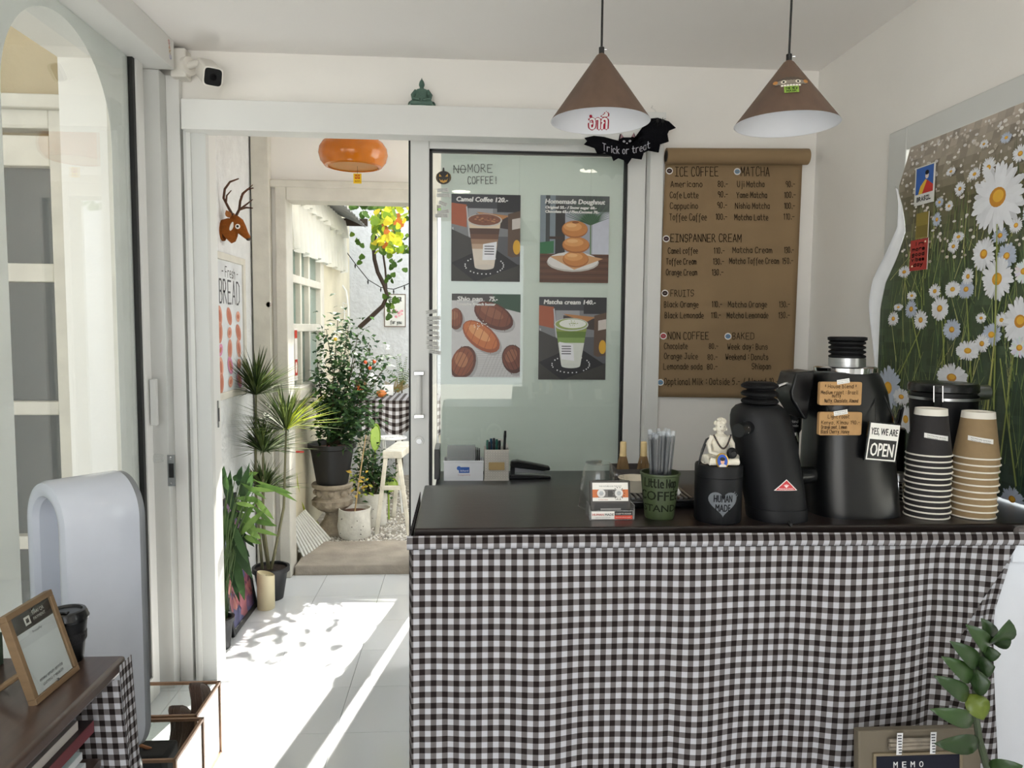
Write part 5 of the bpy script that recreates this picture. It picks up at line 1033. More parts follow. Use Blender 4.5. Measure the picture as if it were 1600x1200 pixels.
# ---- black coffee vault
Yv = 1.83; u = S(Yv)
t = thing('coffee_vault', V(AY(1474, 700, Yv).x, Yv, CZ), 'tall black storage canister with steel clamp behind the paper cups', 'canister')
m = MB(); sil(m, [(800, 1430, 1518), (700, 1430, 1518), (622, 1428, 1519), (617, 1427, 1520)], Yv, 1, 44); m.build('body', MBLK, t)
m = MB(); sil(m, [(623, 1426.5, 1520.5), (619, 1426.5, 1520.5)], Yv, 1.01, 44); m.build('steel_band', STEELM, t)
m = MB(); sil(m, [(612, 1428, 1519), (610, 1426, 1521), (602, 1426, 1521), (598, 1428, 1519), (597, 1436, 1511)], Yv, 1, 44); m.build('lid', BP, t)
m = MB(); sil(m, [(617, 1430, 1517), (612, 1430, 1517)], Yv, 1, 44); m.build('seal', BLACKR, t)
fy = Yv-47*u-.004; cl_ = [AY(x, y, fy) for x, y in ((1459, 628), (1459, 603), (1473, 603), (1473, 628))]; MB().tube(cl_, .0016, 8).build('clamp_wire', CHROME, t)
cp = [AY(x, y, fy+.002) for x, y in ((1461, 621), (1471, 621), (1472, 636), (1460, 636))]; MB().prism(cp, (0, .006, 0)).build('clamp_plate', BP, t)
vp = AY(1532, 613, Yv); MB().tube([vp+V(-.02, 0, 0), vp+V(.018, 0, 0)], .0195, 24).build('valve_tube', STEELM, t)
# ---- paper cups
def cupmesh(c_, band, Yc, rr, hh):
    side = mat('cup_paper_'+c_[1:], c_, .8, var=.05, scale=60, bump=.05, bscale=300); rim = mat('cup_rim', '#e6e1d6', .7)
    rt2, rb2 = rr, rr*.70
    return [('wall', MB().lathe([(rt2*.985, .003), (rb2+ (rt2-rb2)*.10, hh*.86)], (0, 0, 0), 36, cap=False), side), ('rim', MB().lathe([(rt2-.002, .0), (rt2+.0012, .001), (rt2+.0016, .0028), (rt2, .0042), (rt2-.003, .004), (rt2-.0035, .001)], (0, 0, 0), 36, cap=False), rim),
            ('base_band', MB().lathe([(rb2+(rt2-rb2)*.10, hh*.86), (rb2*1.0, hh), (rb2*.95, hh), (rb2*.93, hh*.97), (0, hh*.97)], (0, 0, 0), 36, cap=False), rim)]
ORD = ['topmost', 'second', 'third', 'fourth', 'fifth', 'sixth', 'seventh', 'eighth', 'ninth', 'tenth', 'eleventh', 'twelfth']
def cupstack(px, half, ytop, ybot, n_, c_, cname, tapepx):
    Yc = C(px, ybot).y+half*S(1.66); u = S(Yc); rr = half*u; hh = 76*u; x0 = AY(px, 720, Yc).x; step = (AY(px, ytop, Yc).z-CZ-hh)/(n_-1)
    first = None
    for k in range(n_):                       # from the bottom
        z = CZ+.0005+step*k; dx = .0012*sin(k*1.7)+(k/(n_-1))*( -.002 if cname == 'black' else .002); loc = V(x0+dx, Yc+.001*cos(k*2.1), z); o_ = n_-1-k
        lab = '%s paper cup, %s in the upside down %s cup stack' % (cname, ORD[o_] if k else 'bottom one', cname)
        if first is None:
            first = thing('paper_cup', loc, lab, 'paper cup', '%s paper cups stacked upside down' % cname)
            for nm, mb, mt in cupmesh(c_, None, Yc, rr, hh):
                mb.v = [p+loc for p in mb.v]; mb.build(nm, mt, first)
            top = first
        else: top = dup(first, loc, lab)
    a = Art(CylWrap(WL[top.name], lambda v: rr-(rr*.30)*.9*v/(hh*.9)+.0004, facing(WL[top.name])), base=.0004); w_ = 38*u; o_ = tapepx*u; vz = hh*.47
    cs = [(o_, vz+.004), (o_+w_, vz-.003), (o_+w_, vz-.014), (o_, vz-.007)]
    for i in range(8):
        f0, f1 = i/8, (i+1)/8; a.mb.add([a.S.p(o_+w_*f, vz+.004-.007*f-dv, .0004) for f, dv in ((f0, .011), (f1, .011), (f1, 0), (f0, 0))], [(0, 1, 2, 3)], '#e4e3df')
    a.h = .0006; 
    for q, tx in ((-.0018, 'NOMORE BAKED'), (-.0070, 'NOMORE COFFEE')):
        vs, fs = text2d(tx); x1 = max(p[0] for p in vs); kx = w_*.75/x1
        a.mb.add([a.S.p(o_+w_*.12+p[0]*kx, vz+q-.0005+p[1]*.0042-(p[0]*kx)*.17, .0007) for p in vs], fs, '#4a4744')
    a.build('tape_label', top, PRINTM)
cupstack(1452, 34, 638, 814, 12, '#242122', 'black', -8)
cupstack(1523.5, 34.5, 643, 814, 10, '#8f7857', 'brown kraft', -13)
# steel jar and pot with sticks behind
Yj = 1.80; u = S(Yj); m = MB(); t = thing('steel_jar', V(AY(1403, 780, Yj).x, Yj, CZ), 'small polished steel jar beside the black cup stack', 'jar')
sil(m, [(800, 1391, 1415), (752, 1391, 1415), (750, 1392, 1414)], Yj, 1, 28); m.build('body', CHROME, t); m = MB(); sil(m, [(750, 1389, 1417), (741, 1389, 1417), (738, 1391, 1415)], Yj, 1, 28); m.build('lid', STEELM, t)
Yj = 1.93; t = thing('utensil_pot', V(AY(1396, 700, Yj).x, Yj, CZ), 'dark pot of spoons and an orange wrapper behind the OPEN sign', 'pot'); m = MB(); sil(m, [(790, 1384, 1410), (670, 1381, 1413), (668, 1383, 1411)], Yj, 1, 24); m.build('pot', BP, t)
for k, (x, y) in enumerate(((1398, 622), (1406, 640), (1411, 636), (1390, 648))): MB().tube([AY(1394+k*3, 690, Yj), AY(x, y, Yj)], [.003, .0035], 7).build('handle', MBLK if k else GLASSB, t)
MB().ball(AY(1389, 656, Yj), .012, .008, .018).build('wrapper', mat('orange_foil', '#c9782c', .3, .4, var=.3, scale=60), t)
# ================================================================ on the walls
WALNUT = mat('walnut_veneer', '#5f4a3c', .6, var=.14, scale=8, stretch=(4, 4, .6))
LINER = mat('white_lamp_lining', '#e4e5ea', .35, var=.02)
for k, (px, py, half, pya, Yl) in enumerate(((938, 190, 76.5, 84, 1.78), (1229, 195, 79.5, 95, 1.72))):
    c = AY(px, py, Yl); u = S(Yl); R_ = half*u; ap = AY(px+(3 if k == 0 else 6), pya, Yl); ap.x = c.x+.002; h_ = ap.z-c.z
    t = thing('cone_pendant', c, ('left brown cone pendant lamp with red sticker inside its white shade' if k == 0 else 'right brown cone pendant lamp with a mask sticker on its shade'), 'lamp', 'brown cone pendant lamps')
    MB().lathe([(R_, 0), (R_*.1, h_*.97), (.006, h_)], c, 56, cap=False).build('shade', WALNUT, t)
    MB().lathe([(R_, 0), (R_-.003, .0), (R_*.1, h_*.94), (0, h_*.95)], c, 56, cap=False).build('lining', LINER, t)
    MB().lathe([(.0065, h_-.002), (.0065, h_+.014), (.003, h_+.016)], c, 16).build('cap', BLACKR, t)
    MB().tube([c+V(.006, -.004, h_+.008), c+V(.012, -.006, h_+.008)], .0022, 8).build('screw', CHROME, t)
    MB().cyl(c+V(0, 0, h_+.014), V(c.x+.004*k, c.y, ROOM_T), .0027, n=8).build('cord', BLACKR, t)
    MB().lathe([(.045, 0), (.04, -.02), (.006, -.024)], (c.x+.004*k, c.y, ROOM_T), 20).build('ceiling_rose', BLACKR, t)
    MB().ball(c+V(0, 0, h_*.62), .018, .018, .026).build('bulb', mat('frosted_bulb', '#ecece8', .4), t)
    class ConeS:
        def __init__(s, a0, sgn): s.a0, s.s = a0, sgn
        def p(s, uu, v, h=0):
            r = R_*(1-.9*v/(h_*.97)); a = s.a0+s.s*uu/max(r, .02); rr = r-.0035-h if s.s < 0 else r+.0006+h; return c+V(rr*cos(a), rr*sin(a), v)
    if k == 0:
        a = Art(ConeS(pi/2-.12, -1)); a.type('อากี๋', -.022, .010, .046, height=.034, col='#a82038', bold=.0045); a.type('อากี๋', -.0225, .0095, .046, height=.034, col='#a82038', bold=.003); a.h += .0014; a.type('อากี๋', -.022, .010, .046, height=.034, col='#f2eeee', bold=.0013); a.ell(-.02, .036, .004, .003, '#a82038', n=10)
    else:
        a = Art(ConeS(facing(c)+.10, 1), base=.0006)
        z0 = h_*.42
        for i in range(9): a.ell(-.030+.0075*i, z0+.018+.006*sin(i*.39), .007, .009, '#5a5148', n=10)
        for i in range(9): a.ell(-.030+.0075*i, z0+.018, .006, .006, '#8a8176', n=10)
        for s_ in (-1, 1): a.ell(s_*.015, z0+.019, .006, .005, '#d9d2c2', n=10); a.ell(s_*.015, z0+.019, .0025, .003, '#1c1a18', n=8); a.ell(s_*.033, z0+.02, .006, .005, '#b9824a', n=10)
        for i in range(7): a.rect(-.021+.006*i, z0+.006, -.016+.006*i, z0+.011, '#e8e4d8')
        for i in range(3): a.rect(-.015+.0102*i, z0-.012, -.0052+.0102*i, z0+.006, '#8fb04e')
        a.hand('THE NEW', -.012, z0-.003, .024, .006, col='#2a3a1c', pen=.0012, jit=.1); a.hand('MASK', -.010, z0-.010, .020, .005, col='#2a3a1c', pen=.0012, jit=.1)
    a.build('sticker', t, PRINTM)
# bat sign
YB = 2.922
def cB(x, y, Y=YB): return AY(840+x*.3125, y*.3125, Y)
out = [(235, 690), (248, 705), (232, 722), (285, 740), (300, 772), (335, 762), (370, 780), (380, 805), (405, 790), (430, 800), (450, 822), (472, 790), (520, 797), (530, 765), (560, 750), (605, 762), (612, 722), (655, 708), (648, 672), (658, 650), (690, 640), (655, 608), (600, 590), (555, 595), (548, 640), (520, 675), (490, 690), (483, 668), (466, 688), (430, 688), (412, 670), (405, 705), (385, 700), (330, 685), (280, 680)]
pts = [cB(*q) for q in out]; cx = cB(450, 735)
t = thing('bat_sign', cx, 'black felt bat sign reading Trick or treat hung from the door head', 'sign')
m = MB(); n = len(pts); m.add([cB(450, 735, YB-.004)]+[p-V(0, .004, 0) for p in pts]+[p+V(0, .004, 0) for p in pts]+[cB(450, 735, YB+.004)], [(0, i+1, (i+1) % n+1) for i in range(n)]+[(i+1, n+i+1, n+(i+1) % n+1, (i+1) % n+1) for i in range(n)]+[(2*n+1, n+(i+1) % n+1, n+i+1) for i in range(n)])
m.build('body', mat('black_felt', '#101014', .95, var=.15, scale=90, bump=.3, bscale=250, spec=.1), t, smooth=False)
class BatS:
    def p(s, uu, v, h=0): q = cB(320+uu, 757-v+ -.0008*(uu-130)**2*-1*0, YB-.0046-h); return q+V(0, 0, .0000022*(uu-110)**2*.6)
a = Art(BatS()); a.hand('Trick or treat', 5, -12, 235, 34, col='#b9b9c2', pen=3.6, jit=.1)
a.poly([(92, 62), (98, 90), (110, 72)], '#9a7a80') ; a.poly([(150, 72), (162, 92), (166, 64)], '#9a7a80'); a.ell(112, 50, 6, 5, '#d8d8dc'); a.ell(142, 50, 6, 5, '#d8d8dc'); a.ell(112, 50, 2.5, 3, '#101014'); a.ell(142, 50, 2.5, 3, '#101014'); a.ell(127, 40, 4, 3, '#c8c8cc')
a.build('stitching', t, PRINTM)
MB().tube([cB(590, 592), cB(598, 570, YB+.02), cB(585, 548, YB+.04), cB(570, 540, 2.98), cB(575, 528, 3.018)], .002, 6).build('thread', GLASSB, t)
for px_ in (600, 625): 
    q = cB(px_, 605, YB-.006); m = MB(); m.ball(q, .006, .004, .008, n=8, m=6)
    for j in range(8): a_ = 2*pi*j/8; m.tube([q, q+V(cos(a_)*.012, -.003, sin(a_)*.012), q+V(cos(a_)*.02, .001, sin(a_)*.016-.004)], .0008, 4)
    m.build('toy_spider', BLACKR, t)
# paper menu
KP = mat('brown_kraft_paper', '#8f7758', .85, var=.07, scale=5, bump=.06, bscale=14)
YM = 3.004
def MP(px, py, dy=0): return AY(px, py, YM+dy)
t = thing('paper_menu', MP(1140, 620), 'brown paper roll menu handwritten with drinks and prices on the wall', 'menu')
m = MB()
def sheet(u, v):
    xl, xr = 1040-15*v, 1254-16*v; return AY(xl+(xr-xl)*u, 246+374*v+3*u*v, YM+.0008*sin(v*30+u*4)*v)
m.grid(sheet, 24, 40); m.build('sheet', KP, t, solid=.0008)
r0_, r1_ = AY(1041, 244, 2.98), AY(1262, 245, 2.98); m = MB()
for q0, q1, rr in ((r0_, r1_, .0315),): m.tube([q0, q0.lerp(q1, .5), q1], rr, 28)
m.build('roll', KP, t)
for q, d in ((r0_, -1), (r1_, 1)): MB().tube([q+V(d*.0005, 0, 0), q+V(d*.0012, 0, 0)], [.022, .022], 20).build('roll_core', mat('dark_hole', '#2c231b', .9), t)
o_ = MP(1020, 625); 
class MS:
    def p(s, uu, v, h=0): return AY(uu, v, YM-.0022-h)
mw = MB()
def mline(body, x0, x1, yb, hp): hand(mw, body, MS(), x0, yb, x1-x0, -hp, col='#1d150e', pen=.85 if hp < 11 else 1.0, h=.0026, jit=.3, seed=int(x0+yb))
for L_ in (('ICE COFFEE', 1055, 1122, 275, 14), ('MATCHA', 1158, 1202, 275, 14), ('Americano', 1048, 1097, 292, 9), ('80.-', 1122, 1137, 292, 9), ('Cafe Latte', 1047, 1091, 309, 9), ('90.-', 1122, 1137, 308, 9), ('Cappucino', 1047, 1090, 326, 9), ('90.-', 1121, 1136, 325, 9), ('Toffee Coffee', 1046, 1104, 344, 10), ('100.-', 1118, 1136, 343, 9),
           ('Uji Matcha', 1152, 1194, 292, 9), ('90.-', 1228, 1242, 292, 9), ('Yame Matcha', 1151, 1198, 309, 9), ('100.-', 1225, 1243, 309, 9), ('Nishio Matcha', 1149, 1202, 326, 9), ('100.-', 1225, 1242, 326, 9), ('Matcha Latte', 1148, 1200, 344, 9), ('110.-', 1224, 1241, 343, 9),
           ('EINSPANNER CREAM', 1048, 1158, 378, 12), ('Camel coffee', 1044, 1090, 396, 9), ('110.-', 1115, 1132, 396, 9), ('Matcha Cream', 1145, 1206, 395, 9), ('130.-', 1225, 1240, 395, 9), ('Toffee Cream', 1041, 1088, 413, 9), ('130.-', 1114, 1131, 413, 9), ('Matcha Toffee Cream', 1140, 1217, 412, 9), ('150.-', 1222, 1239, 412, 9), ('Orange Cream', 1041, 1089, 430, 9), ('130.-', 1112, 1130, 430, 9),
           ('FRUITS', 1048, 1084, 463, 10), ('Black Orange', 1038, 1091, 480, 9), ('110.-', 1112, 1128, 480, 9), ('Matcha Orange', 1138, 1198, 480, 9), ('130.-', 1217, 1234, 480, 9), ('Black Lemonade', 1039, 1099, 497, 9), ('110.-', 1111, 1126, 497, 9), ('Matcha Lemonade', 1136, 1200, 497, 9), ('130.-', 1216, 1234, 497, 9),
           ('NON COFFEE', 1044, 1107, 530, 11), ('BAKED', 1145, 1178, 530, 10), ('Chocolate', 1038, 1074, 545, 9), ('80.-', 1108, 1122, 545, 8), ('Week day: Buns', 1137, 1199, 546, 9), ('Orange Juice', 1038, 1090, 561, 9), ('80.-', 1106, 1121, 562, 8), ('Weekend : Donuts', 1134, 1200, 562, 9), ('Lemonade soda', 1037, 1097, 577, 9), ('80.-', 1105, 1121, 577, 8), ('Shiopan', 1175, 1204, 577, 9), ('Opptional Milk : Oatside 5.- / Almond 10.-', 1038, 1216, 601, 10)): mline(*L_)
mw.build('handwriting', PRINTM, t, smooth=False)
for k, (x, y, c_) in enumerate(((1046, 267, '#3c2a28'), (1152, 268, '#7d97ac'), (1041, 373, '#4a3038'), (1039, 458, '#3a2c28'), (1036.5, 525, '#b0454f'), (1137.5, 525.5, '#6f93b4'), (1032, 597.5, '#6c93b2'))):
    a = Art(MS(), base=.0028); a.ell(x, y, 5.4, 5.4, '#e4e0dc', n=22); a.ell(x, y, 4.2, 3.6, c_, n=20); a.ell(x, y, 2.4, .7, '#8d8480', n=12); a.build('round_sticker', t, PRINTM)
# ---- prints and writing on the sliding door
YG = 3.0685
class GS:
    def __init__(s, dy=0): s.dy = dy
    def p(s, uu, v, h=0): return AY(uu, v, YG-h-s.dy)
mk = MB()
for body, x0, x1, yb, hp in (('NO', 709, 727, 270, 12), ('MORE', 731, 769, 269, 12), ('COFFEE!', 731, 775, 287, 11)): hand(mk, body, GS(), x0, yb, x1-x0, -hp, col='#141416', pen=.9, jit=.3)
mk.add([GS().p(x, y, .0006) for x, y in ((708, 264.4), (708, 263.6), (729, 264.0), (729, 264.9))], [(0, 1, 2, 3)], '#141416'); mk.build('marker_writing', PRINT, d2, smooth=False)
a = Art(GS(), base=.0008)
a.ell(693, 277.5, 12, 10.5, '#4e3c1c'); a.ell(693, 277.5, 11, 9.6, '#1b1813'); a.poly([(692, 262), (694, 262), (695, 269), (691, 269)], '#1b1813')
for s_ in (-1, 1): a.poly([(693+s_*6.5, 271.5), (693+s_*2.5, 276), (693+s_*7, 276)], '#c8963c'); a.line(693+s_*11, 272, 693+s_*9, 284, .5, '#8a6a2c')
a.poly([(686, 278.5), (689, 282), (691, 280.5), (693, 283), (695, 280.5), (697, 282), (700, 278.5), (698, 284), (693, 286), (688, 284)], '#c8963c'); a.build('pumpkin_sticker', d2)
for k, (x, y, w_, r_) in enumerate(((692, 297, 18, .05), (693, 305, 22, 0), (692, 318, 14, -.35), (693, 331, 19, .15), (690, 337, 22, 0), (674, 487, 20, .14), (677, 497, 22, .04), (676, 504, 20, -.02), (676, 512, 20, 0), (676, 520, 20, -.1), (676, 528, 21, .02), (675, 536, 20, -.1), (676, 543, 20, -.06), (679, 550, 20, -.18))):
    class TS:
        def p(s, uu, v, h=0): return AY(x+uu*cos(r_)+v*sin(r_), y-uu*sin(r_)+v*cos(r_), (3.0435 if k > 4 else YG)-h)
    a = Art(TS(), base=.0006); a.rect(-w_/2, 3, w_/2, -3, '#dcdcd8'); 
    for q, tx in ((-.4, 'NOMORE BAKED'), (2.3, 'NOMORE COFFEE')): a.type(tx, 0, q, w_*.82, height=-2.0, col='#4a4a4a', align='c')
    a.build('tape_label', d2, PRINTM)
def poster(x0, y0, x1, y1, label, name='food_poster'):
    p0, p1 = AY(x0, y1, YG-.0012), AY(x1, y0, YG-.0012)
    t = thing(name, V((p0.x+p1.x)/2, YG-.001, p0.z), label, 'poster', 'food posters on the sliding door')
    MB().box(p0.x, p1.x, YG-.0014, YG-.0002, p0.z, p1.z).build('sheet', mat('poster_paper', '#3a3a3c', .5), t, smooth=False)
    W_, H_ = p1.x-p0.x, p1.z-p0.z
    class PS:
        w = W_; hgt = H_
        def p(s, uu, v, h=0): return V(p0.x+max(0, min(1, uu))*W_, YG-.0014-h, p0.z+max(0, min(1, v))*H_)
    return t, Art(PS(), base=.0002, dh=.00003)
def cup_scene(a, kind):
    a.rect(0, 0, 1, 1, '#55565a'); a.rect(0, .52, 1, 1, '#7a7b7e'); a.rect(.25, .5, .6, .9, '#9b9ca0'); a.rect(.0, .84, 1, 1, '#3f4045'); a.rect(.66, .80, 1, 1, '#26262a')
    a.poly([(0, .66), (.22, .62), (.22, .88), (0, .9)], '#a2583c'); a.line(.22, .86, .26, .52, .02, '#b8b9bc'); a.line(.02, .62, .03, .45, .02, '#b8b9bc')
    a.poly([(.36, .78), (.86, .74), (.86, .60), (.36, .66)], '#3e3330'); a.poly([(.36, .80), (.84, .76), (.70, .70), (.40, .78)], '#b07a4a'); a.poly([(.82, .78), (1, .82), (1, .3), (.88, .28), (.82, .3)], '#5a4638'); a.poly([(.88, .72), (1, .74), (1, .62), (.88, .60)], '#c8c0ba')
    a.ell(.95, .40, .055, .085, '#d8a52a'); a.poly([(0, .6), (.5, .42), (.55, .2), (0, .05)], '#3c3a38'); a.rect(0, 0, 1, .2, '#35332f'); a.poly([(0, .21), (.34, 0), (.36, 0), (.98, .19), (.66, .36), (.4, .36)], '#16171b')
    for i, ch in enumerate('WE ARE NOMORE COFFEE. ENJOY'):
        t_ = pi*.75+i*.165*1.35; x, y = .48+.28*cos(t_), .185+.10*sin(t_)
        if ch != ' ': a.rect(x-.009, y-.007, x+.009, y+.007, '#d6d6d6')
    tp, bt = (.725, .16) if kind == 'camel' else (.69, .165); cx = .48
    L_ = lambda f: .24-.10*f
    def band(f0, f1, col): y0, y1 = tp-(tp-bt)*f0, tp-(tp-bt)*f1; a.poly([(cx-L_(f0), y0), (cx+L_(f0), y0), (cx+L_(f1), y1), (cx-L_(f1), y1)], col)
    if kind == 'camel':
        band(.1, .98, '#c9b8a4'); band(.0, .2, '#d8c6ae'); band(.2, .32, '#4e3428'); band(.32, .42, '#6a4836'); band(.42, .52, '#97765e'); band(.52, .62, '#b89c84'); band(.62, .98, '#d6cbbd'); a.ell(cx, bt+.005, .14, .03, '#cfc6ba')
        a.ell(cx, tp-.02, .255, .075, '#c4beb6'); a.ell(cx, tp-.015, .235, .065, '#7a4a35')
        rd = random.Random(9)
        for k in range(30): a.ell(cx+rd.gauss(.02, .07), tp-.01+rd.gauss(0, .018), .02, .008, rd.choice(('#b07a52', '#8f5a3e', '#6a3d2c')), n=8)
    else:
        band(.0, .98, '#cfd4c8'); band(.02, .20, '#8a9a4a'); band(.2, .34, '#5f7a2e'); band(.34, .46, '#7f9a52'); band(.46, .98, '#d5d8d0'); a.ell(cx, bt+.005, .14, .03, '#cfd3cc'); a.ell(cx, tp-.02, .255, .08, '#c6cac4'); a.ell(cx, tp-.016, .235, .068, '#8fa05a'); a.ell(cx+.02, tp-.01, .20, .055, '#e6e8e0')
        rd = random.Random(5)
        for k in range(22): a.ell(cx+rd.gauss(.02, .035), tp-.005+rd.gauss(0, .012), .008, .004, '#93a05c', n=8)
    a.poly([(.46, .43), (.66, .46), (.64, .25), (.45, .245)] if kind == 'camel' else [(.30, .46), (.51, .43), (.53, .23), (.34, .25)], '#e6e6ea')
    for i in range(4): a.rect(.48 if kind == 'camel' else .34, .40-.03*i, (.62 if kind == 'camel' else .48), .412-.03*i, '#55565c')
def ptitle(a, body, u, v, w_, h_=.052): a.type(body, u, v, w_, height=h_, col='#f2f1ee', shear=.18*a.S.hgt/a.S.w*.8, bold=.005)
t, a = poster(705, 305, 813.5, 439, 'upper left poster showing a Camel Coffee cup'); cup_scene(a, 'camel'); ptitle(a, 'Camel Coffee 120.-', .07, .915, .74); a.build('print', t)
t, a = poster(841, 465, 948, 593, 'lower right poster showing a green Matcha cream cup'); cup_scene(a, 'matcha'); ptitle(a, 'Matcha cream 140.-', .07, .915, .76); a.build('print', t)
t, a = poster(843, 307, 952.5, 441, 'upper right poster of three stacked Homemade Doughnuts')
a.rect(0, 0, 1, 1, '#55595a'); a.rect(0, .33, .22, 1, '#7d8890'); a.rect(.08, .35, .14, 1, '#3c4042'); a.rect(.22, .33, .36, .9, '#2f2c2b'); a.rect(.36, .33, 1, .82, '#a2a6b0'); a.rect(.76, .33, 1, .8, '#c3c6d2'); a.poly([(0, .32), (.2, .34), (.2, .48), (0, .46)], '#2f6b44'); a.rect(.13, .5, .36, .53, '#3b2a22')
for k in range(34): th = .25+2.6*k/33; a.line(.73, .67, .73+.34*cos(th)*1.1, .67+.34*sin(th), .014, ('#33573a', '#4a7050', '#274530')[k % 3], .004)
a.line(.73, .67, .735, .33, .016, '#5c7a4a'); a.rect(0, 0, 1, .33, '#5d3d2c')
for k in range(9): a.rect(0, .02+.035*k, 1, .03+.035*k, ('#4a2f22', '#6e4a36')[k % 2])
a.ell(.48, .235, .38, .11, '#b9b4ae'); a.ell(.48, .25, .37, .105, '#dddad6'); a.poly([(.14, .30), (.5, .15), (.92, .28), (.6, .33)], '#c99a6c')
for x, y, rx, ry in ((.52, .27, .19, .095), (.52, .435, .20, .095), (.50, .615, .19, .10)):
    a.ell(x, y, rx, ry, '#9c5f2e'); a.ell(x, y+.008, rx*.96, ry*.9, '#c27f42'); a.ell(x-.03, y+.03, rx*.7, ry*.5, '#d79a5c'); a.ell(x-.05, y+.045, rx*.4, ry*.22, '#e4b27a')
a.ell(.51, .695, .05, .014, '#8a5226'); ptitle(a, 'Homemade Doughnut', .07, .905, .86); ptitle(a, 'Original 55.- / Snow sugar 60.-', .07, .848, .74, .03); ptitle(a, 'Chocolate 65.- / Flex,Coconut 70.-', .07, .80, .78, .03); a.build('print', t)
t, a = poster(705.5, 460, 813.5, 589, 'lower left poster of golden Shio pan bread rolls')
a.rect(0, 0, 1, 1, '#c9c8c8'); a.poly([(.3, 1), (1, 1), (1, .78), (.6, .86)], '#34503f'); a.rect(0, .92, .6, 1, '#4c4a48')
for k in range(14): a.line(.4+.05*k, 0, .55+.05*k, .3, .004, '#9a9896'); a.line(.36, .02+.022*k, 1, .02+.022*k, .003, '#a3a1a0')
def roll_(x, y, rx, ry, rot, c0, c1, c2):
    a.ell(x+.03, y-.03, rx, ry, '#a8a6a6', rot); a.ell(x, y, rx, ry, c0, rot); a.ell(x-.01, y+.015, rx*.9, ry*.82, c1, rot); a.ell(x-.03, y+.04, rx*.6, ry*.4, c2, rot)
    for k in range(-2, 3): px_, py_ = x+cos(rot)*rx*.35*k, y+sin(rot)*rx*.35*k; a.line(px_-sin(rot)*ry*.8*-1*.9, py_+cos(rot)*ry*.8*-1, px_-sin(rot)*ry*.6, py_+cos(rot)*ry*.75, .008, c0)
roll_(.61, .74, .30, .15, -.35, '#5a3024', '#7a4430', '#8f5a42'); roll_(.06, .70, .10, .13, 0, '#6a3a28', '#8a5038', '#a06a4c'); roll_(.43, .49, .30, .15, -.5, '#9a5230', '#c0703f', '#d99a66'); roll_(.17, .17, .17, .22, -.6, '#5f3526', '#8a4e34', '#b07450'); roll_(.90, .22, .16, .18, .6, '#4e2a20', '#74402e', '#8f5a40')
rd = random.Random(12)
for k in range(16): a.ell(.40+rd.gauss(0, .05), .62+rd.gauss(0, .03), .008, .006, '#ece6dc', n=6)
ptitle(a, 'Shio pan', .08, .915, .36); ptitle(a, '75.-', .54, .915, .12); ptitle(a, 'Intensive French butter', .08, .862, .55, .03); a.build('print', t)
# ---- seated jade figurine on the door head
JADE = mat('green_jade_resin', '#4f6a5e', .55, var=.12, scale=30, bump=.2, bscale=120)
b = AY(659, 160, 2.97); b.z = 2.284; k_ = .105/.10
t = thing('jade_figurine', b, 'small green seated statue in meditation on top of the door head', 'statuette')
def J(x, y, z): return b+V(x, y, z)*k_
m = MB(); m.lathe([(.030, .018), (.031, .03), (.022, .045), (.024, .058), (.019, .066), (.008, .070), (.007, .075)], (0, 0, 0), 22, sy=.75); m.v = [b+p*k_ for p in m.v]
for s_ in (-1, 1): m.tube([J(s_*.02, 0, .062), J(s_*.032, -.003, .045), J(s_*.03, -.016, .028), J(s_*.006, -.024, .024)], [.008*k_, .0085*k_, .007*k_, .005*k_], 10); m.tube([J(s_*.012, .004, .012), J(s_*.042, -.004, .012), J(s_*.036, -.024, .011), J(-s_*.014, -.028, .01)], [.013*k_, .012*k_, .01*k_, .007*k_], 12)
m.build('body', JADE, t)
m = MB(); m.ball(J(0, 0, .084), .0105*k_, .011*k_, .0125*k_); m.lathe([(.009, .0925), (.006, .098), (.002, .103), (.0006, .109)], (0, 0, 0), 14); m.v[-56:] = [b+p*k_ for p in m.v[-56:]]; m.ball(J(0, -.0112, .083), .0016*k_, .002*k_, .003*k_, n=8, m=6); m.build('head', JADE, t)
MB().loft([[b+V(cos(2*pi*k/30)*.054*q, sin(2*pi*k/30)*.032*q, z) for k in range(30)] for q, z in ((.96, 0), (1, .004), (1, .009), (.9, .013))]).build('base', mat('pale_green_resin', '#7d9a8c', .5, var=.1), t)
# ---- security camera
WP = mat('white_camera_plastic', '#e6e2da', .4, var=.02)
q = AY(284, 101, 2.975); t = thing('security_camera', V(q.x, 3.0, q.z), 'white bullet security camera with black lens in the ceiling corner', 'security camera')
MB().box(q.x-.035, q.x+.022, 2.95, 3.018, q.z-.052, q.z+.055).build('junction_box', WP, t, bevel=.006)
e = AY(298, 101, 2.95); MB().tube([V(q.x+.02, 2.972, e.z), V(q.x+.034, 2.965, e.z)], [.036, .034], 28).build('mount_disc', WP, t)
MB().tube([V(q.x+.03, 2.966, e.z), AY(306, 99, 2.93), AY(312, 98, 2.92)], [.014, .012, .010], 14).build('arm', WP, t)
f0, f1 = AY(322, 108, 2.95), AY(332.5, 120, 2.86); d = (f1-f0).normalized(); x_, y_, _ = frame(d)
def rr_ring(c, a_, b_, n=32, pw=5): return [c+x_*a_*math.copysign(abs(cos(2*pi*k/n))**(2/pw), cos(2*pi*k/n))+y_*b_*math.copysign(abs(sin(2*pi*k/n))**(2/pw), sin(2*pi*k/n)) for k in range(n)]
MB().loft([rr_ring(f0-d*.03, .022, .022), rr_ring(f0-d*.02, .033, .033), rr_ring(f1, .035, .035), rr_ring(f1+d*.004, .0345, .0345)]).build('housing', WP, t)
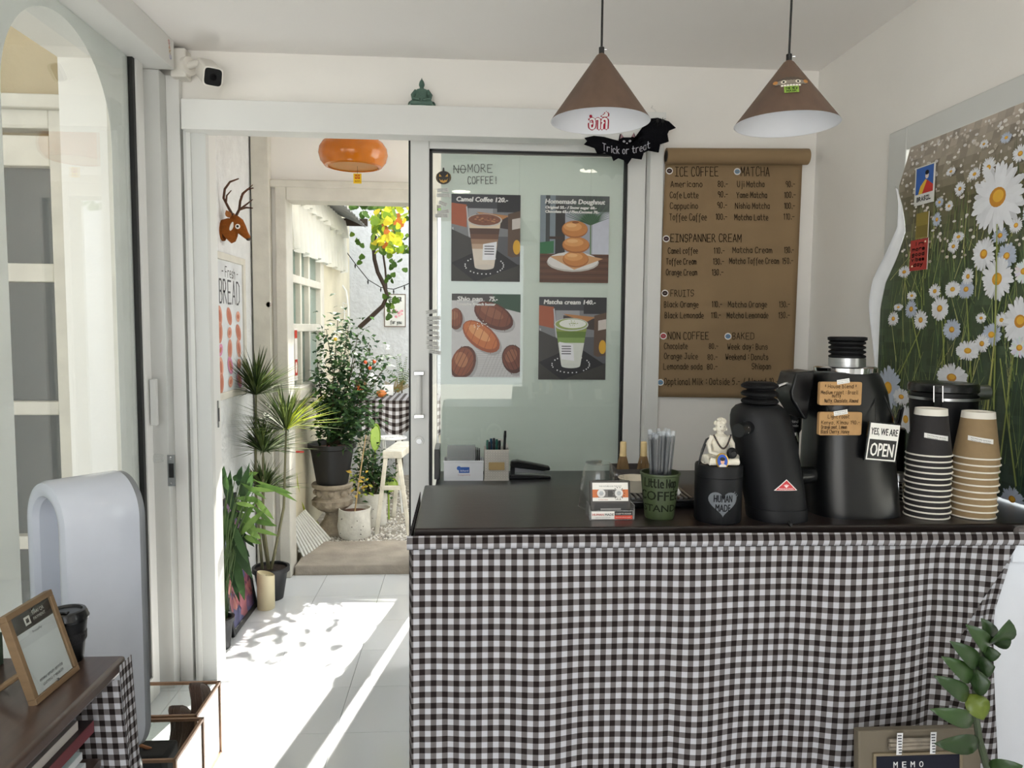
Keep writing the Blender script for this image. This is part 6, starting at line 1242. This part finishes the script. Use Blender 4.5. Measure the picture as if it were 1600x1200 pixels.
MB().loft([rr_ring(f1+d*.003, .0305, .0305), rr_ring(f1+d*.006, .030, .030)]).build('front_glass', BP, t); MB().tube([f1+d*.005, f1+d*.0075], .012, 24).build('lens', mat('lens_black', '#050507', .08, coat=1), t)
# ================================================================ daisy print over the right window
XP = RX-.026
class DS:
    def p(s, y_, z_, h=0): return V(XP-h, y_, z_)
def px2(px, py): q = AX(px, py, XP); return q.y, q.z
def left_y(z):
    tab = ((.9, 2.445), (1.52, 2.445), (1.60, 2.42), (1.68, 2.36), (1.76, 2.32), (1.84, 2.345), (1.90, 2.375), (1.97, 2.34), (2.02, 2.318))
    for (z0, y0), (z1, y1) in zip(tab, tab[1:]):
        if z0 <= z <= z1: return y0+(y1-y0)*(z-z0)/(z1-z0)
    return tab[0][1] if z < .9 else tab[-1][1]
PZ0, PZ1, PY0 = 1.005, 2.02, 1.12
t = thing('daisy_print', V(XP, 1.8, PZ0), 'large daisy meadow print curling at its edge over the right window', 'print')
m = MB(); m.grid(lambda u, v: V(XP+.0012, left_y(PZ0+(PZ1-PZ0)*v)*(1-u)+PY0*u, PZ0+(PZ1-PZ0)*v), 8, 60); m.build('sheet', mat('print_back', '#e9eaec', .6), t, solid=.001)
rd = random.Random(42)
def mixc(a_, b_, q): A_, B_ = lin(a_), lin(b_); return tuple(A_[i]*(1-q)+B_[i]*q for i in range(3))
a = Art(DS(), base=.0008, dh=.000002); NU, NV = 40, 46
for j in range(NV):
    for i in range(NU):
        z0, z1 = PZ0+(PZ1-PZ0)*j/NV, PZ0+(PZ1-PZ0)*(j+1)/NV; f0_, f1_ = i/NU, (i+1)/NU
        P_ = [(left_y(z)*(1-f)+PY0*f, z) for f, z in ((f0_, z0), (f1_, z0), (f1_, z1), (f0_, z1))]; v = (j+.5)/NV
        c_ = mixc('#2d3c34', '#48573d', min(1, v/.6)) if v < .6 else mixc('#48573d', '#6e674e', min(1, (v-.6)/.22)) if v < .82 else mixc('#6e674e', '#b0a599', (v-.82)/.18)
        g_ = rd.uniform(.75, 1.25); a.mb.add([a.S.p(*p, .0007) for p in P_], [(0, 1, 2, 3)], tuple(min(1, x*g_) for x in c_))
def inside(y, z, mrg=0): return PY0 < y < left_y(max(PZ0, min(PZ1, z)))-mrg and PZ0+mrg < z < PZ1-mrg
for k in range(900):   # grass
    y, z = rd.uniform(PY0+.02, 2.43), rd.uniform(PZ0, 1.75); L_ = rd.uniform(.05, .22); dy = rd.gauss(0, .04); y1, z1 = y+dy, min(PZ1-.02, z+L_)
    if inside(y, z, .01) and inside(y1, z1, .01): a.line(y, z, y1, z1, rd.uniform(.0015, .004), rd.choice(('#4a6140', '#5f774a', '#7d8f57', '#34483a', '#94a25e', '#b9ba78')), .0008)
for k in range(900):   # far blossoms
    z = PZ1-.01-.36*rd.random()**1.7; y = rd.uniform(PY0+.02, 2.42)
    if inside(y, z, .012): a.ell(y, z, rd.uniform(.003, .009), rd.uniform(.003, .006), rd.choice(('#e6e2dc', '#cfc8be', '#d9d6d4', '#b0a596')), n=6)
def daisy(px, py, rpx, sq=.8, seed=0, cc='#d89a2e', droop=0):
    y, z = px2(px, py); rr = rpx*1.35*S(y)*1.0; rd2 = random.Random(seed); n = 17 if rpx > 14 else 11
    asp = 1.0
    if not inside(y, z, .004): return
    for lay in (0, 1):
        for k in range(n):
            t_ = 2*pi*(k+.5*lay)/n+rd2.uniform(-.08, .08); L_ = rr*rd2.uniform(.86, 1.05); dy, dz = cos(t_)*L_, sin(t_)*L_*sq-droop*rr*.25
            q = [(y-dy*f-sgn*w_*dz, z+dz*f-sgn*w_*dy*-1*-1) for f, w_, sgn in ((.18, .06, 1), (.6, .12, 1), (.92, .07, 1), (1, 0, 1), (.92, .07, -1), (.6, .12, -1), (.18, .06, -1))]
            q = [(min(max(PY0+.001, yy), left_y(max(PZ0, min(PZ1, zz)))-.001), max(PZ0+.001, min(PZ1-.001, zz))) for yy, zz in q]
            sh = rd2.uniform(.78, 1) if lay == 0 else rd2.uniform(.9, 1); a.poly(q, tuple(x*sh for x in lin('#e9ebf0' if seed % 4 else '#bcc6d8')))
    a.ell(y, z, rr*.30, rr*.27*sq, cc, n=16); a.ell(y-.02*rr, z+.03*rr, rr*.2, rr*.17*sq, '#e6b23c', n=14)
def stem(px, py, px1, py1, w_=.006, c_='#8f9a52'):
    y, z = px2(px, py); y1, z1 = px2(px1, py1); z1 = max(z1, PZ0+.005)
    if inside(y, z, .003) and inside(y1, max(z1, PZ0+.01), .003): a.line(y, z, y1, z1, w_*.7, c_, w_)
for q in ((1562, 330, 1555, 640), (1480, 500, 1470, 620), (1520, 560, 1500, 680), (1555, 560, 1540, 640), (1440, 515, 1400, 600), (1415, 435, 1440, 560), (1590, 520, 1560, 760), (1470, 440, 1480, 600), (1512, 460, 1520, 600), (1545, 640, 1540, 800), (1565, 560, 1590, 760), (1430, 600, 1435, 700)): stem(*q)
for k, (x, y, r_, sq) in enumerate(((1470, 316, 8, .8), (1485, 322, 8, .8), (1502, 295, 10, .9), (1525, 272, 11, .7), (1466, 343, 9, 1), (1488, 268, 9, .6), (1547, 262, 13, 1), (1590, 352, 12, .9), (1565, 368, 14, .8), (1500, 370, 12, .6), (1492, 385, 11, .8), (1590, 300, 10, .8), (1575, 215, 10, .7), (1540, 225, 8, .7),
                                  (1415, 425, 13, .6), (1463, 455, 12, .8), (1512, 452, 15, .8), (1515, 432, 11, 1), (1491, 452, 15, .7), (1398, 498, 12, .8), (1426, 483, 13, .9), (1427, 462, 10, .6), (1441, 500, 14, .9), (1406, 480, 10, .5), (1552, 523, 18, .8), (1537, 537, 14, .9), (1536, 497, 10, .7), (1568, 500, 12, .8), (1490, 515, 17, .8), (1471, 482, 17, .9), (1515, 548, 22, .6), (1540, 397, 21, 1), (1576, 400, 18, .9), (1561, 436, 28, 1), (1562, 308, 46, .95), (1597, 502, 30, 1), (1390, 606, 28, 1), (1411, 620, 18, .6), (1490, 590, 30, .6), (1418, 655, 18, 1), (1585, 780, 20, .8), (1598, 240, 14, .8))): daisy(x, y, r_, sq, k, '#c98a2e' if k % 3 else '#dca232')
def daisy_yz(y, z, rr, seed):
    rd2 = random.Random(seed); n = 15; sq = rd2.uniform(.6, 1)
    for lay in (0, 1):
        for k in range(n):
            t_ = 2*pi*(k+.5*lay)/n+rd2.uniform(-.08, .08); L_ = rr*rd2.uniform(.86, 1.05); dy, dz = cos(t_)*L_, sin(t_)*L_*sq
            a.poly([(y-dy*f-g*w_*dz, z+dz*f-g*w_*dy) for f, w_, g in ((.18, .06, 1), (.6, .12, 1), (.92, .07, 1), (1, 0, 1), (.92, .07, -1), (.6, .12, -1), (.18, .06, -1))], tuple(x*rd2.uniform(.82, 1) for x in lin('#e9ebf0' if seed % 4 else '#bcc6d8')))
    a.ell(y, z, rr*.30, rr*.27*sq, '#d0942e', n=16); a.ell(y-.02*rr, z+.03*rr, rr*.2, rr*.17*sq, '#e6b23c', n=14)
for k in range(40): daisy_yz(rd.uniform(1.19, 1.80), 1.1+.80*rd.random(), rd.uniform(.018, .05), 100+k)   # the meadow goes on past the frame
stem(1563, 350, 1560, 520, .006, '#9aa35c'); stem(1560, 520, 1548, 640, .007, '#a8a860')
a.build('meadow_print', t)
# the curled white edge
m = MB()
def curl(u, v):
    z = 1.30+.60*v; y = left_y(z); q = u*2.6; r_ = .008+.008*sin(pi*v); w_ = .3+.7*sin(pi*min(1, v*1.05))
    return V(XP-.002-r_*w_*(1-cos(q)), y+r_*2.0*w_*sin(q*.9)+.004*u, z+.012*u)
m.grid(curl, 14, 40); m.build('curled_edge', MATS['print_back'], t, solid=.0008)
# cards taped on the print
def wallcard(x0, y0, x1, y1, name, label, draw):
    y_, z_ = px2((x0+x1)/2, y1); z2 = px2((x0+x1)/2, y0)[1]; ya, yb = px2(x0, y0)[0], px2(x1, y0)[0]
    t = thing(name, V(XP-.004, (ya+yb)/2, z_), label, 'card'); MB().box(XP-.0075, XP-.0055, yb, ya, z_, z2).build('card', mat('card_stock', '#d9d6cf', .6), t, smooth=False)
    W_, H_ = ya-yb, z2-z_
    class CSx:
        def p(s, uu, v, h=0): return V(XP-.0076-h, ya-uu*W_, z_+v*H_)
    a = Art(CSx()); draw(a); a.build('print', t)
def d_post(a):
    a.rect(0, 0, 1, 1, '#dcdcd8'); a.rect(.05, .28, .95, .97, '#2b5fae'); a.poly([(.2, .28), (.35, .5), (.62, .62), (.95, .45), (.95, .28)], '#c2322c'); a.poly([(.2, .28), (.3, .48), (.55, .64), (.62, .6), (.4, .28)], '#e0b83a'); a.ell(.62, .72, .09, .08, '#e8d6c8'); a.ell(.62, .80, .10, .06, '#16161c'); a.hand('BRASIL', .15, .1, .7, .1, col='#222226', pen=.03)
wallcard(1435, 258, 1465, 318, 'art_postcard', 'blue and red postcard of a cloaked figure taped to the daisy print', d_post)
wallcard(1436, 332, 1455, 372, 'gold_card', 'small olive gold card taped below the postcard', lambda a: (a.rect(0, 0, 1, 1, '#8f7f3c'), a.rect(.06, .04, .94, .5, '#7a6c34')))
def d_red(a):
    a.rect(0, 0, 1, 1, '#a83a34')
    for k, s_ in enumerate(('in', 'more', 'good', 'vibes', 'day')): a.hand(s_, .25 if k in (0, 4) else .12, .82-.17*k, .5 if k in (0, 4) else .7, .1, col='#2c1414', pen=.035)
    a.ell(.85, .9, .05, .03, '#f0e0c8'); a.ell(.15, .15, .05, .03, '#f0e0c8')
wallcard(1427, 374, 1454, 422, 'red_card', 'red handwritten card taped to the lower edge of gold card', d_red)
# ================================================================ bottom right: memo board and zz plant
WOODN = mat('plain_wood', '#8a6a48', .6, var=.12, scale=8, stretch=(1, 1, 5))
t = thing('low_stool', V(.97, 1.46, 0), 'low wooden stool below the memo board in front of counter', 'stool')
MB().box(.82, 1.13, 1.38, 1.53, .24, .265).build('seat', WOODN, t, bevel=.004)
for x in (.85, 1.10):
    for y in (1.40, 1.51): MB().box(x-.015, x+.015, y-.015, y+.015, 0, .24).build('leg', WOODN, t, bevel=.002)
p0, p1 = AY(1337, 1138, 1.48), AY(1527, 1133, 1.48); Wm = p1.x-p0.x; zt_ = p0.z
T = Matrix.Translation((p0.x, 1.44, .266)) @ Matrix.Rotation(radians(-5), 4, 'X'); Hm = (zt_-.266)*1.004
t = thing('memo_board', V(p0.x+Wm/2, 1.45, .266), 'olive brown MEMO letter board with twigs tied along the top', 'letter board')
FR = mat('olive_brown_board', '#6d6455', .7, var=.06, scale=10)
MB(T).box(0, Wm, 0, .022, 0, Hm).build('board', FR, t, bevel=.003)
for q in ((.030, Wm-.045, Hm-.052, Hm-.046), (.030, Wm-.045, .03, .036), (.030, .036, .036, Hm-.052), (Wm-.051, Wm-.045, .036, Hm-.052)): MB(T).box(q[0], q[1], -.006, 0, q[2], q[3]).build('moulding', mat('bronze_moulding', '#7d7059', .45), t, bevel=.001)
MB(T).box(.036, Wm-.051, -.003, 0, .036, Hm-.052).build('felt_panel', mat('navy_felt', '#0e1122', .9, var=.1, scale=90), t, smooth=False)
a = Art(TQ(T, -.0032, 0)); 
for k, ch in enumerate('MEMO'): a.type(ch, .075+.019*k, Hm-.078, .009, height=.0125, col='#dcdcdc', bold=.0003)
a.type('1', .118, Hm-.11, .006, height=.02, col='#dcdcdc', bold=.0004); a.build('letters', t)
for k in range(3): MB(T).tube([V(.062, -.008-.003*(k % 2), Hm-.018-.008*k), V(.1, -.010, Hm-.017-.008*k), V(.165, -.008, Hm-.018-.007*k)], [.004, .0045, .004], 8).build('twig', mat('grey_twig', '#8d8375', .85, var=.25, scale=40), t)
for x in (.076, .150):
    a = Art(TQ(T, -.0150, 0)); a.poly([(x, Hm+.001), (x+.013, Hm+.001), (x+.010, Hm-.045), (x-.002, Hm-.045)], '#dfdfdf')
    for k in range(7): a.rect(x+.001+.0004*k, Hm-.006-.006*k, x+.010, Hm-.003-.006*k, '#5a5a5e')
    a.build('printed_tape', t, PRINTM)
YZ = 1.40
zb_ = V(AY(1560, 1200, YZ).x+.03, 1.24, 0)
t = thing('zz_plant', zb_, 'glossy dark green zz plant stem in front of the gingham cloth', 'plant')
m = MB(); pot(m, zb_, .11, .085, .22); m.build('pot', mat('white_ceramic_pot', '#d8d8d4', .4), t); MB().lathe([(0, .2), (.10, .202)], zb_, 20, cap=False).build('soil', SOIL, t)
st = [zb_+V(0, 0, .2), AY(1552, 1230, YZ), AY(1540, 1190, YZ), AY(1530, 1155, YZ), AY(1525, 1120, YZ), AY(1524, 1080, YZ), AY(1528, 1040, YZ), AY(1537, 1012, YZ), AY(1550, 1000, YZ)]
MB().tube(st, [.009, .008, .0075, .007, .0065, .006, .005, .004, .003], 9).build('stem', mat('dark_green_stem', '#3f4a34', .5), t)
ZC = ('#2b4220', '#324c25', '#263b1d', '#385328'); ZL = mat('glossy_leaf', attr=True, rough=.3, var=.1, scale=20, transl=.1)
for k, (x0, y0, x1, y1, w_) in enumerate(((1548, 1006, 1533, 966, 24), (1550, 1006, 1577, 968, 32), (1552, 1006, 1580, 997, 20), (1542, 1016, 1509, 976, 24), (1534, 1020, 1564, 1022, 20), (1527, 1041, 1484, 1002, 24), (1526, 1040, 1555, 1042, 28), (1518, 1062, 1471, 1026, 24), (1515, 1064, 1548, 1066, 34), (1513, 1090, 1459, 1056, 24), (1514, 1084, 1536, 1125, 34), (1522, 1126, 1453, 1108, 24), (1531, 1158, 1460, 1162, 26), (1545, 1198, 1598, 1196, 30))):
    m = MB(); b_, e_ = AY(x0, y0, YZ-.004), AY(x1, y1, YZ-.03-.02*(k % 2)); leafblade(m, b_, e_, w_*S(YZ)*1.25, (0, -1, .25), ZC[k % 4] if k != 10 else '#6a7a2e', bend=.10, nseg=7, fold=.18, shape=.85); m.build('leaf', ZL, t, solid=.0008)
# ================================================================ left side
# table with framed sign
TZ = .75; TXr = -.70; TYf = 1.555
BTW = mat('brown_table_wood', '#4b3b34', .3, var=.2, scale=5, stretch=(12, 1.2, 12), coat=.2)
t = thing('side_table', V(-.95, 1.05, 0), 'dark brown wooden side table with an open shelf by the glass door', 'table')
MB().box(-1.14, TXr, .45, TYf, TZ-.03, TZ).build('top', BTW, t, bevel=.008)
for y in (.47, TYf-.024): MB().box(-1.12, TXr-.02, y-.01, y+.01, 0, TZ-.03).build('end_panel', BTW, t)
MB().box(-1.12, TXr-.03, .49, TYf-.06, .545, .56).build('shelf', BTW, t)
m = MB(); m.grid(lambda u, v: V(-1.13+(.435+.05*v)*u, TYf-.045+.008*sin(u*24+v*2)*v, TZ-.034-.70*v), 60, 20, uvfn=lambda u, v: (u*.5, v*.74))
m.grid(lambda u, v: V(TXr+.004+.045*v*(.8+.2*sin(u*8)), TYf+.012-.055*u, TZ-.006-.73*v), 12, 20, uvfn=lambda u, v: (.5+u*.1, v*.74))
tag(m.build('table_skirt', GING, org=(-.95, TYf+.02, .4), solid=.001), 'frayed gingham skirt hanging at the end of the dark side table', 'cloth')
mags = [('#2c2826', '#3a3533'), ('#7fb3ad', '#5f938d'), ('#3a2426', '#8a3a40'), ('#d8d6d2', '#5a4a4a'), ('#23201f', '#6a2a30')]
z = .561
for k, (c0, c1) in enumerate((('#cfd2d4', '#b9bec2'), ('#d5d8da', '#c0c4c8'), ('#74aaa5', '#5f938d'), ('#6d2f36', '#2c2224'), ('#c9c4be', '#8d8a88'), ('#2a2524', '#46302e'))):
    h_ = (.02, .014, .026, .024, .018, .03)[k]; x1 = TXr-.035-.012*((k*7) % 3); y1 = 1.445+.012*((k*5) % 4); t2 = thing('magazine', V(-.86, 1.2, z), ('topmost dark', 'second pale', 'third dark red', 'fourth teal', 'fifth pale grey', 'bottom pale grey')[5-k]+' magazine in the pile on the table shelf', 'magazine', 'magazines on the shelf')
    MB().box(-1.02, x1-.001, .95, y1-.001, z+.001, z+h_-.001).build('pages', mat('magazine_pages_%d' % k, c0 if k in (0, 1, 4) else '#d9d6d0', .8, var=.08, scale=80, stretch=(1, 1, 30)), t2, smooth=False)
    MB().box(-1.02, x1, .95, y1, z+h_-.001, z+h_+.0005).build('cover', mat('magazine_cover_%d' % k, c1, .35, var=.2, scale=9), t2, smooth=False); MB().box(x1-.001, x1+.0006, .95, y1, z, z+h_).build('spine', mat('magazine_spine_%d' % k, c0, .4), t2, smooth=False); z += h_+.001
# framed sign (the square code itself is left blank)
b0, b1 = AZ(57, 1103, TZ), AZ(124, 1047, TZ); ex = (b1-b0); Wf = ex.length; ex.normalize(); nz = V(0, 0, 1); back = V(ex.y*-1, ex.x, 0); back = back if back.x < 0 else -back
up = (nz*cos(radians(17))+back*sin(radians(17))).normalized(); Hf = .172; nf = ex.cross(up)
nf = nf if nf.x > 0 else -nf
t = thing('payment_frame', b0.lerp(b1, .5), 'wooden framed payment sign leaning on the dark side table', 'sign'); LW = mat('light_frame_wood', '#7f674b', .55, var=.12, scale=12, stretch=(1, 1, 5))
def FP(u, v, h=0): return b0+ex*u+up*v+nf*h+V(0, 0, .001)
def fbox(u0, u1, v0, v1, h0, h1, name, mt, par, **k): return MB().prism([FP(u0, v0, h0), FP(u1, v0, h0), FP(u1, v1, h0), FP(u0, v1, h0)], nf*(h1-h0)).build(name, mt, par, **k)
for q in ((0, Wf, 0, .011), (0, Wf, Hf-.011, Hf), (0, .011, .011, Hf-.011), (Wf-.011, Wf, .011, Hf-.011)): fbox(*q, -.014, .002, 'frame', LW, t, bevel=.001)
fbox(.01, Wf-.01, .01, Hf-.01, -.010, -.004, 'sheet', mat('white_sheet', '#dcdde0', .5), t, smooth=False); fbox(.01, Wf-.01, .01, Hf-.01, -.0015, -.0008, 'glazing', GLASS, t, smooth=False)
class FS:
    def p(s, u, v, h=0): return FP(u, v, -.0038+h)
a = Art(FS(), base=.0002)
a.rect(.011, Hf-.045, Wf-.011, Hf-.011, '#4a423e'); a.type('THAI QR', Wf*.52, Hf-.026, Wf*.26, col='#eae6e0'); a.type('PAYMENT', Wf*.52, Hf-.036, Wf*.26, col='#eae6e0'); a.rect(Wf*.34, Hf-.038, Wf*.46, Hf-.022, '#eae6e0'); a.rect(Wf*.37, Hf-.034, Wf*.43, Hf-.026, '#4a423e'); a.type('PromptPay', Wf*.42, Hf-.056, Wf*.2, col='#4a4a52')
a.hand('nnsu anun arnla', Wf*.25, .03, Wf*.5, .006, col='#55555a', pen=.0008); a.hand('uunmu rqusln', Wf*.28, .02, Wf*.45, .006, col='#55555a', pen=.0008); a.build('print', t)
for v in (.014, Hf-.016): MB().tube([FP(Wf*.5, v, .001), FP(Wf*.5, v, .004)], .003, 10).build('screw', CHROME, t)
MB().tube([FP(Wf*.2, .06, -.016), V(FP(Wf*.2, 0, 0).x-.10, FP(Wf*.2, 0, 0).y, TZ+.006)], .006, 8).build('prop', LW, t)
# black takeaway cup
c = AZ(106, 1032, TZ); t = thing('takeaway_cup', c, 'black takeaway coffee cup with black lid behind the framed sign', 'paper cup')
MB().lathe([(.028, 0), (.029, .003), (.038, .085), (.038, .088)], c, 28).build('body', MBLK, t); MB().lathe([(.041, .086), (.042, .092), (.040, .096), (.039, .100), (.036, .106), (.030, .107), (.028, .103), (0, .103)], c, 28).build('lid', BP, t)
MB().obox(c+V(.005, -.02, .108), .02, .012, .006).build('sip_tab', BP, t, bevel=.002); MB().lathe([(.0335, .04), (.036, .045), (.0365, .06), (.0358, .062)], c, 28).build('sleeve', mat('ribbed_black', '#151517', .8, bump=.5, bscale=200), t)
# book and ribbon at the far left
t = thing('floral_book', V(-.985, 1.44, TZ), 'thick green spined book with a floral cover on the side table', 'book')
MB().box(-1.07, -.935, 1.35, 1.52, TZ+.004, TZ+.06).build('pages', mat('book_pages', '#d5cdba', .85, var=.08, scale=60, stretch=(1, 1, 30)), t); MB().box(-1.075, -.93, 1.345, 1.525, TZ+.06, TZ+.066).build('cover', mat('floral_cover', '#b99d8a', .5, var=.4, scale=25), t, bevel=.002); MB().box(-1.075, -.93, 1.345, 1.525, TZ, TZ+.004).build('cover', mat('green_cloth', '#4a5a48', .8), t); MB().box(-.935, -.928, 1.345, 1.525, TZ, TZ+.066).build('spine', MATS['green_cloth'], t, bevel=.002)
t = thing('ribbon_loop', V(-1.0, 1.46, TZ+.066), 'beige ribbon loop tag with black lettering standing on the book', 'ribbon')
rc = V(-1.005, 1.46, TZ+.066+.040); m = MB(); m.loft([[rc+V(cos(g)*r_, y, sin(g)*r_*1.05) for r_, y in ((.038, -.012), (.038, .012), (.029, .012), (.029, -.012))] for g in [-1.4+i*2*pi*.95/30 for i in range(31)]]); m.build('loop', mat('beige_ribbon', '#d3c9bb', .7), t)
# bladeless tower fan
fc = V(-.925, 1.87, 0); ang = radians(51); nfw = V(-cos(ang), -sin(ang), 0); lat = V(sin(ang), -cos(ang), 0)
t = thing('tower_fan', fc, 'white bladeless tower fan with long oval loop beside the glass door', 'fan')
WHT = mat('gloss_white_plastic', '#cdd2dc', .2, var=.02, coat=.4); SIL = mat('silver_plastic', '#8b8e92', .35, .5)
def stad(hw, zb, zt, n=20): return [(-hw, zb)]+[(hw*-cos(pi*k/n), zt-hw+hw*sin(pi*k/n)) for k in range(n+1)]+[(hw, zb)]
def loopring(name, d0, d1, hwo, hwi, mt, soft):
    m = MB(); secs = []; N_ = 64
    def closed(hw, zb, zt):
        P_ = []; n = N_//2; L_ = (zt-zb-2*hw)
        for k in range(n): th = pi*k/(n-1); P_.append((hw*cos(th), zt-hw+hw*sin(th)))
        for k in range(n): th = pi+pi*k/(n-1); P_.append((hw*cos(th), zb+hw+hw*sin(th)))
        return P_
    prof = [(hwi, d0+soft), (hwi+soft*.5, d0+soft*.2), (hwi+soft, d0), (hwo-soft, d0), (hwo-soft*.3, d0+soft*.3), (hwo, d0+soft), (hwo, d1), (hwi, d1)]
    for hw, dd in prof: off = hw-hwi; secs.append([fc+lat*x+nfw*(-dd)+V(0, 0, z) for x, z in closed(hw, .38-off, 1.03+off-.006)])
    secs.append(secs[0]); m.loft(secs, cap=False); m.build(name, mt, t)
loopring('loop', -.10, .075, .103, .06, WHT, .016); loopring('rear_rim', .075, .09, .102, .062, SIL, .003)
MB().lathe([(.115, 0), (.118, .01), (.112, .05), (.105, .30), (.098, .325)], fc, 36).build('base', WHT, t)
# brass edged glass boxes on the floor
BRS = mat('copper_edging', '#9a7a62', .4, .6, var=.15, scale=30)
def gbox(x0, x1, y0, y1, h, label, rx=.0042):
    t = thing('glass_box', V((x0+x1)/2, (y0+y1)/2, 0), label, 'glass box', 'copper edged glass boxes')
    for x in (x0, x1):
        for y in (y0, y1): MB().box(x-rx, x+rx, y-rx, y+rx, 0, h).build('edge', BRS, t)
    for z_ in (rx, h-rx):
        for y in (y0, y1): MB().box(x0, x1, y-rx, y+rx, z_-rx, z_+rx).build('edge', BRS, t)
        for x in (x0, x1): MB().box(x-rx, x+rx, y0, y1, z_-rx, z_+rx).build('edge', BRS, t)
    for q in ((x0+rx, x1-rx, y0-.001, y0+.001), (x0+rx, x1-rx, y1-.001, y1+.001), (x0-.001, x0+.001, y0+rx, y1-rx), (x1-.001, x1+.001, y0+rx, y1-rx)): MB().box(*q, 2*rx, h-2*rx).build('pane', GLASS, t, smooth=False)
    MB().box(x0, x1, y0, y1, .002, .005).build('bottom', WOODN, t)
gbox(-1.06, -.81, 2.245, 2.46, .25, 'rear copper edged glass box holding coiled brown cables')
gbox(-1.03, -.785, 2.01, 2.225, .25, 'front copper edged glass box holding a black case')
CBL = mat('brown_cable', '#4a342a', .5)
for k, (x, y) in enumerate(((-.90, 2.34), (-.85, 2.38))):
    t = thing('cable_coil', V(x, y, .006), ('flat coil of brown cable in the rear glass box' if k == 0 else 'upright coil of brown cable in the rear glass box'), 'cable', 'cable coils'); m = MB()
    for j in range(6): m.tube([V(x+.006*j-.015, y, .12+.045*k)+V(.010*sin(3*a_), cos(a_)*.05, sin(a_)*(.11 if k == 0 else .12)-.004) for a_ in [2*pi*i/24 for i in range(25)]], .0035, 6)
    m.build('coil', CBL, t)
t = thing('black_case', V(-.9, 2.115, .006), 'black soft case standing in the front glass box', 'case'); MB().box(-.99, -.83, 2.06, 2.16, .006, .225).build('body', mat('black_fabric', '#141416', .8), t, bevel=.012); MB().tube([(-.97, 2.11, .222), (-.93, 2.1, .245), (-.89, 2.11, .222)], .005, 8).build('handle', mat('brown_strap', '#8a5a38', .6), t)
